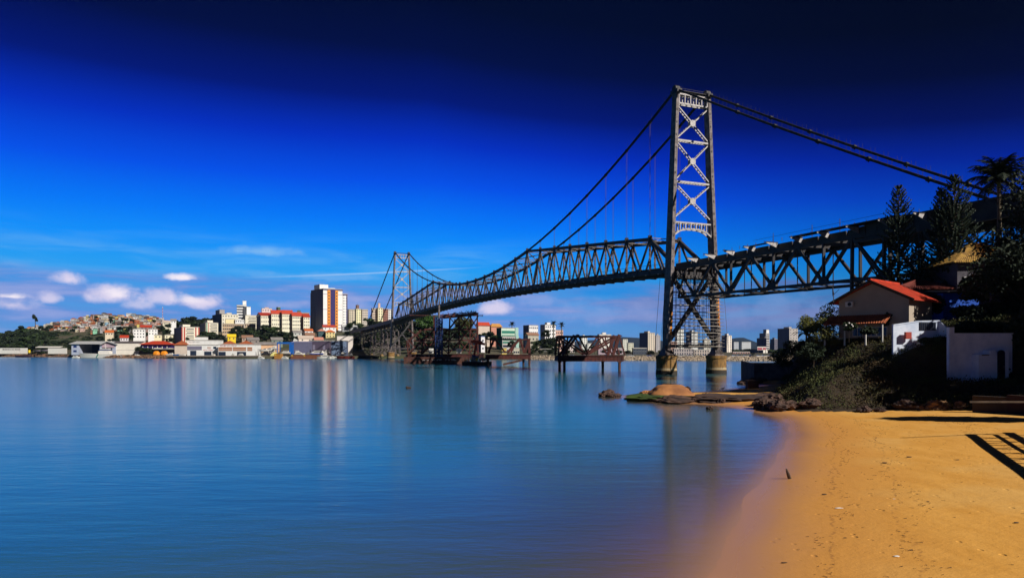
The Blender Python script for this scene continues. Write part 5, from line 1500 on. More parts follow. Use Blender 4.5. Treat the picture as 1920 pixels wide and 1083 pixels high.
for px, py, Y, h, w_ in [(388, 622, 700, 13, 1.3), (400, 625, 690, 13, 1.3), (412, 628, 680, 12, 1.3), (378, 628, 690, 10, 1.2), (446, 613, 780, 13, 1.3), (458, 615, 770, 13, 1.2), (466, 612, 790, 13, 1.2), (440, 620, 740, 12, 1.2),
                         (476, 620, 740, 11, 1.2), (497, 611, 780, 15, 1.4), (510, 613, 770, 15, 1.4), (500, 622, 730, 12, 1.3), (520, 622, 730, 12, 1.4), (533, 622, 740, 12, 1.3), (545, 625, 720, 10, 1.2), (490, 628, 690, 10, 1.2), (560, 628, 700, 8, 1.1), (532, 630, 690, 9, 1.2),
                         (655, 605, 800, 9, 1.1), (664, 603, 810, 9, 1.1), (692, 597, 830, 12, 1.2), (702, 600, 820, 11, 1.3), (715, 603, 800, 10, 1.2), (675, 606, 800, 9, 1.0), (650, 622, 740, 8, 1.3), (662, 620, 740, 9, 1.3), (672, 622, 700, 11, 1.3),
                         (664, 634, 640, 9, 1.2), (672, 645, 600, 8, 1.1), (216, 622, 740, 10, 1.2), (232, 620, 760, 10, 1.2), (243, 626, 720, 10, 1.1), (212, 634, 690, 9, 1.2), (270, 622, 800, 9, 1.2), (300, 612, 830, 10, 1.2), (312, 617, 800, 9, 1.2), (316, 606, 860, 9, 1.1),
                         (262, 650, 600, 6, 1.2), (272, 652, 598, 6, 1.3), (282, 654, 596, 5, 1.2), (240, 612, 800, 9, 1.2), (225, 611, 820, 9, 1.2), (318, 633, 690, 8, 1.1),
                         (352, 632, 700, 5, 1.0), (700, 625, 640, 12, 1.3), (716, 622, 640, 13, 1.3), (735, 618, 640, 14, 1.4), (752, 614, 640, 15, 1.4), (690, 640, 600, 9, 1.2), (710, 640, 600, 9, 1.3), (730, 640, 590, 9, 1.3),
                         (750, 638, 590, 9, 1.3), (770, 600, 610, 16, 1.5), (772, 640, 580, 9, 1.3), (790, 642, 580, 9, 1.3), (810, 640, 580, 10, 1.3), (830, 640, 580, 10, 1.3), (850, 642, 580, 9, 1.3), (870, 640, 580, 10, 1.3), (760, 625, 600, 12, 1.4), (785, 620, 600, 12, 1.4), (805, 618, 600, 13, 1.4),
                         (845, 618, 600, 13, 1.4), (865, 612, 600, 13, 1.4), (885, 618, 610, 11, 1.2), (825, 625, 590, 12, 1.4), (905, 625, 600, 9, 1.2), (915, 622, 610, 9, 1.2), (925, 628, 600, 8, 1.2), (960, 640, 560, 7, 1.1), (1005, 640, 560, 8, 1.2),
                         (1018, 634, 570, 11, 1.3), (1032, 634, 580, 12, 1.4), (1026, 646, 530, 8, 1.3), (1040, 644, 540, 9, 1.2), (1002, 650, 520, 6, 1.1), (1014, 655, 500, 5, 1.1), (1036, 655, 500, 6, 1.2), (995, 654, 505, 6, 1.1), (1025, 620, 640, 9, 1.2),
                         (1062, 655, 520, 5, 1.2), (1080, 652, 600, 6, 1.4), (1096, 655, 560, 5, 1.3), (1115, 648, 700, 8, 1.4), (1135, 655, 600, 5, 1.3), (1160, 656, 560, 5, 1.2), (1178, 656, 560, 5, 1.4), (1220, 657, 540, 5, 1.3), (1240, 656, 540, 5, 1.3),
                         (1340, 655, 700, 7, 1.3), (1380, 655, 800, 8, 1.4), (1396, 653, 820, 9, 1.5), (1410, 654, 820, 8, 1.4), (1448, 655, 760, 8, 1.4), (1465, 654, 760, 9, 1.4), (1412, 662, 600, 3, 1.2), (1455, 663, 560, 3, 1.2)]:
    T(px, py, Y, h, w_)
for i, (px, py, Y, h, wd) in enumerate(TL):
    p = at(px, py, Y); sc = h / 11
    o = copy_thing(protos[i % 5], Vector((p.x, p.y, p.z - h * .97)), rnd.uniform(0, 6.28), (sc * wd, sc * wd, sc), uniq('dark bushy tree' if i % 5 != 2 else 'dark green round tree', px))
    o['group'] = 'bushy trees on the far shore'
for r in protos:
    for ch in list(r.children): bpy.data.objects.remove(ch)
    bpy.data.objects.remove(r)
# two lighter big trees behind the falsework
broad_tree('leafy_tree', 'large sunlit green tree behind the blue mast under the bridge deck', at(800, 589, 615) - Vector((0, 0, 23)), 24, 13, 91, mat('leaf_sunny', (.07, .15, .02), .6, 0, .6, .4, c2=(.02, .05, .01)), 5000, .9, nb=26)
broad_tree('leafy_tree', 'olive green tree seen through the tall falsework', at(868, 597, 610) - Vector((0, 0, 20)), 21, 9, 92, mat('leaf_olive', (.09, .09, .02), .6, 0, .6, .4, c2=(.03, .04, .01)), 3500, .8, nb=20)
tt = broad_tree('umbrella_tree', 'tall thin tree with a flat tufted top on the left skyline', at(66, 590, 930) - Vector((0, 0, 17)), 18, 4.6, 93, LEAFD, 500, .8, nb=6, trunk_h=.8)
gs = MB()
gv = [at(630, 620, 752), at(668, 622, 752), at(668, 640, 700), at(626, 640, 700)]
# rocks of the far seawalls
g = np.random.default_rng(5)


from mathutils import noise as mn
import bmesh


def rock_mesh(seed, flat=.7, sub=2, rough=1.0):
    bm = bmesh.new(); bmesh.ops.create_icosphere(bm, subdivisions=sub, radius=1)
    q = random.Random(seed); ph = [q.uniform(0, 6) for _ in range(6)]
    for v in bm.verts:
        c = v.co
        o3 = Vector((seed * 3.1, seed * 1.7, 0))
        rg = (abs(mn.noise(c * 1.6 + o3)) * .45 + abs(mn.noise(c * 3.7 + o3)) * .22 + abs(mn.noise(c * 8.5 + o3)) * .10) if sub > 2 else 0
        d = 1.1 - rg * rough + .05 * rough * (math.sin(c.x * 17 + c.z * 15 + ph[4]) + math.sin(c.y * 19 - c.x * 12 + ph[5])) + .16 * math.sin(c.x * 3 + ph[0]) + .14 * math.sin(c.y * 4 + ph[1]) + .12 * math.sin(c.z * 5 + ph[2]) + .06 * rough * math.sin(c.x * 9 + c.y * 8 + ph[3])
        v.co = Vector((c.x * d, c.y * d, c.z * d * flat))
    me = bpy.data.meshes.new('rock'); bm.to_mesh(me); bm.free()
    return me


def rock_field(name, label, pts, m, seed=1):
    ms = [rock_mesh(seed + i, .75, 1) for i in range(4)]
    vs = [np.array([v.co[:] for v in q.vertices]) for q in ms]; fs = [np.array([p.vertices[:] for p in q.polygons]) for q in ms]
    V, Q, n = [], [], 0
    for i, (p, r) in enumerate(pts):
        a = rnd.uniform(0, 6.28); c, s = math.cos(a), math.sin(a); v = vs[i % 4] * r
        v = np.stack([v[:, 0] * c - v[:, 1] * s, v[:, 0] * s + v[:, 1] * c, v[:, 2]], 1) + np.array(p)
        V.append(v); Q.append(fs[i % 4] + n); n += len(v)
    o = link(name, np_mesh(name, np.concatenate(V), np.concatenate(Q), [m]))
    return tag(o, label, 'rocks', kind='stuff')


pts = []
for i in range(2600):
    px = rnd.uniform(985, 1490); y0 = shore(px); u = rnd.random(); Y = y0 - 5 + u * 6.5
    pts.append((((px - HX) / F * Y, Y, -.2 + u * 2.6), rnd.uniform(.4, 1.0)))
rock_field('seawall_rocks', 'pale tumbled rocks of the seawall behind the work platforms and bridge piers', pts, ROCKP)
pts = []
for i in range(900):
    px = rnd.uniform(-30, 330); y0 = shore(px); u = rnd.random(); Y = y0 - 4 + u * 5.5
    pts.append((((px - HX) / F * Y, Y, -.1 + u * 1.9), rnd.uniform(.5, 1.3)))
rock_field('shore_rocks', 'brown rocks along the waterline at the left of the far shore', pts, mat('brown_shore_rock', (.26, .14, .08), .9, 0, .6, .3, .1, c2=(.06, .04, .03)), 9)
# ---------------------------------------------------------------- boats
HULLS = {}


def hull_mb(L, B, hgt, draft=.4, flare=.25, n=14):
    m = MB(); rows = []
    for i in range(n + 1):
        u = i / n; x = L * u
        w_ = B / 2 * (1 - max(0, (u - .55) / .45) ** 2.2) * (1 if u > .05 else .92)
        zt_ = hgt * (1 + .35 * max(0, u - .4) ** 1.5)
        rows.append([(x + (L * .06 * (u ** 3)), -w_, zt_), (x, -w_ * (1 - flare), .15), (x - L * .03 * u, 0, -draft), (x, w_ * (1 - flare), .15), (x + (L * .06 * (u ** 3)), w_, zt_)])
    for r_ in rows: m.v += r_
    for i in range(n):
        for j in range(4): m.f.append((i * 5 + j, (i + 1) * 5 + j, (i + 1) * 5 + j + 1, i * 5 + j + 1)); m.mi.append(0)
        m.f.append((i * 5 + 4, (i + 1) * 5 + 4, (i + 1) * 5, i * 5)); m.mi.append(0)
    m.f.append((0, 1, 2, 3, 4)); m.mi.append(0)
    return m


def yacht(label, pxl, pxr, Y, z=0.0, flip=False, stripe=None, fly=False, hullm=None, cabin=True, name='motor_yacht', group='yachts at the boatyard', cat='boat', rz=0, kb=.28):
    L = (pxr - pxl) * Y / F * .96
    r = thing(name, label, cat, Vector(((pxl - HX) / F * Y, Y, z)) if not flip else Vector(((pxr - HX) / F * Y, Y, z)), rz + (math.pi if flip else 0), group)
    B, h = L * kb, L * .11 + .35
    hull_mb(L, B, h).build('hull', hullm or WHITE, r)
    if stripe:
        b = MB()
        for s in (-1, 1): b.prism([(L * .1, s * B * .5, h * .45), (L * .72, s * B * .5, h * .55), (L * .85, s * B * .33, h * .95), (L * .15, s * B * .5, h * .85)], (0, s * .05, 0))
        b.build('hull_stripe', stripe, r)
    if cabin:
        b = MB(); b.prism([(L * .12, -B * .36, h), (L * .78, -B * .2, h), (L * .55, -B * .3, h * 1.85), (L * .2, -B * .34, h * 1.85)], (0, B * .66, 0)); b.build('cabin', WHITE, r)
        b = MB(); b.prism([(L * .2, -B * .38, h * 1.25), (L * .66, -B * .28, h * 1.2), (L * .54, -B * .3, h * 1.65), (L * .24, -B * .37, h * 1.65)], (0, B * .70, 0)); b.build('cabin_windows', GLASS, r)
        if fly:
            b = MB(); b.prism([(L * .14, -B * .3, h * 1.85), (L * .5, -B * .25, h * 1.85), (L * .42, -B * .25, h * 2.5), (L * .18, -B * .28, h * 2.5)], (0, B * .55, 0)); b.box(L * .1, -B * .3, h * 2.8, L * .42, B * .3, h * 2.92)
            for x in (.12, .38): b.beam((L * x, -B * .25, h * 1.9), (L * x, -B * .25, h * 2.8), .1, .1); b.beam((L * x, B * .25, h * 1.9), (L * x, B * .25, h * 2.8), .1, .1)
            b.build('flybridge', WHITE, r)
    b = MB(); b.tube((L * .25, 0, h * 1.8), (L * .22, 0, h * 3.1), .06, n=5)
    for i in range(5): b.tube((L * (.6 + .08 * i), -B * (.42 - .08 * i), h * 1.1), (L * (.6 + .08 * i), -B * (.42 - .08 * i), h * 1.5), .04, n=4)
    b.build('rail', STEEL, r)
    return r


NAVYH = mat('blue_stripe_paint', (.02, .05, .38), .4, 0, .1)
yacht('white motor yacht with a broad blue hull stripe on the yard below the mural', 574, 612, 545, 2.3, True, NAVYH)
yacht('white cruiser with flybridge facing the water beside the blue hoist', 552, 572, 548, 2.6, False, None, True, kb=.4)
yacht('white boat hanging inside the blue hoist frame', 524, 545, 546, 3.6, True, kb=.36)
yacht('white cruiser afloat in front of the brown barge, right', 594, 620, 523, 0, True)
yacht('small white cruiser afloat left of the red hull', 612, 633, 524, 0, False)
yacht('pale boat on a cradle behind the motor yacht with blue stripe', 604, 617, 552, 4.2, True, fly=True, kb=.4)
yacht('white boat afloat under the blue hoist', 528, 542, 528, 0, False, kb=.42)
yacht('white cabin boat moored at the right end of the yacht club quay', 484, 496, 530, 0, False, fly=True, kb=.45)
for i, (a, b_, z, lb) in enumerate([(486, 503, 5.5, 'upper left white boat stored on the rack by the peach workshop'), (498, 516, 5.8, 'upper right white boat stored on the rack by the peach workshop'), (488, 505, 3.2, 'middle left white boat stored on the rack beside the hoist'),
                                    (501, 519, 3.0, 'middle right white boat stored on the rack beside the hoist'), (504, 520, 7.2, 'topmost white boat on the rack left of the blue hoist')]):
    yacht(lb, a, b_, 553 + i * 3, z, i % 2 == 0, fly=i == 4)
rk = thing('boat_rack', 'grey steel rack holding the stored boats left of the blue hoist', 'rack', at(484, 668, 556)); rk.location.z = 1.8
b = MB(); k = 556 / F
for x in np.linspace(0, 36 * k, 6):
    b.beam((x, 0, 0), (x, 0, 5.6), .25, .25); b.beam((x, 6, 0), (x, 6, 5.6), .25, .25)
b.build('rack_post', STEELD, rk)
b = MB()
for z in (1.1, 3.5, 5.3): b.beam((0, 0, z), (36 * k, 0, z), .2, .25); b.beam((0, 6, z), (36 * k, 6, z), .2, .25)
b.build('rack_beam', STEELD, rk)
yl = thing('yellow_tarpaulin', 'pale yellow covered boat in front of the rack', 'covered boat', at(506, 668, 540)); yl.location.z = 1.8
b = MB(); k = 540 / F; b.prism([(0, 0, 0), (13 * k, 0, 0), (11 * k, 1.5, 2.2), (6 * k, 1.5, 3.2), (1 * k, 1.5, 1.8)], (0, 3, 0)); b.build('cover', mat('pale_yellow_tarp', (.75, .68, .25), .8, 0, .3), yl)
for lb, a, b_, mm2, h in (('ochre work pontoon below the blue hoist', 514, 526, mat('ochre_steel', (.45, .20, .04), .8, 0, .4), 3.6), ('left rust brown barge moored at the boatyard', 545, 568, mat('brown_hull_steel', (.22, .08, .04), .8, 0, .4), 2.8),
                         ('right rust brown barge moored at the boatyard', 568, 596, mat('brown_hull_steel', (.22, .08, .04), .8, 0, .4), 2.8)):
    Y = 526; k = Y / F; L_ = (b_ - a) * k
    r = thing('barge', lb, 'barge', Vector(((a - HX) / F * Y, Y, 0)))
    q = MB(); q.prism([(0, 0, .3), (.8, 0, -.6), (L_ - .8, 0, -.6), (L_ - .1, 0, .3), (L_ - .1, 0, h), (0, 0, h)], (0, 6, 0)); q.build('hull', mm2, r)
    q = MB(); q.box(.4, .3, h, L_ - .4, .6, h + .4); q.build('bulwark', STEELD, r)
    q = MB(); q.box(.5, -.05, h * .75, 1.6, -.005, h * .95); q.build('draught_plate', YELP, r)
yacht('dark red wooden hull moored at the right end of the boatyard', 631, 664, 522, 0, True, None, False, mat('dark_red_hull', (.22, .03, .02), .7, 0, .3), False, 'fishing_boat', None, kb=.3)
yacht('dark open boat drifting near the left edge of the bay', 31, 60, 640, 0, False, None, False, mat('dark_maroon_hull', (.05, .02, .03), .7, 0, .3), False, 'open_boat', None, kb=.3)
for a_, b2_, z_, fl_, lb_ in ((224, 238, 0, False, 'white launch moored just right of the patrol boat'), (237, 256, 0, True, 'long low white launch in front of the cream shed'), (252, 262, 1.6, False, 'small white boat ashore at the right end of the cream shed'),
                         (313, 326, 2.4, True, 'white speedboat ashore between the orange tarpaulins and the quay'), (136, 150, 0, False, 'small white launch left of the patrol boat by the hangar slip'), (434, 441, 2.4, False, 'tiny white dinghy on the quay before the louvred shed'),
                         (446, 456, 2.4, True, 'white dinghy on the quay under the brown louvres'), (397, 404, 2.4, False, 'white tender on the quay before the lower clubhouse'), (640, 650, 3.6, False, 'white boat on a cradle below the mural'), (652, 661, 2.6, True, 'small pale boat at the foot of the white gable block')):
    yacht(lb_, a_, b2_, 575 if a_ < 270 else (556 if a_ < 330 else (546 if a_ < 500 else 536)), z_, fl_, group='small boats along the far waterfront', kb=.34)
# patrol boat
Y = 585; k = Y / F
pb = thing('patrol_boat', 'white patrol boat with a tall wheelhouse in front of the open hangar', 'patrol boat', Vector(((222 - HX) / F * Y, Y, 0)), math.pi)
Lb = 70 * k
hull_mb(Lb, 6, 3.4).build('hull', WHITE, pb)
b = MB(); b.box(Lb * .2, -2.2, 3.2, Lb * .5, 2.2, 5.6); b.prism([(Lb * .22, -2, 5.6), (Lb * .48, -2, 5.6), (Lb * .46, -2, 7.9), (Lb * .24, -2, 7.9)], (0, 4, 0)); b.build('wheelhouse', WHITE, pb)
b = MB(); b.box(Lb * .215, -2.1, 6.3, Lb * .49, 2.1, 7.2); b.build('wheelhouse_windows', GLASSB, pb)
b = MB(); b.tube((Lb * .34, 0, 7.9), (Lb * .36, 0, 12), .15, n=6); b.beam((Lb * .36, -1.4, 10.5), (Lb * .36, 1.4, 10.5), .15, .15); b.beam((Lb * .3, 0, 9.4), (Lb * .38, 0, 9.4), .3, .3); b.build('mast', WHITE, pb)
b = MB()
for s in (-1, 1): b.prism([(Lb * .52, s * 3.0, .4), (Lb * .55, s * 3.0, .4), (Lb * .50, s * 3.05, 3.2), (Lb * .47, s * 3.05, 3.2)], (0, s * .08, 0))
b.build('hull_stripe', GRNP, pb)
for i, (px, lb) in enumerate(((66, 'left grey inflatable boat on the rocks beside the lettered wall'), (78, 'right grey inflatable boat on the rocks, nearer the plain wall'))):
    Y = 668; r = thing('inflatable_boat', lb, 'inflatable', at(px, 659 - i * .4, Y), R(5), 'grey inflatables on the rocks')
    b = MB()
    for y in (-1.1, 1.1): b.path([(0, y, .8), (7, y, .9), (10, y * .7, 1.3), (11.5, 0, 1.9)], [.65, .65, .55, .4], 8)
    b.build('tube', mat('grey_rubber', (.16, .14, .17), .7), r, smooth=True)
    b = MB(); b.box(2, -.9, .5, 8, .9, .9); b.box(3, -.5, .9, 4.5, .5, 1.9); b.build('deck_console', STEELD, r)
by = thing('mooring_drum', 'yellow drum at the right end of the lettered wall', 'drum', at(55, 661, 672)); b = MB(); b.tube((0, 0, 0), (0, 0, 2.6), .95, n=12); b.build('drum_body', YELP, by); b = MB(); b.tube((0, 0, 2.6), (0, 0, 2.8), 1.0, n=12); b.build('lid', YELP, by)
OT = mat('orange_tarp', (.85, .28, .01), .6, 0, .25, .6)
for a, b_, lb in ((284, 298, 'orange tarpaulin over a boat, left of the pair below the red pavilion'), (298, 313, 'orange tarpaulin over a boat, right of the pair below the red pavilion')):
    Y = 565; k = Y / F; r = thing('covered_boat', lb, 'covered boat', Vector(((a - HX) / F * Y, Y, 2.6)), 0, 'orange covered boats')
    q = MB(); LL = (b_ - a) * k
    n_ = 9; pr = []
    for i in range(n_):
        u = i / (n_ - 1); rr = 2.0 * (1 - (2 * u - 1) ** 4) + .15
        q.v += [(LL * u, 2 + rr * math.cos(t_), max(0, rr * 1.5 * math.sin(t_))) for t_ in np.linspace(0, math.pi, 9)]
    for i in range(n_ - 1):
        for j in range(8): q.f.append((i * 9 + j, (i + 1) * 9 + j, (i + 1) * 9 + j + 1, i * 9 + j + 1)); q.mi.append(0)
    q.build('tarpaulin', OT, r, smooth=True)
    q = MB(); q.box(.5, .5, -.9, LL - .5, 3.5, .02); q.build('cradle', RUST2, r)
for px, cm, lb in ((318, WHITE, 'white covered dinghy right of the orange tarpaulins'), (331, mat('bright_blue_tarp', (.01, .14, .45), .6), 'bright blue upturned dinghy on the quay end'), (342, WHITE, 'white covered dinghy beside the blue one')):
    yacht(lb, px - 6, px + 7, 556, 2.2, False, None, False, cm, False, 'dinghy', 'dinghies at the quay end', kb=.35)
for i in range(9):                      # small launches along the right shore road
    px = 1068 + i * 0; 
# parked cars as bright dots along the right seawall road
CARS = []
cm_ = [('white', (.75, .75, .75)), ('silver', (.5, .5, .52)), ('red', (.4, .03, .02)), ('dark', (.04, .04, .05)), ('blue', (.04, .08, .25))]
cb_ = {}
for i, px in enumerate([1066, 1088, 1118, 1130, 1176, 1212, 1272, 1288, 1316, 1372, 1381, 1393, 1404, 1418, 1428, 1440, 1451]):
    Y = shore(px) + 14; nm, c = cm_[[0, 1, 0, 2, 0, 4, 0, 1, 0, 0, 1, 0, 3, 0, 0, 1, 0][i]]
    if nm not in cb_:
        r = thing('parked_car', 'x', 'car', (0, 0, 0), 0, 'cars parked along the far seawall'); pm = mat('car_paint_' + nm, c, .3, 0, .05)
        b = MB(); b.prism([(0, 0, .35), (4.3, 0, .35), (4.35, 0, .8), (3.3, 0, .95), (.9, 0, .95), (.02, 0, .85)], (0, 1.7, 0)); b.build('body', pm, r)
        b = MB(); b.prism([(.7, .1, .95), (3.3, .1, .95), (2.6, .1, 1.45), (1.1, .1, 1.45)], (0, 1.5, 0)); b.build('cabin', GLASS, r)
        for x in (.85, 3.4):
            for y in (-.02, 1.5):
                b = MB(); b.tube((x, y, .32), (x, y + .22, .32), .32, n=10); b.build('wheel', mat('rubber', (.02, .02, .02), .8), r)
        cb_[nm] = r; o = r
    else: o = copy_thing(cb_[nm])
    o.location = ((px - HX) / F * Y, Y, terr(px, Y) + .05); o.rotation_euler = (0, 0, R(-8)); o['label'] = uniq('small %s car on the far seawall road' % nm, px)

# ---------------------------------------------------------------- near bank: houses, walls, trees
def near_block(): pass


def G(x, y, dz=0.0): return Vector((x, y, gz(x, y) + dz))


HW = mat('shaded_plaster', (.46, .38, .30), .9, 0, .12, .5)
TILES = mat('orange_red_tiles', (.58, .050, .014), .75, 0, .3, 1.2, c2=(.34, .03, .012))
BWALL = mat('blue_shaded_limewash', (.78, .84, .95), .9, 0, .25, .6, .02, c2=(.56, .64, .80))  # blue tint paints skylit shade into the white walls


def tiled_roof(poly_fn, name, m, parent, nu, nv, thick=.12, amp=.05):
    """corrugated tile sheet: poly_fn(u, v) -> point; ribs run along v"""
    b = MB(); cols = nu * 4
    for j in range(nv + 1):
        for i in range(cols + 1):
            p = poly_fn(i / cols, j / nv); b.v.append((p[0], p[1], p[2] + amp * math.sin(i * math.pi / 2) + (.03 if j % 1 == 0 else 0)))
    n1 = (cols + 1) * (nv + 1)
    for i in range(n1): v = b.v[i]; b.v.append((v[0], v[1], v[2] - thick))
    for j in range(nv):
        for i in range(cols):
            a = j * (cols + 1) + i
            b.f.append((a, a + 1, a + cols + 2, a + cols + 1)); b.f.append((a + n1, a + cols + 1 + n1, a + cols + 2 + n1, a + 1 + n1)); b.mi += [0, 0]
    edge = [i for i in range(cols + 1)] + [j * (cols + 1) + cols for j in range(1, nv + 1)] + [nv * (cols + 1) + i for i in range(cols - 1, -1, -1)] + [j * (cols + 1) for j in range(nv - 1, 0, -1)]
    for p, q in zip(edge, edge[1:] + edge[:1]): b.f.append((p, p + n1, q + n1, q)); b.mi.append(0)
    return b.build(name, m, parent)


# ---- house with the orange roof: gable towards the water
Y = 92.0
g0 = at(1573, 562, Y); zb_ = gz(g0.x + 3, g0.y) - .5
ang = R(-50)
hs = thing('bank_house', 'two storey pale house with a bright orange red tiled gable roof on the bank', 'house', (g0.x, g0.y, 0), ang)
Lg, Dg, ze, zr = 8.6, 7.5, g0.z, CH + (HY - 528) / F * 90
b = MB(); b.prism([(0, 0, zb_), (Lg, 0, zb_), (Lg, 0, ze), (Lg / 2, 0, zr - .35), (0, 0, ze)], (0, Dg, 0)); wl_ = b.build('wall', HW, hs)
for s in (0, 1):
    def rf(u, v, s=s):
        x0, x1 = (-.9, Lg / 2) if s == 0 else (Lg + .9, Lg / 2)
        z0 = ze - (zr - ze) * .9 / (Lg / 2); return (x0 + (x1 - x0) * v, -.9 + (Dg + 1.6) * u, z0 + (zr - z0) * v)
    tiled_roof(rf, 'roof', TILES, hs, 40, 10)
b = MB(); b.beam((Lg / 2, -.95, zr + .12), (Lg / 2, Dg + .7, zr + .12), .3, .2)
b.build('ridge_tiles', TILES, hs)
for s, x in ((-1, -.9), (1, Lg + .9)):
    b = MB(); b.beam((Lg / 2, -.93, zr - .1), (x, -.93, ze - (zr - ze) * .9 / (Lg / 2) - .1), .06, .35); b.build('bargeboard', BARK, hs)
ac = MB(); ac.box(1.0, -.4, ze - 1.0, 1.95, -.02, ze - .35); acu = ac.build('air_conditioner', WHITE, hs)
ac = MB(); ac.tube((1.55, -.43, ze - .67), (1.55, -.4, ze - .67), .24, n=14); ac.build('fan_grille', STEELD, acu)
def rf(u, v): return (-1.2 + (Lg * .72 + 1.6) * u, -2.0 + 2.0 * v, ze - 3.3 + 1.15 * v)
tiled_roof(rf, 'porch_roof', TERRA, hs, 26, 4)
for x in (-1.0, 1.6, 4.2, 6.2):
    b = MB(); b.beam((x, -1.85, zb_ - 1), (x, -1.85, ze - 3.3), .16, .16); b.build('porch_post', WHITE, hs)
for x in (1.9, 3.6, 4.9):
    f_ = MB(); f_.box(x - .1, -.10, ze - 4.9, x + 1.2, -.012, ze - 3.7); fr_ = f_.build('window_frame', WHITE, hs)
    f_ = MB(); f_.box(x, -.14, ze - 4.8, x + .5, -.102, ze - 3.8); f_.box(x + .6, -.14, ze - 4.8, x + 1.1, -.102, ze - 3.8); f_.build('window_pane', GLASSB, fr_)
# lower right extension
def box_house(name, label, loc, rz, L, D, H, wm, roofm, rk='hip', rh=2.0, eave=.8, wins=(), door=None, base=-2.5):
    r = thing(name, label, 'house', loc, rz)
    b = MB(); b.box(0, 0, base, L, D, H); b.build('wall', wm, r)
    e = eave
    if rk == 'hip':
        i_ = min(L, D) / 2; c = [(-e, -e, H), (L + e, -e, H), (L + e, D + e, H), (-e, D + e, H)]
        rr0, rr1 = (i_, D / 2, H + rh), (L - i_, D / 2, H + rh)
        def lerp3(a, b, t): return tuple(a[i] + (b[i] - a[i]) * t for i in range(3))
        for (p, q, s0, s1) in ((c[0], c[1], rr0, rr1), (c[1], c[2], rr1, rr1), (c[2], c[3], rr1, rr0), (c[3], c[0], rr0, rr0)):
            ln = math.dist(p, q)
            tiled_roof(lambda u, v, p=p, q=q, s0=s0, s1=s1: lerp3(lerp3(p, q, u), lerp3(s0, s1, u), v), 'roof', roofm, r, max(6, int(ln / .32)), 6)
    else:
        tiled_roof(lambda u, v: (-e + (L + 2 * e) * u, -e + (D + 2 * e) * v, H + .1 + rh * v), 'roof', roofm, r, int(L / .32), 6)
    for (x, z, w_, h_) in wins:
        f_ = MB(); f_.box(x - .08, -.07, z - .08, x + w_ + .08, -.01, z + h_ + .08); fr_ = f_.build('window_frame', WHITE, r)
        f_ = MB(); f_.box(x, -.10, z, x + w_, -.072, z + h_); f_.build('window_pane', GLASSB, fr_)
    if door:
        f_ = MB(); f_.box(door, -.06, -.5, door + .9, -.01, 1.9); d_ = f_.build('door', BARK, r)
        f_ = MB(); f_.box(door + .75, -.12, .8, door + .82, -.062, .95); f_.build('handle', STEEL, d_)
    return r


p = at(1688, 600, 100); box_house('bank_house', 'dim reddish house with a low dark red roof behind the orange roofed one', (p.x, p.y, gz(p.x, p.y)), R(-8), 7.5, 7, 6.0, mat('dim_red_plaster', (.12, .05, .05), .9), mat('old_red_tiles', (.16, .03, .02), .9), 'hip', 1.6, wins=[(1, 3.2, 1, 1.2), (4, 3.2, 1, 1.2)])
p = at(1768, 600, 96); box_house('bank_house', 'bright blue walled house half hidden behind the pine trunks', (p.x, p.y, gz(p.x, p.y)), R(-6), 7.5, 6, CH + (656 - 549) / F * 96 - gz(p.x, p.y), mat('bright_blue_wall', (.03, .12, .62), .9, 0, .2), DKROOF, 'shed', .8, wins=[(5.2, 1.2, .9, 1.0)])
p = at(1795, 560, 98); zw = CH + (656 - 492) / F * 98
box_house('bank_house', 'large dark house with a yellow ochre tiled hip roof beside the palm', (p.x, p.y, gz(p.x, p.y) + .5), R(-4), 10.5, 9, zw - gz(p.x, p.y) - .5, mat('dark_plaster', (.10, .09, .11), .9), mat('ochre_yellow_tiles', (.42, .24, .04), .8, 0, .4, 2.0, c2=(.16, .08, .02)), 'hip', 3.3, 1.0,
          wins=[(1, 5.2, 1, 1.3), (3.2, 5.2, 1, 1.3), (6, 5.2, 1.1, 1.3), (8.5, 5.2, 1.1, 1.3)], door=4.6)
p = at(1880, 552, 88)
box_house('bank_annexe', 'low annexe roof of ochre tiles at the right edge below the big house', (p.x, p.y, gz(p.x, p.y)), R(-4), 8, 5, CH + (656 - 552) / F * 88 - gz(p.x, p.y), mat('dark_plaster', (.10, .09, .11), .9), mat('ochre_yellow_tiles', (.8, .4, .05), .7), 'shed', 1.0)
# satellite dish on the left eave
sdh = thing('satellite_dish', 'dark satellite dish on the left eave of the orange roofed house', 'satellite dish', at(1563, 558, Y - 1))
b = MB(); n_ = 14
for j, (rr, h_) in enumerate(((.02, .0), (.25, .03), (.5, .12))):
    b.v += [(rr * math.cos(6.283 * i / n_), h_, rr * math.sin(6.283 * i / n_) * 1.5) for i in range(n_)]
for j in range(2):
    for i in range(n_): b.f.append((j * n_ + i, j * n_ + (i + 1) % n_, (j + 1) * n_ + (i + 1) % n_, (j + 1) * n_ + i)); b.mi.append(0)
d_ = b.build('reflector', STEELD, sdh, (0, 0, .9), R(70)); 
b = MB(); b.beam((0, 0, -1), (0, 0, .8), .08, .08); b.beam((0, 0, .4), (.5, -.5, 1.1), .05, .05); b.build('mast_arm', STEELD, sdh)
# ---- white garden walls
def garden_wall(name, label, p0, p1, zt0, zt1, zb, th=.3, m=BWALL):
    r = thing(name, label, 'wall', (p0.x, p0.y, 0)); d = Vector((p1.x - p0.x, p1.y - p0.y, 0)); n = Vector((-d.y, d.x, 0)).normalized() * th
    b = MB(); b.prism([Vector((0, 0, zb)), Vector((d.x, d.y, zb)), Vector((d.x, d.y, zt1)), Vector((0, 0, zt0))], n); b.build('wall_panel', m, r)
    b = MB(); b.prism([Vector((0, 0, zt0)) - n * .15, Vector((d.x, d.y, zt1)) - n * .15, Vector((d.x, d.y, zt1 + .12)) - n * .15, Vector((0, 0, zt0 + .12)) - n * .15], n * 1.3); b.build('coping', m, r)
    return r


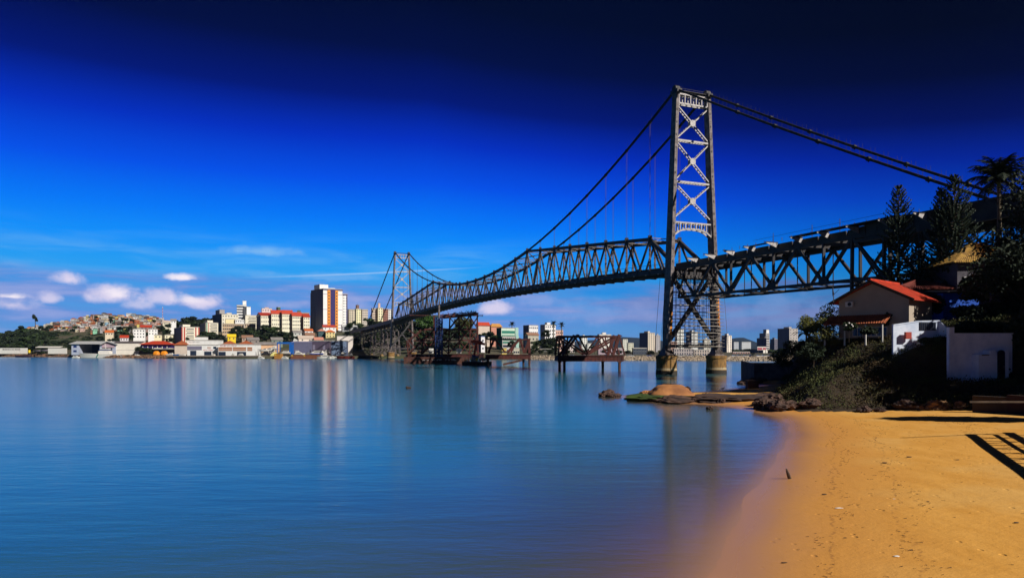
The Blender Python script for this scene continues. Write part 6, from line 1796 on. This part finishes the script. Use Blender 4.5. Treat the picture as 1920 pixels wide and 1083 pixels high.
pa, pb_ = at(1675, 610, 80), at(1722, 602, 80)
garden_wall('garden_wall', 'blue shade tinted white wall sloping down from the orange roofed house', pa, pb_, at(0, 610, 80).z, at(0, 603, 80).z, 5)
gw = garden_wall('garden_wall', 'blue shade tinted white wall with a dark window grille, middle of the garden', at(1722, 602, 80), at(1760, 602, 80), at(0, 603, 80).z, at(0, 602, 80).z, 5)
b = MB(); b.box(.1, -.06, at(0, 619, 80).z, 2.0, -.01, at(0, 604, 80).z); gr_ = b.build('grille', GLASS, gw)
b = MB()
for i in range(9): b.beam((.2 + i * .21, -.1, at(0, 619, 80).z), (.2 + i * .21, -.1, at(0, 604, 80).z), .03, .03)
b.build('bars', STEELD, gr_)
garden_wall('garden_wall', 'raked end of the blue shade tinted white garden wall stepping down to the right', at(1760, 602, 80), at(1782, 620, 79), at(0, 602, 80).z, at(0, 622, 79).z, 4)
rs = thing('red_garden_box', 'small dark red electricity box on the garden wall below the house', 'box', at(1698, 627, 79.4)); b = MB(); b.box(0, 0, -.5, .7, .3, .3); b.build('box_body', REDP, rs); b = MB(); b.box(.05, -.03, -.45, .65, -.003, .25); b.build('box_door', REDP, rs)
Y = 74
pw = thing('gate_wall', 'large blue shade tinted white boundary wall with an arched door by the beach', 'wall', at(1781, 656, Y), R(-3)); pw.location.z = 0
k = Y / F; zt_, zb2 = at(0, 626, Y).z, 2.2; L_ = 113 * k
b = MB(); b.box(0, 0, zb2, L_, .35, zt_); b.build('wall_panel', BWALL, pw)
b = MB(); b.box(-.1, -.08, zb2, .42, .43, at(0, 613, Y).z); b.build('gate_pillar', BWALL, pw)
b = MB(); b.box(-.05, -.06, zt_, L_ + .1, .41, zt_ + .1); b.build('coping', BWALL, pw)
b = MB(); b.box(40 * k, -1.2, zb2 - 1, L_ - 20 * k, -.02, at(0, 664, Y).z); b.box(60 * k, -1.2, at(0, 664, Y).z + .003, 71 * k, -.02, at(0, 657, Y).z); b.box(85 * k, -1.2, at(0, 664, Y).z + .003, L_ - 20 * k, -.02, at(0, 657, Y).z); b.build('porch_wall', BWALL, pw)
x0 = 72.5 * k; b = MB(); b.box(x0, -1.28, at(0, 709, Y).z, x0 + .75, -1.21, at(0, 661, Y).z)
b.prism([(x0 + .375 + .375 * math.cos(t_), -1.28, at(0, 661, Y).z + .3 * math.sin(t_)) for t_ in np.linspace(0, math.pi, 9)], (0, .07, 0)); dr_ = b.build('door', mat('near_black_door', (.012, .01, .025), .6), pw)
b = MB(); b.box(x0 + .6, -1.34, at(0, 688, Y).z, x0 + .66, -1.285, at(0, 685, Y).z); b.build('handle', STEEL, dr_)
b = MB(); b.box(45 * k, -1.26, at(0, 666, Y).z, 58 * k, -1.21, at(0, 664.5, Y).z); b.build('vent_slot', BARK, pw)
# retaining wall at the point
rw = thing('retaining_wall', 'weathered dark stone retaining wall at the point left of the bank', 'wall', (0, 0, 0))
q = [at(1420, 712, 146), at(1478, 706, 150), at(1500, 706, 170)]
b = MB()
for p_, q_ in ((Vector((51.5, 146, 0)), Vector((60, 138, 0))), (Vector((51.5, 146, 0)), Vector((56, 168, 0)))):
    d = (q_ - p_).normalized(); n = Vector((-d.y, d.x, 0)) * .5
    b.prism([p_ + Vector((0, 0, -.5)), q_ + Vector((0, 0, -.5)), q_ + Vector((0, 0, 3.9)), p_ + Vector((0, 0, 3.6))], n)
b.build('wall_panel', mat('weathered_stone', (.13, .10, .10), .95, 0, .6, .8, .1, c2=(.05, .04, .045)), rw)
b = MB(); b.prism([(52, 146.3, 2.2), (60, 138.6, 2.2), (72, 150, 2.2), (57, 168, 2.2)], (0, 0, 1.3)); b.build('backfill', SOIL, rw)
b = MB(); b.beam((51.2, 146, 3.72), (60, 137.7, 4.0), .8, .2); b.build('coping', mat('weathered_stone', (.13, .10, .10), .95), rw)
# dark block on the sand and gull
st = thing('stone_block', 'square dark block on the shaded sand behind the boulder', 'block', G(39.5, 114)); b = MB(); b.box(-.9, -.5, -.3, .9, .7, 1.2); b.build('block_body', ROCK, st); b = MB(); b.box(-1, -.6, 1.2, 1, .8, 1.4); b.build('cap', ROCK, st)
gu = thing('gull', 'white gull standing at the tip of the lit sand strip', 'bird', G(33.6, 110.6))
b = MB(); b.path([(-.35, 0, .28), (-.1, 0, .33), (.15, 0, .36), (.26, 0, .48), (.33, 0, .52)], [.03, .12, .11, .07, .05], 8); b.beam((.34, 0, .52), (.42, 0, .5), .03, .03)
for s in (-.04, .04): b.beam((.05, s, 0), (.05, s, .25), .02, .02)
b.build('bird_body', WHITE, gu, smooth=True)

# ---- rocks at the point
def rock(label, px, py, Y, r, flat=.6, m=ROCK, seed=0, sx=1.0, name='rock', cat='rock', z=None, sub=4, group=None, rough=1.0):
    p = at(px, py, Y); me = rock_mesh(seed, flat, sub, rough); me.materials.append(m)
    o = link(name, me, None, (p.x, p.y, (gz(p.x, p.y) if z is None else z))); o.scale = (r * sx, r, r); o.rotation_euler = (0, 0, seed * 1.3)
    for pl in me.polygons: pl.use_smooth = rough < .2
    return tag(o, label, cat, group)


bo = rock('huge rounded ochre boulder at the tip of the point', 1258, 735, 92, 1.95, .62, BOULD, 6, 1.32, 'boulder', 'boulder', z=.75, rough=.19)
bo.rotation_euler = (0, 0, 0)
st_ = MB()
for a0 in (-.5, .55):
    pts_ = [(2.25 * .98 * math.sin(t_) / 2.2 * 1.0, a0 * .4 - .2, 1.08 * math.cos(t_) * .72) for t_ in np.linspace(-1.3, 1.3, 9)]
rock('long low slab of rock green with algae running into the water', 1243, 748, 91, 3.1, .16, ALGAE, 5, 1.6, 'algae_slab', 'rock', z=.25).rotation_euler = (0, 0, .15)
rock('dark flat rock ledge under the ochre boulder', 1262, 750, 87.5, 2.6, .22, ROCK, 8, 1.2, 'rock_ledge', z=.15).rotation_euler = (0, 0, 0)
rock('broad dark slab painting the shade on the sand between the boulder and the bank', 1345, 752, 88.5, 4.6, .10, ROCK, 14, 1.15, 'shade_slab', z=.28).rotation_euler = (0, 0, .1)  # low dark slabs added in place of the bank's shadow on sand
rock('second dark slab painting the sand shade, nearest the bank foot', 1420, 752, 88, 3.6, .13, ROCK, 15, 1.1, 'shade_slab', z=.4).rotation_euler = (0, 0, -.1)
rock('small brown rock leaning on the left of the boulder', 1216, 736, 93, .9, .55, BOULD, 9, 1.3, z=.6)
rock('upright shard of rock against the right of the boulder', 1289, 731, 92, .75, .9, ROCK, 10, .6, z=.9)
for i, (px, py, Y, r, lb) in enumerate([(1132, 745, 97, .75, 'black rock standing in the water, left lump of the cluster'), (1141, 743, 97.5, .95, 'black rock standing in the water, tallest lump of the cluster'), (1151, 746, 96.5, .75, 'black rock standing in the water, right lump of the cluster'),
                                    (1330, 767, 76, .38, 'small dark rock just breaking the water right of the point'), (1344, 765, 77, .4, 'low dark rock at the water edge under the shaded sand'), (1306, 750, 86, .6, 'dark rock on the sand right of the ochre boulder'),
                                    (1322, 743, 92, .5, 'flat rock behind the sand right of the boulder'), (1256, 755, 85.5, .35, 'pale small rock in the water below the ledge'), (1352, 758, 84, .55, 'dark wet rock at the edge of the shaded spit'), (766, 728, 117, .35, 'tiny rock tip showing far out in the open water')]):
    rock(lb, px, py, Y, r, .75, ROCK, 20 + i, 1.2, z=.1 if i in (0, 1, 2, 3, 9) else None)
for i, (x, y, r, lb) in enumerate([(28.5, 73.5, 2.2, 'broad dark rock at the foot of the bank nearest the water'), (31, 72, 1.5, 'second dark rock at the foot of the bank'), (34.5, 67.8, 1.1, 'mossy rock pile on the sand below the bank'), (35.6, 67.2, .8, 'smaller rock right of the mossy pile'),
                                   (27.8, 76, 1.8, 'dark rock left of the bank foot, reaching the water'), (29.5, 79, 2.4, 'large dark rock below the bank behind the water edge'), (41, 66.4, 1.5, 'tan broken rock below the bank, largest of the lit group'), (42.5, 65.6, 1.0, 'tan broken rock in the lit group, middle'),
                                   (39.5, 66.8, .9, 'tan broken rock in the lit group, left'), (44.0, 64.5, 1.3, 'tan rock near the root tangle on the right'), (45.6, 62.6, 1.0, 'tan rock at the right end of the lit group'), (38.5, 67.6, 1.6, 'dark rock behind the lit rock group'), (45.5, 58, .7, 'grey rock by the low wall at the right edge')]):
    rock(lb, 0, 0, 1, r * .62, .6, ROCK if i < 6 or i > 10 else mat('tan_broken_rock', (.38, .20, .09), .9, 0, .6, 1.2, .1, c2=(.10, .06, .035)), 40 + i, 1.25, z=0).location = G(x, y, .15 * r)
# rubble at the wall foot
pts = []
for i in range(160):
    t_ = rnd.random(); x = 44 + 8 * t_ + rnd.uniform(-1, 1); y = 131 + 15 * t_ + rnd.uniform(-2.5, 1)
    pts.append(((x, y, gz(x, y) + .1), rnd.uniform(.25, .8)))
rock_field('rubble', 'dark rubble along the foot of the retaining wall', pts, ROCK, 31)
# low walls at the right edge
for lb, a, b_, z1, mm3 in (('low dark brick wall at the right edge of the beach', Vector((43.2, 60.5, 0)), Vector((46, 50, 0)), 2.5, mat('dark_old_brick', (.05, .02, .014), .95)), ('short concrete retaining wall with a dark opening near the right edge', Vector((41.5, 62.5, 0)), Vector((43.2, 60.5, 0)), 2.3, mat('dim_concrete', (.06, .04, .03), .9))):
    r = thing('low_wall', lb, 'wall', (a.x, a.y, 0)); d = b_ - a; n = Vector((-d.y, d.x, 0)).normalized() * .4
    b = MB(); b.prism([Vector((0, 0, 0)), d, d + Vector((0, 0, z1)), Vector((0, 0, z1))], n); b.build('wall_panel', mm3, r)
    b = MB(); b.prism([Vector((0, 0, z1)) - n * .1, d + Vector((0, 0, z1)) - n * .1, d + Vector((0, 0, z1 + .1)) - n * .1, Vector((0, 0, z1 + .1)) - n * .1], n * 1.2); b.build('coping', mm3, r)

# ---- pines
def pine(label, loc, H, prof, seed, lean=0.0):
    g = random.Random(seed); r = thing('pine_tree', label, 'tree', loc, 0, 'tall tiered pines on the bank')
    t = MB(); tp_ = (lean, 0, H); t.path([(0, 0, -1), (lean * .4, 0, H * .4), tp_], [.34, .22, .04], 8); t.build('trunk', BARK, r)
    V, bt = [], MB(); z = H * .06; 
    tiers = int(H / .50)
    for k in range(tiers):
        u = .05 + .945 * k / tiers; z = H * u; Lb = float(np.interp(u, [p[0] for p in prof], [p[1] for p in prof])) * g.uniform(.85, 1.1)
        nb = 9 if u < .85 else 7; a0 = g.uniform(0, 6.28)
        for q in range(nb):
            if g.random() < .1: continue
            a = a0 + q * 6.283 / nb + g.uniform(-.25, .25); l = Lb * g.uniform(.65, 1.08)
            ca, sa = math.cos(a), math.sin(a); cx = lean * u
            rise = .34 if u > .7 else .24
            def pt(s): return np.array([cx + ca * l * s, sa * l * s, z + l * (rise * s * s * 1.1 - .22 * s * (1 - s) * 2 - (0 if u > .7 else .10) * s)])
            prev = pt(0)
            bt.beam(pt(0), pt(.6), .07, .07)
            n = max(4, int(l / .24))
            for j in range(1, n + 1):
                s = j / n; c = pt(s); d = c - prev; d /= (np.linalg.norm(d) + 1e-9); prev = c
                if s < .22: continue
                sd_ = np.array([-sa, ca, 0]); up = np.array([0, 0, 1.0])
                for m_ in range(4):
                    w_ = sd_ * math.cos(m_ * 1.9 + g.uniform(-.5, .5)) + up * (.45 + .75 * abs(math.sin(m_ * 1.9)))
                    e = d * .26 + w_ * g.uniform(.14, .27); o_ = np.cross(e, w_ + d * .3); o_ = o_ / (np.linalg.norm(o_) + 1e-9) * .075
                    V += [c - o_, c + e * .6 - o_ * 1.3, c + e, c + e * .6 + o_ * 1.3]
    V = np.array(V); link('foliage', np_mesh('foliage', V, np.arange(len(V)).reshape(-1, 4), [NEEDLE]), r)
    bt.build('branches', BARK, r)
    return r


def mp(px, py_top, Y):
    p = at(px, py_top, Y); z0 = gz(p.x, p.y); return (p.x, p.y, z0), p.z - z0


l_, h_ = mp(1683, 346, 108); pine('tall tiered pine standing alone right of the orange roof', l_, h_, [(0, 3.0), (.12, 4.2), (.30, 4.1), (.46, 3.3), (.54, 2.3), (.66, 2.6), (.8, 1.9), (.92, 1.0), (1, .15)], 1, .2)
l_, h_ = mp(1765, 349, 104); pine('slimmer shorter pine, left of the joined pair', l_, h_, [(0, 3.4), (.2, 3.8), (.5, 2.8), (.7, 1.9), (.85, 1.3), (.95, .6), (1, .15)], 2)
l_, h_ = mp(1790, 326, 103); pine('taller pine, right of the joined pair', l_, h_, [(0, 4.0), (.15, 5.0), (.4, 4.6), (.6, 3.2), (.72, 2.8), (.85, 1.8), (.95, .8), (1, .15)], 3)
l_, h_ = mp(1722, 452, 106); pine('low pine filling the gap between the lone pine and the pair', l_, h_, [(0, 4.0), (.3, 3.6), (.6, 2.4), (.85, 1.2), (1, .15)], 4)

# ---- palms
def palm(label, loc, H, fl, seed, n=26, rt=.22, group=None):
    g = random.Random(seed); r = thing('palm_tree', label, 'palm tree', loc, 0, group)
    t = MB(); t.path([(0, 0, -1), (g.uniform(-.3, .3), 0, H * .5), (0, 0, H)], [rt * 1.3, rt, rt * .8], 9); t.build('trunk', mat('palm_trunk', (.16, .13, .09), .9, 0, .4, 3), r)
    t = MB(); t.path([(0, 0, H), (0, 0, H + fl * .25)], [rt * .9, rt * .5], 8); t.build('crownshaft', mat('crownshaft_green', (.16, .22, .04), .6), r)
    V = []; z0 = H + fl * .22
    for q in range(n):
        a = q * 2.4 + g.uniform(-.2, .2); el_ = g.uniform(-.35, 1.25) if q > 4 else 1.35; l = fl * g.uniform(.85, 1.1); ca, sa = math.cos(a), math.sin(a); prev = None
        N_ = 18
        for j in range(N_ + 1):
            s = j / N_; th = el_ - 1.5 * s * s
            if prev is None: c = np.array([0, 0, z0]); 
            else: c = prev + np.array([ca * math.cos(th), sa * math.cos(th), math.sin(th)]) * l / N_
            if prev is not None:
                d = (c - prev) / np.linalg.norm(c - prev); sd_ = np.array([-sa, ca, 0])
                V += [prev - sd_ * .04, prev + sd_ * .04, c + sd_ * .03, c - sd_ * .03]
                ll = fl * .26 * math.sin(math.pi * min(1, .12 + s * .86)) + .05
                for s_ in (-1, 1):
                    for h2 in (0, .5):
                        o_ = prev + (c - prev) * h2; dr = sd_ * s_ * .8 + d * .45 + np.array([0, 0, -.35 + g.uniform(-.25, .15)]); dr /= np.linalg.norm(dr)
                        wv = d * fl * .016
                        V += [o_ - wv, o_ + wv, o_ + dr * ll + wv * .3, o_ + dr * ll - wv * .3]
            prev = c
    V = np.array(V); link('fronds', np_mesh('fronds', V, np.arange(len(V)).reshape(-1, 4), [LEAFD if H > 12 and fl > 3 else LEAF]), r)
    return r


l_, h_ = mp(1873, 350, 92); palm('big feathery palm rising over the ochre roofed house', l_, h_, 4.6, 5, 34, .3)
for px, py, lb in ((1038, 606, 'left palm of the pair behind the white blocks'), (1053, 608, 'right palm of the pair behind the white blocks'), (960, 607, 'palm above the teal office block')):
    Y = 640; p = at(px, py + 3, Y); palm(lb, (p.x, p.y, p.z - 16), 16, 4.3, px, 18, .5)

# ---- broadleaf trees of the bank
DT = [('dense dark tree at the right edge beside the big palm', 1925, 345, 88, 22, 5.5, 101), ('dark tree spreading below the palm at the right edge', 1915, 430, 84, 16, 5.5, 102), ('dark bushy tree in front of the ochre roofed house', 1842, 512, 88, 6, 2.6, 103),
      ('dark shrubby tree between the blue house and the pines', 1738, 553, 94, 5, 2.2, 104), ('thick dark tree right of the white gate wall', 1922, 600, 74, 8, 2.2, 105), ('dark tree hiding the foot of the red house', 1708, 568, 94, 5, 1.9, 106),
      ('small dark tree right of the porch in front of the house', 1665, 588, 88, 3.6, 1.0, 107), ('dark tree above the garden walls', 1822, 568, 86, 5, 2.6, 108), ('dark tree filling the lower right garden', 1872, 562, 86, 6, 2.6, 109), ('dark hedge tree over the gate wall top', 1835, 604, 80, 2.5, 2.2, 110)]
for lb, px, py, Y, h, rx, sd in DT:
    p = at(px, py, Y); broad_tree('dark_tree', lb, (p.x, p.y, p.z - h * .98), h, rx, sd, LEAFD, int(1500 * rx), .26, nb=22, tr=.02)
lt = broad_tree('light_tree', 'thin open crowned tree at the left of the orange roofed house', at(1558, 574, 100) - Vector((0, 0, 6.2)), 6.4, 2.6, 120, LEAFD, 1700, .17, nb=16, tr=.015)
for i, (px, py, Y, h, rx, lb, mt) in enumerate([(1522, 592, 98, 5, 2.4, 'yellow green bush lit by the sun at the left end of the bank', LEAFY), (1546, 618, 92, 4, 2.2, 'yellow green shrub below the thin tree', LEAFY), (1500, 640, 104, 5, 2.8, 'dark bush above the retaining wall', LEAFD), (1478, 655, 118, 5, 3.4, 'leftmost dark bush hanging over the wall', LEAFD),
                                           (1592, 606, 87, 1.5, .9, 'white flowered shrub in front of the porch', LEAF), (1525, 645, 90, 3.5, 2.2, 'dark leafy shrub low on the left slope', LEAFD), (1628, 612, 84, 1.6, 1.2, 'round dark bush below the porch windows', LEAFD), (1752, 632, 78, 1.5, 1.4, 'dark bush in front of the raked wall', LEAFD)]):
    p = at(px, py, Y); broad_tree('shrub', lb, (p.x, p.y, p.z - h * .95), h, rx, 130 + i, mt, int(1700 * rx), .12, nb=16, tr=.015, cat='shrub')
fl = MB()
for (px, py) in ((1592, 606), (1597, 609), (1586, 610), (1599, 612)):
    p = at(px, py, 84.3); fl.tube(p, p + Vector((0, 0, .14)), .12, .05, 6)
tag(fl.build('flower_clump', WHITE), 'white blossoms on the shrub in front of the porch', 'flowers')
# banana plant
bn_ = thing('banana_plant', 'banana plant with long arching leaves at the left end of the bank', 'banana plant', at(1512, 640, 96)); bn_.location.z -= 2.0
b = MB(); b.path([(0, 0, 0), (0, 0, 3.0)], [.18, .12], 8); b.build('stem', LEAFY, bn_)
for q in range(9):
    a = q * .7 + .3; V = []; N_ = 9; l = rnd.uniform(1.9, 2.7); prev = np.array([0, 0, 2.8]); e0 = rnd.uniform(.5, 1.3); b = MB()
    for j in range(N_ + 1):
        s = j / N_; th = e0 - 1.7 * s; wv = .32 * math.sin(math.pi * min(1, .1 + .9 * s)); sd_ = np.array([-math.sin(a), math.cos(a), 0])
        b.v += [tuple(prev - sd_ * wv + np.array([0, 0, .06])), tuple(prev), tuple(prev + sd_ * wv + np.array([0, 0, .06]))]
        prev = prev + np.array([math.cos(a) * math.cos(th), math.sin(a) * math.cos(th), math.sin(th)]) * l / N_
    for j in range(N_):
        for i in (0, 1): b.f.append((j * 3 + i, j * 3 + i + 1, j * 3 + i + 4, j * 3 + i + 3)); b.mi.append(0)
    b.build('leaf', LEAFY if q % 2 else LEAF, bn_)
# ---- ground cover of the bank
g = np.random.default_rng(77)
N_ = 26000
X = g.uniform(27, 62, N_ * 3); Yv = g.uniform(52, 150, N_ * 3)
Z, dl, db = land_z(X, Yv); ok = (db > .8) & (X < .8 * Yv + 4)
X, Yv, Z = X[ok][:N_], Yv[ok][:N_], Z[ok][:N_]
n = len(X); clump = (wav(X, Yv, .9, 4) + 1) * .45
V = []
for rep in range(5):
    a = g.normal(size=(n, 3)); a[:, 2] = np.abs(a[:, 2]) * 1.3 + .3; a /= np.linalg.norm(a, axis=1)[:, None]
    c = np.cross(a, g.normal(size=(n, 3))); c /= np.linalg.norm(c, axis=1)[:, None]
    s = (.07 + .13 * g.random(n))[:, None] * (.7 + clump[:, None])
    P_ = np.stack([X, Yv, Z + clump * g.random(n) * .6], 1) + g.normal(size=(n, 3)) * .18
    V.append(np.stack([P_, P_ + a * s * .6 + c * s * .28, P_ + a * s * 1.3, P_ + a * s * .6 - c * s * .28], 1).reshape(-1, 3))
V = np.concatenate(V)
tag(link('ground_cover', np_mesh('ground_cover', V, np.arange(len(V)).reshape(-1, 4), [mat('bank_scrub', (.058, .072, .018), .9, 0, .7, .25, c2=(.060, .034, .012))])), 'dark scrub and grass covering the bank slope', 'scrub', kind='stuff')

# ---- trees on the rise to the right of the view; their shade falls on the bank
for i in range(11):
    x, y = [(64, 55), (77, 48), (90, 42), (70, 64), (83, 58), (96, 52), (62, 68), (74, 76), (88, 70), (50.5, 47), (54, 43.5)][i]
    z0 = gz(x, y); h = [15, 18, 20, 15, 20, 22, 10, 14, 18, 12, 13][i]
    broad_tree('rise_tree', 'tall dense shade tree on the rise beyond the right edge', (x, y, z0 - .5), h, 7.5 if i < 9 else 2.2, 150 + i, LEAFD, 4200 if i < 9 else 1500, .55, nb=30, tr=.02, group='shade trees past the right edge')
# railing beside the beach, its shadow falls on the sand
rl = thing('beach_railing', 'dark timber ramp railing beside the beach at the right', 'railing', (0, 0, 0))
b = MB()
RA, RB_ = Vector((34.8, 46.0, gz(34.8, 46))), Vector((26.2, 28.5, gz(26.2, 28.5)))
for i in range(11):
    c = RA.lerp(RB_, i / 10); b.beam(c - Vector((0, 0, .3)), c + Vector((0, 0, 2.3)), .16, .16)
b.build('railing_post', BARK, rl)
b = MB()
for h, th in ((2.3, .34), (1.4, .12)): b.beam(RA + Vector((0, 0, h)), RB_ + Vector((0, 0, h)), .14, th)
for h, th in ((2.3, .22),): b.beam(RA + Vector((2.4, 0, h)), RB_ + Vector((2.4, 0, h)), .3, th)
b.build('rail', BARK, rl)
b = MB()
for i in range(8):
    c = RA.lerp(RB_, (i + .15) / 8) + Vector((0, 0, 2.25)); b.beam(c - Vector((.3 if i else 4.5, 0, 0)), c + Vector((2.7, 0, 0)), .1, .12)
b.build('rung', BARK, rl)
# small things on the sand
for i, (px, py, r, lb, cm) in enumerate([(1480, 897, .28, 'dark upright bit of driftwood in the wet sand', BARK), (1676, 935, .06, 'small white shell on the open sand', WHITE), (1573, 953, .16, 'pale curled plastic strip on the sand', WHITE), (1681, 1043, .12, 'white scrap lower on the sand', WHITE), (1546, 927, .14, 'dark leaf near the tide line', BARK),
                                         (1906, 980, .12, 'dark pebble near the right edge', BARK), (1795, 862, .12, 'dark pebble upper right on the sand', BARK), (1705, 857, .2, 'clump of dried weed in the upper middle sand', BARK), (1659, 868, .2, 'long dried weed strand left of the clump', BARK), (1471, 1055, .10, 'bit of weed on the lower tide line', BARK), (1740, 940, .08, 'tiny pebble in the middle of the beach', BARK), (1585, 1008, .07, 'tiny stone lower middle', BARK), (1709, 1031, .08, 'little brown stone at the lower right', BARK)]):
    Yd = 40.0
    for _ in range(12): 
        x = (px - HX) / F * Yd; Yd = (CH - gz(x, Yd)) * F / (py - HY)
    x = (px - HX) / F * Yd; me = rock_mesh(200 + i, .5 if i else 1.0, 2); me.materials.append(cm)
    o = link('driftwood' if i == 0 else ('shell' if cm is WHITE else 'beach_debris'), me, None, (x, Yd, gz(x, Yd) + r * .2)); o.scale = (r * .8, r * .3, r * .25) if i else (.08, .08, .42)
    if i == 0: o.rotation_euler = (.35, -.5, 0)
    tag(o, lb, 'driftwood' if i == 0 else 'debris')
# twigs and weed strands along the tide lines
g = np.random.default_rng(11); V = []
for i in range(1500):
    Yd = g.uniform(15, 62); 
    xw = float(np.interp(Yd, LAND[2:14, 1], LAND[2:14, 0])); off = g.choice([3.3, 5.8, 11.4, 12]) + g.normal() * .25 + .5 * math.sin(Yd * .5) if g.random() < .75 else g.uniform(3, 20)
    x = xw + off * 1.15; z = gz(x, Yd) + .012; a = g.uniform(0, 6.28); l = abs(g.normal()) * .04 + .015; w_ = .006 + .008 * g.random()
    c, s = math.cos(a), math.sin(a)
    V += [(x - c * l - s * w_, Yd - s * l + c * w_, z), (x + c * l - s * w_, Yd + s * l + c * w_, z + .01), (x + c * l + s * w_, Yd + s * l - c * w_, z), (x - c * l + s * w_, Yd - s * l - c * w_, z + .015)]
V = np.array(V); tag(link('weed_litter', np_mesh('weed_litter', V, np.arange(len(V)).reshape(-1, 4), [mat('dried_weed', (.09, .04, .02), .9)])), 'fine dark weed and twigs scattered along the tide lines of the beach', 'weed', kind='stuff')

# ---------------------------------------------------------------- air
hz_ = MB(); hz_.box(-9500, -300, -4.6, 9500, 12500, 138)
hzm = bpy.data.materials.new('thin_haze'); hzm.use_nodes = True; t = hzm.node_tree; t.nodes.clear()
ou = t.nodes.new('ShaderNodeOutputMaterial'); pvn = t.nodes.new('ShaderNodeVolumePrincipled')
pvn.inputs['Color'].default_value = (.25, .5, 1, 1); pvn.inputs['Density'].default_value = HAZE
t.links.new(pvn.outputs[0], ou.inputs['Volume'])
if HAZE > 0: tag(hz_.build('haze', hzm), 'thin blue haze over the bay', 'haze', kind='stuff')
for o_ in COL.objects:
    for k_ in ('_L', '_H', '_D'):
        if k_ in o_: del o_[k_]
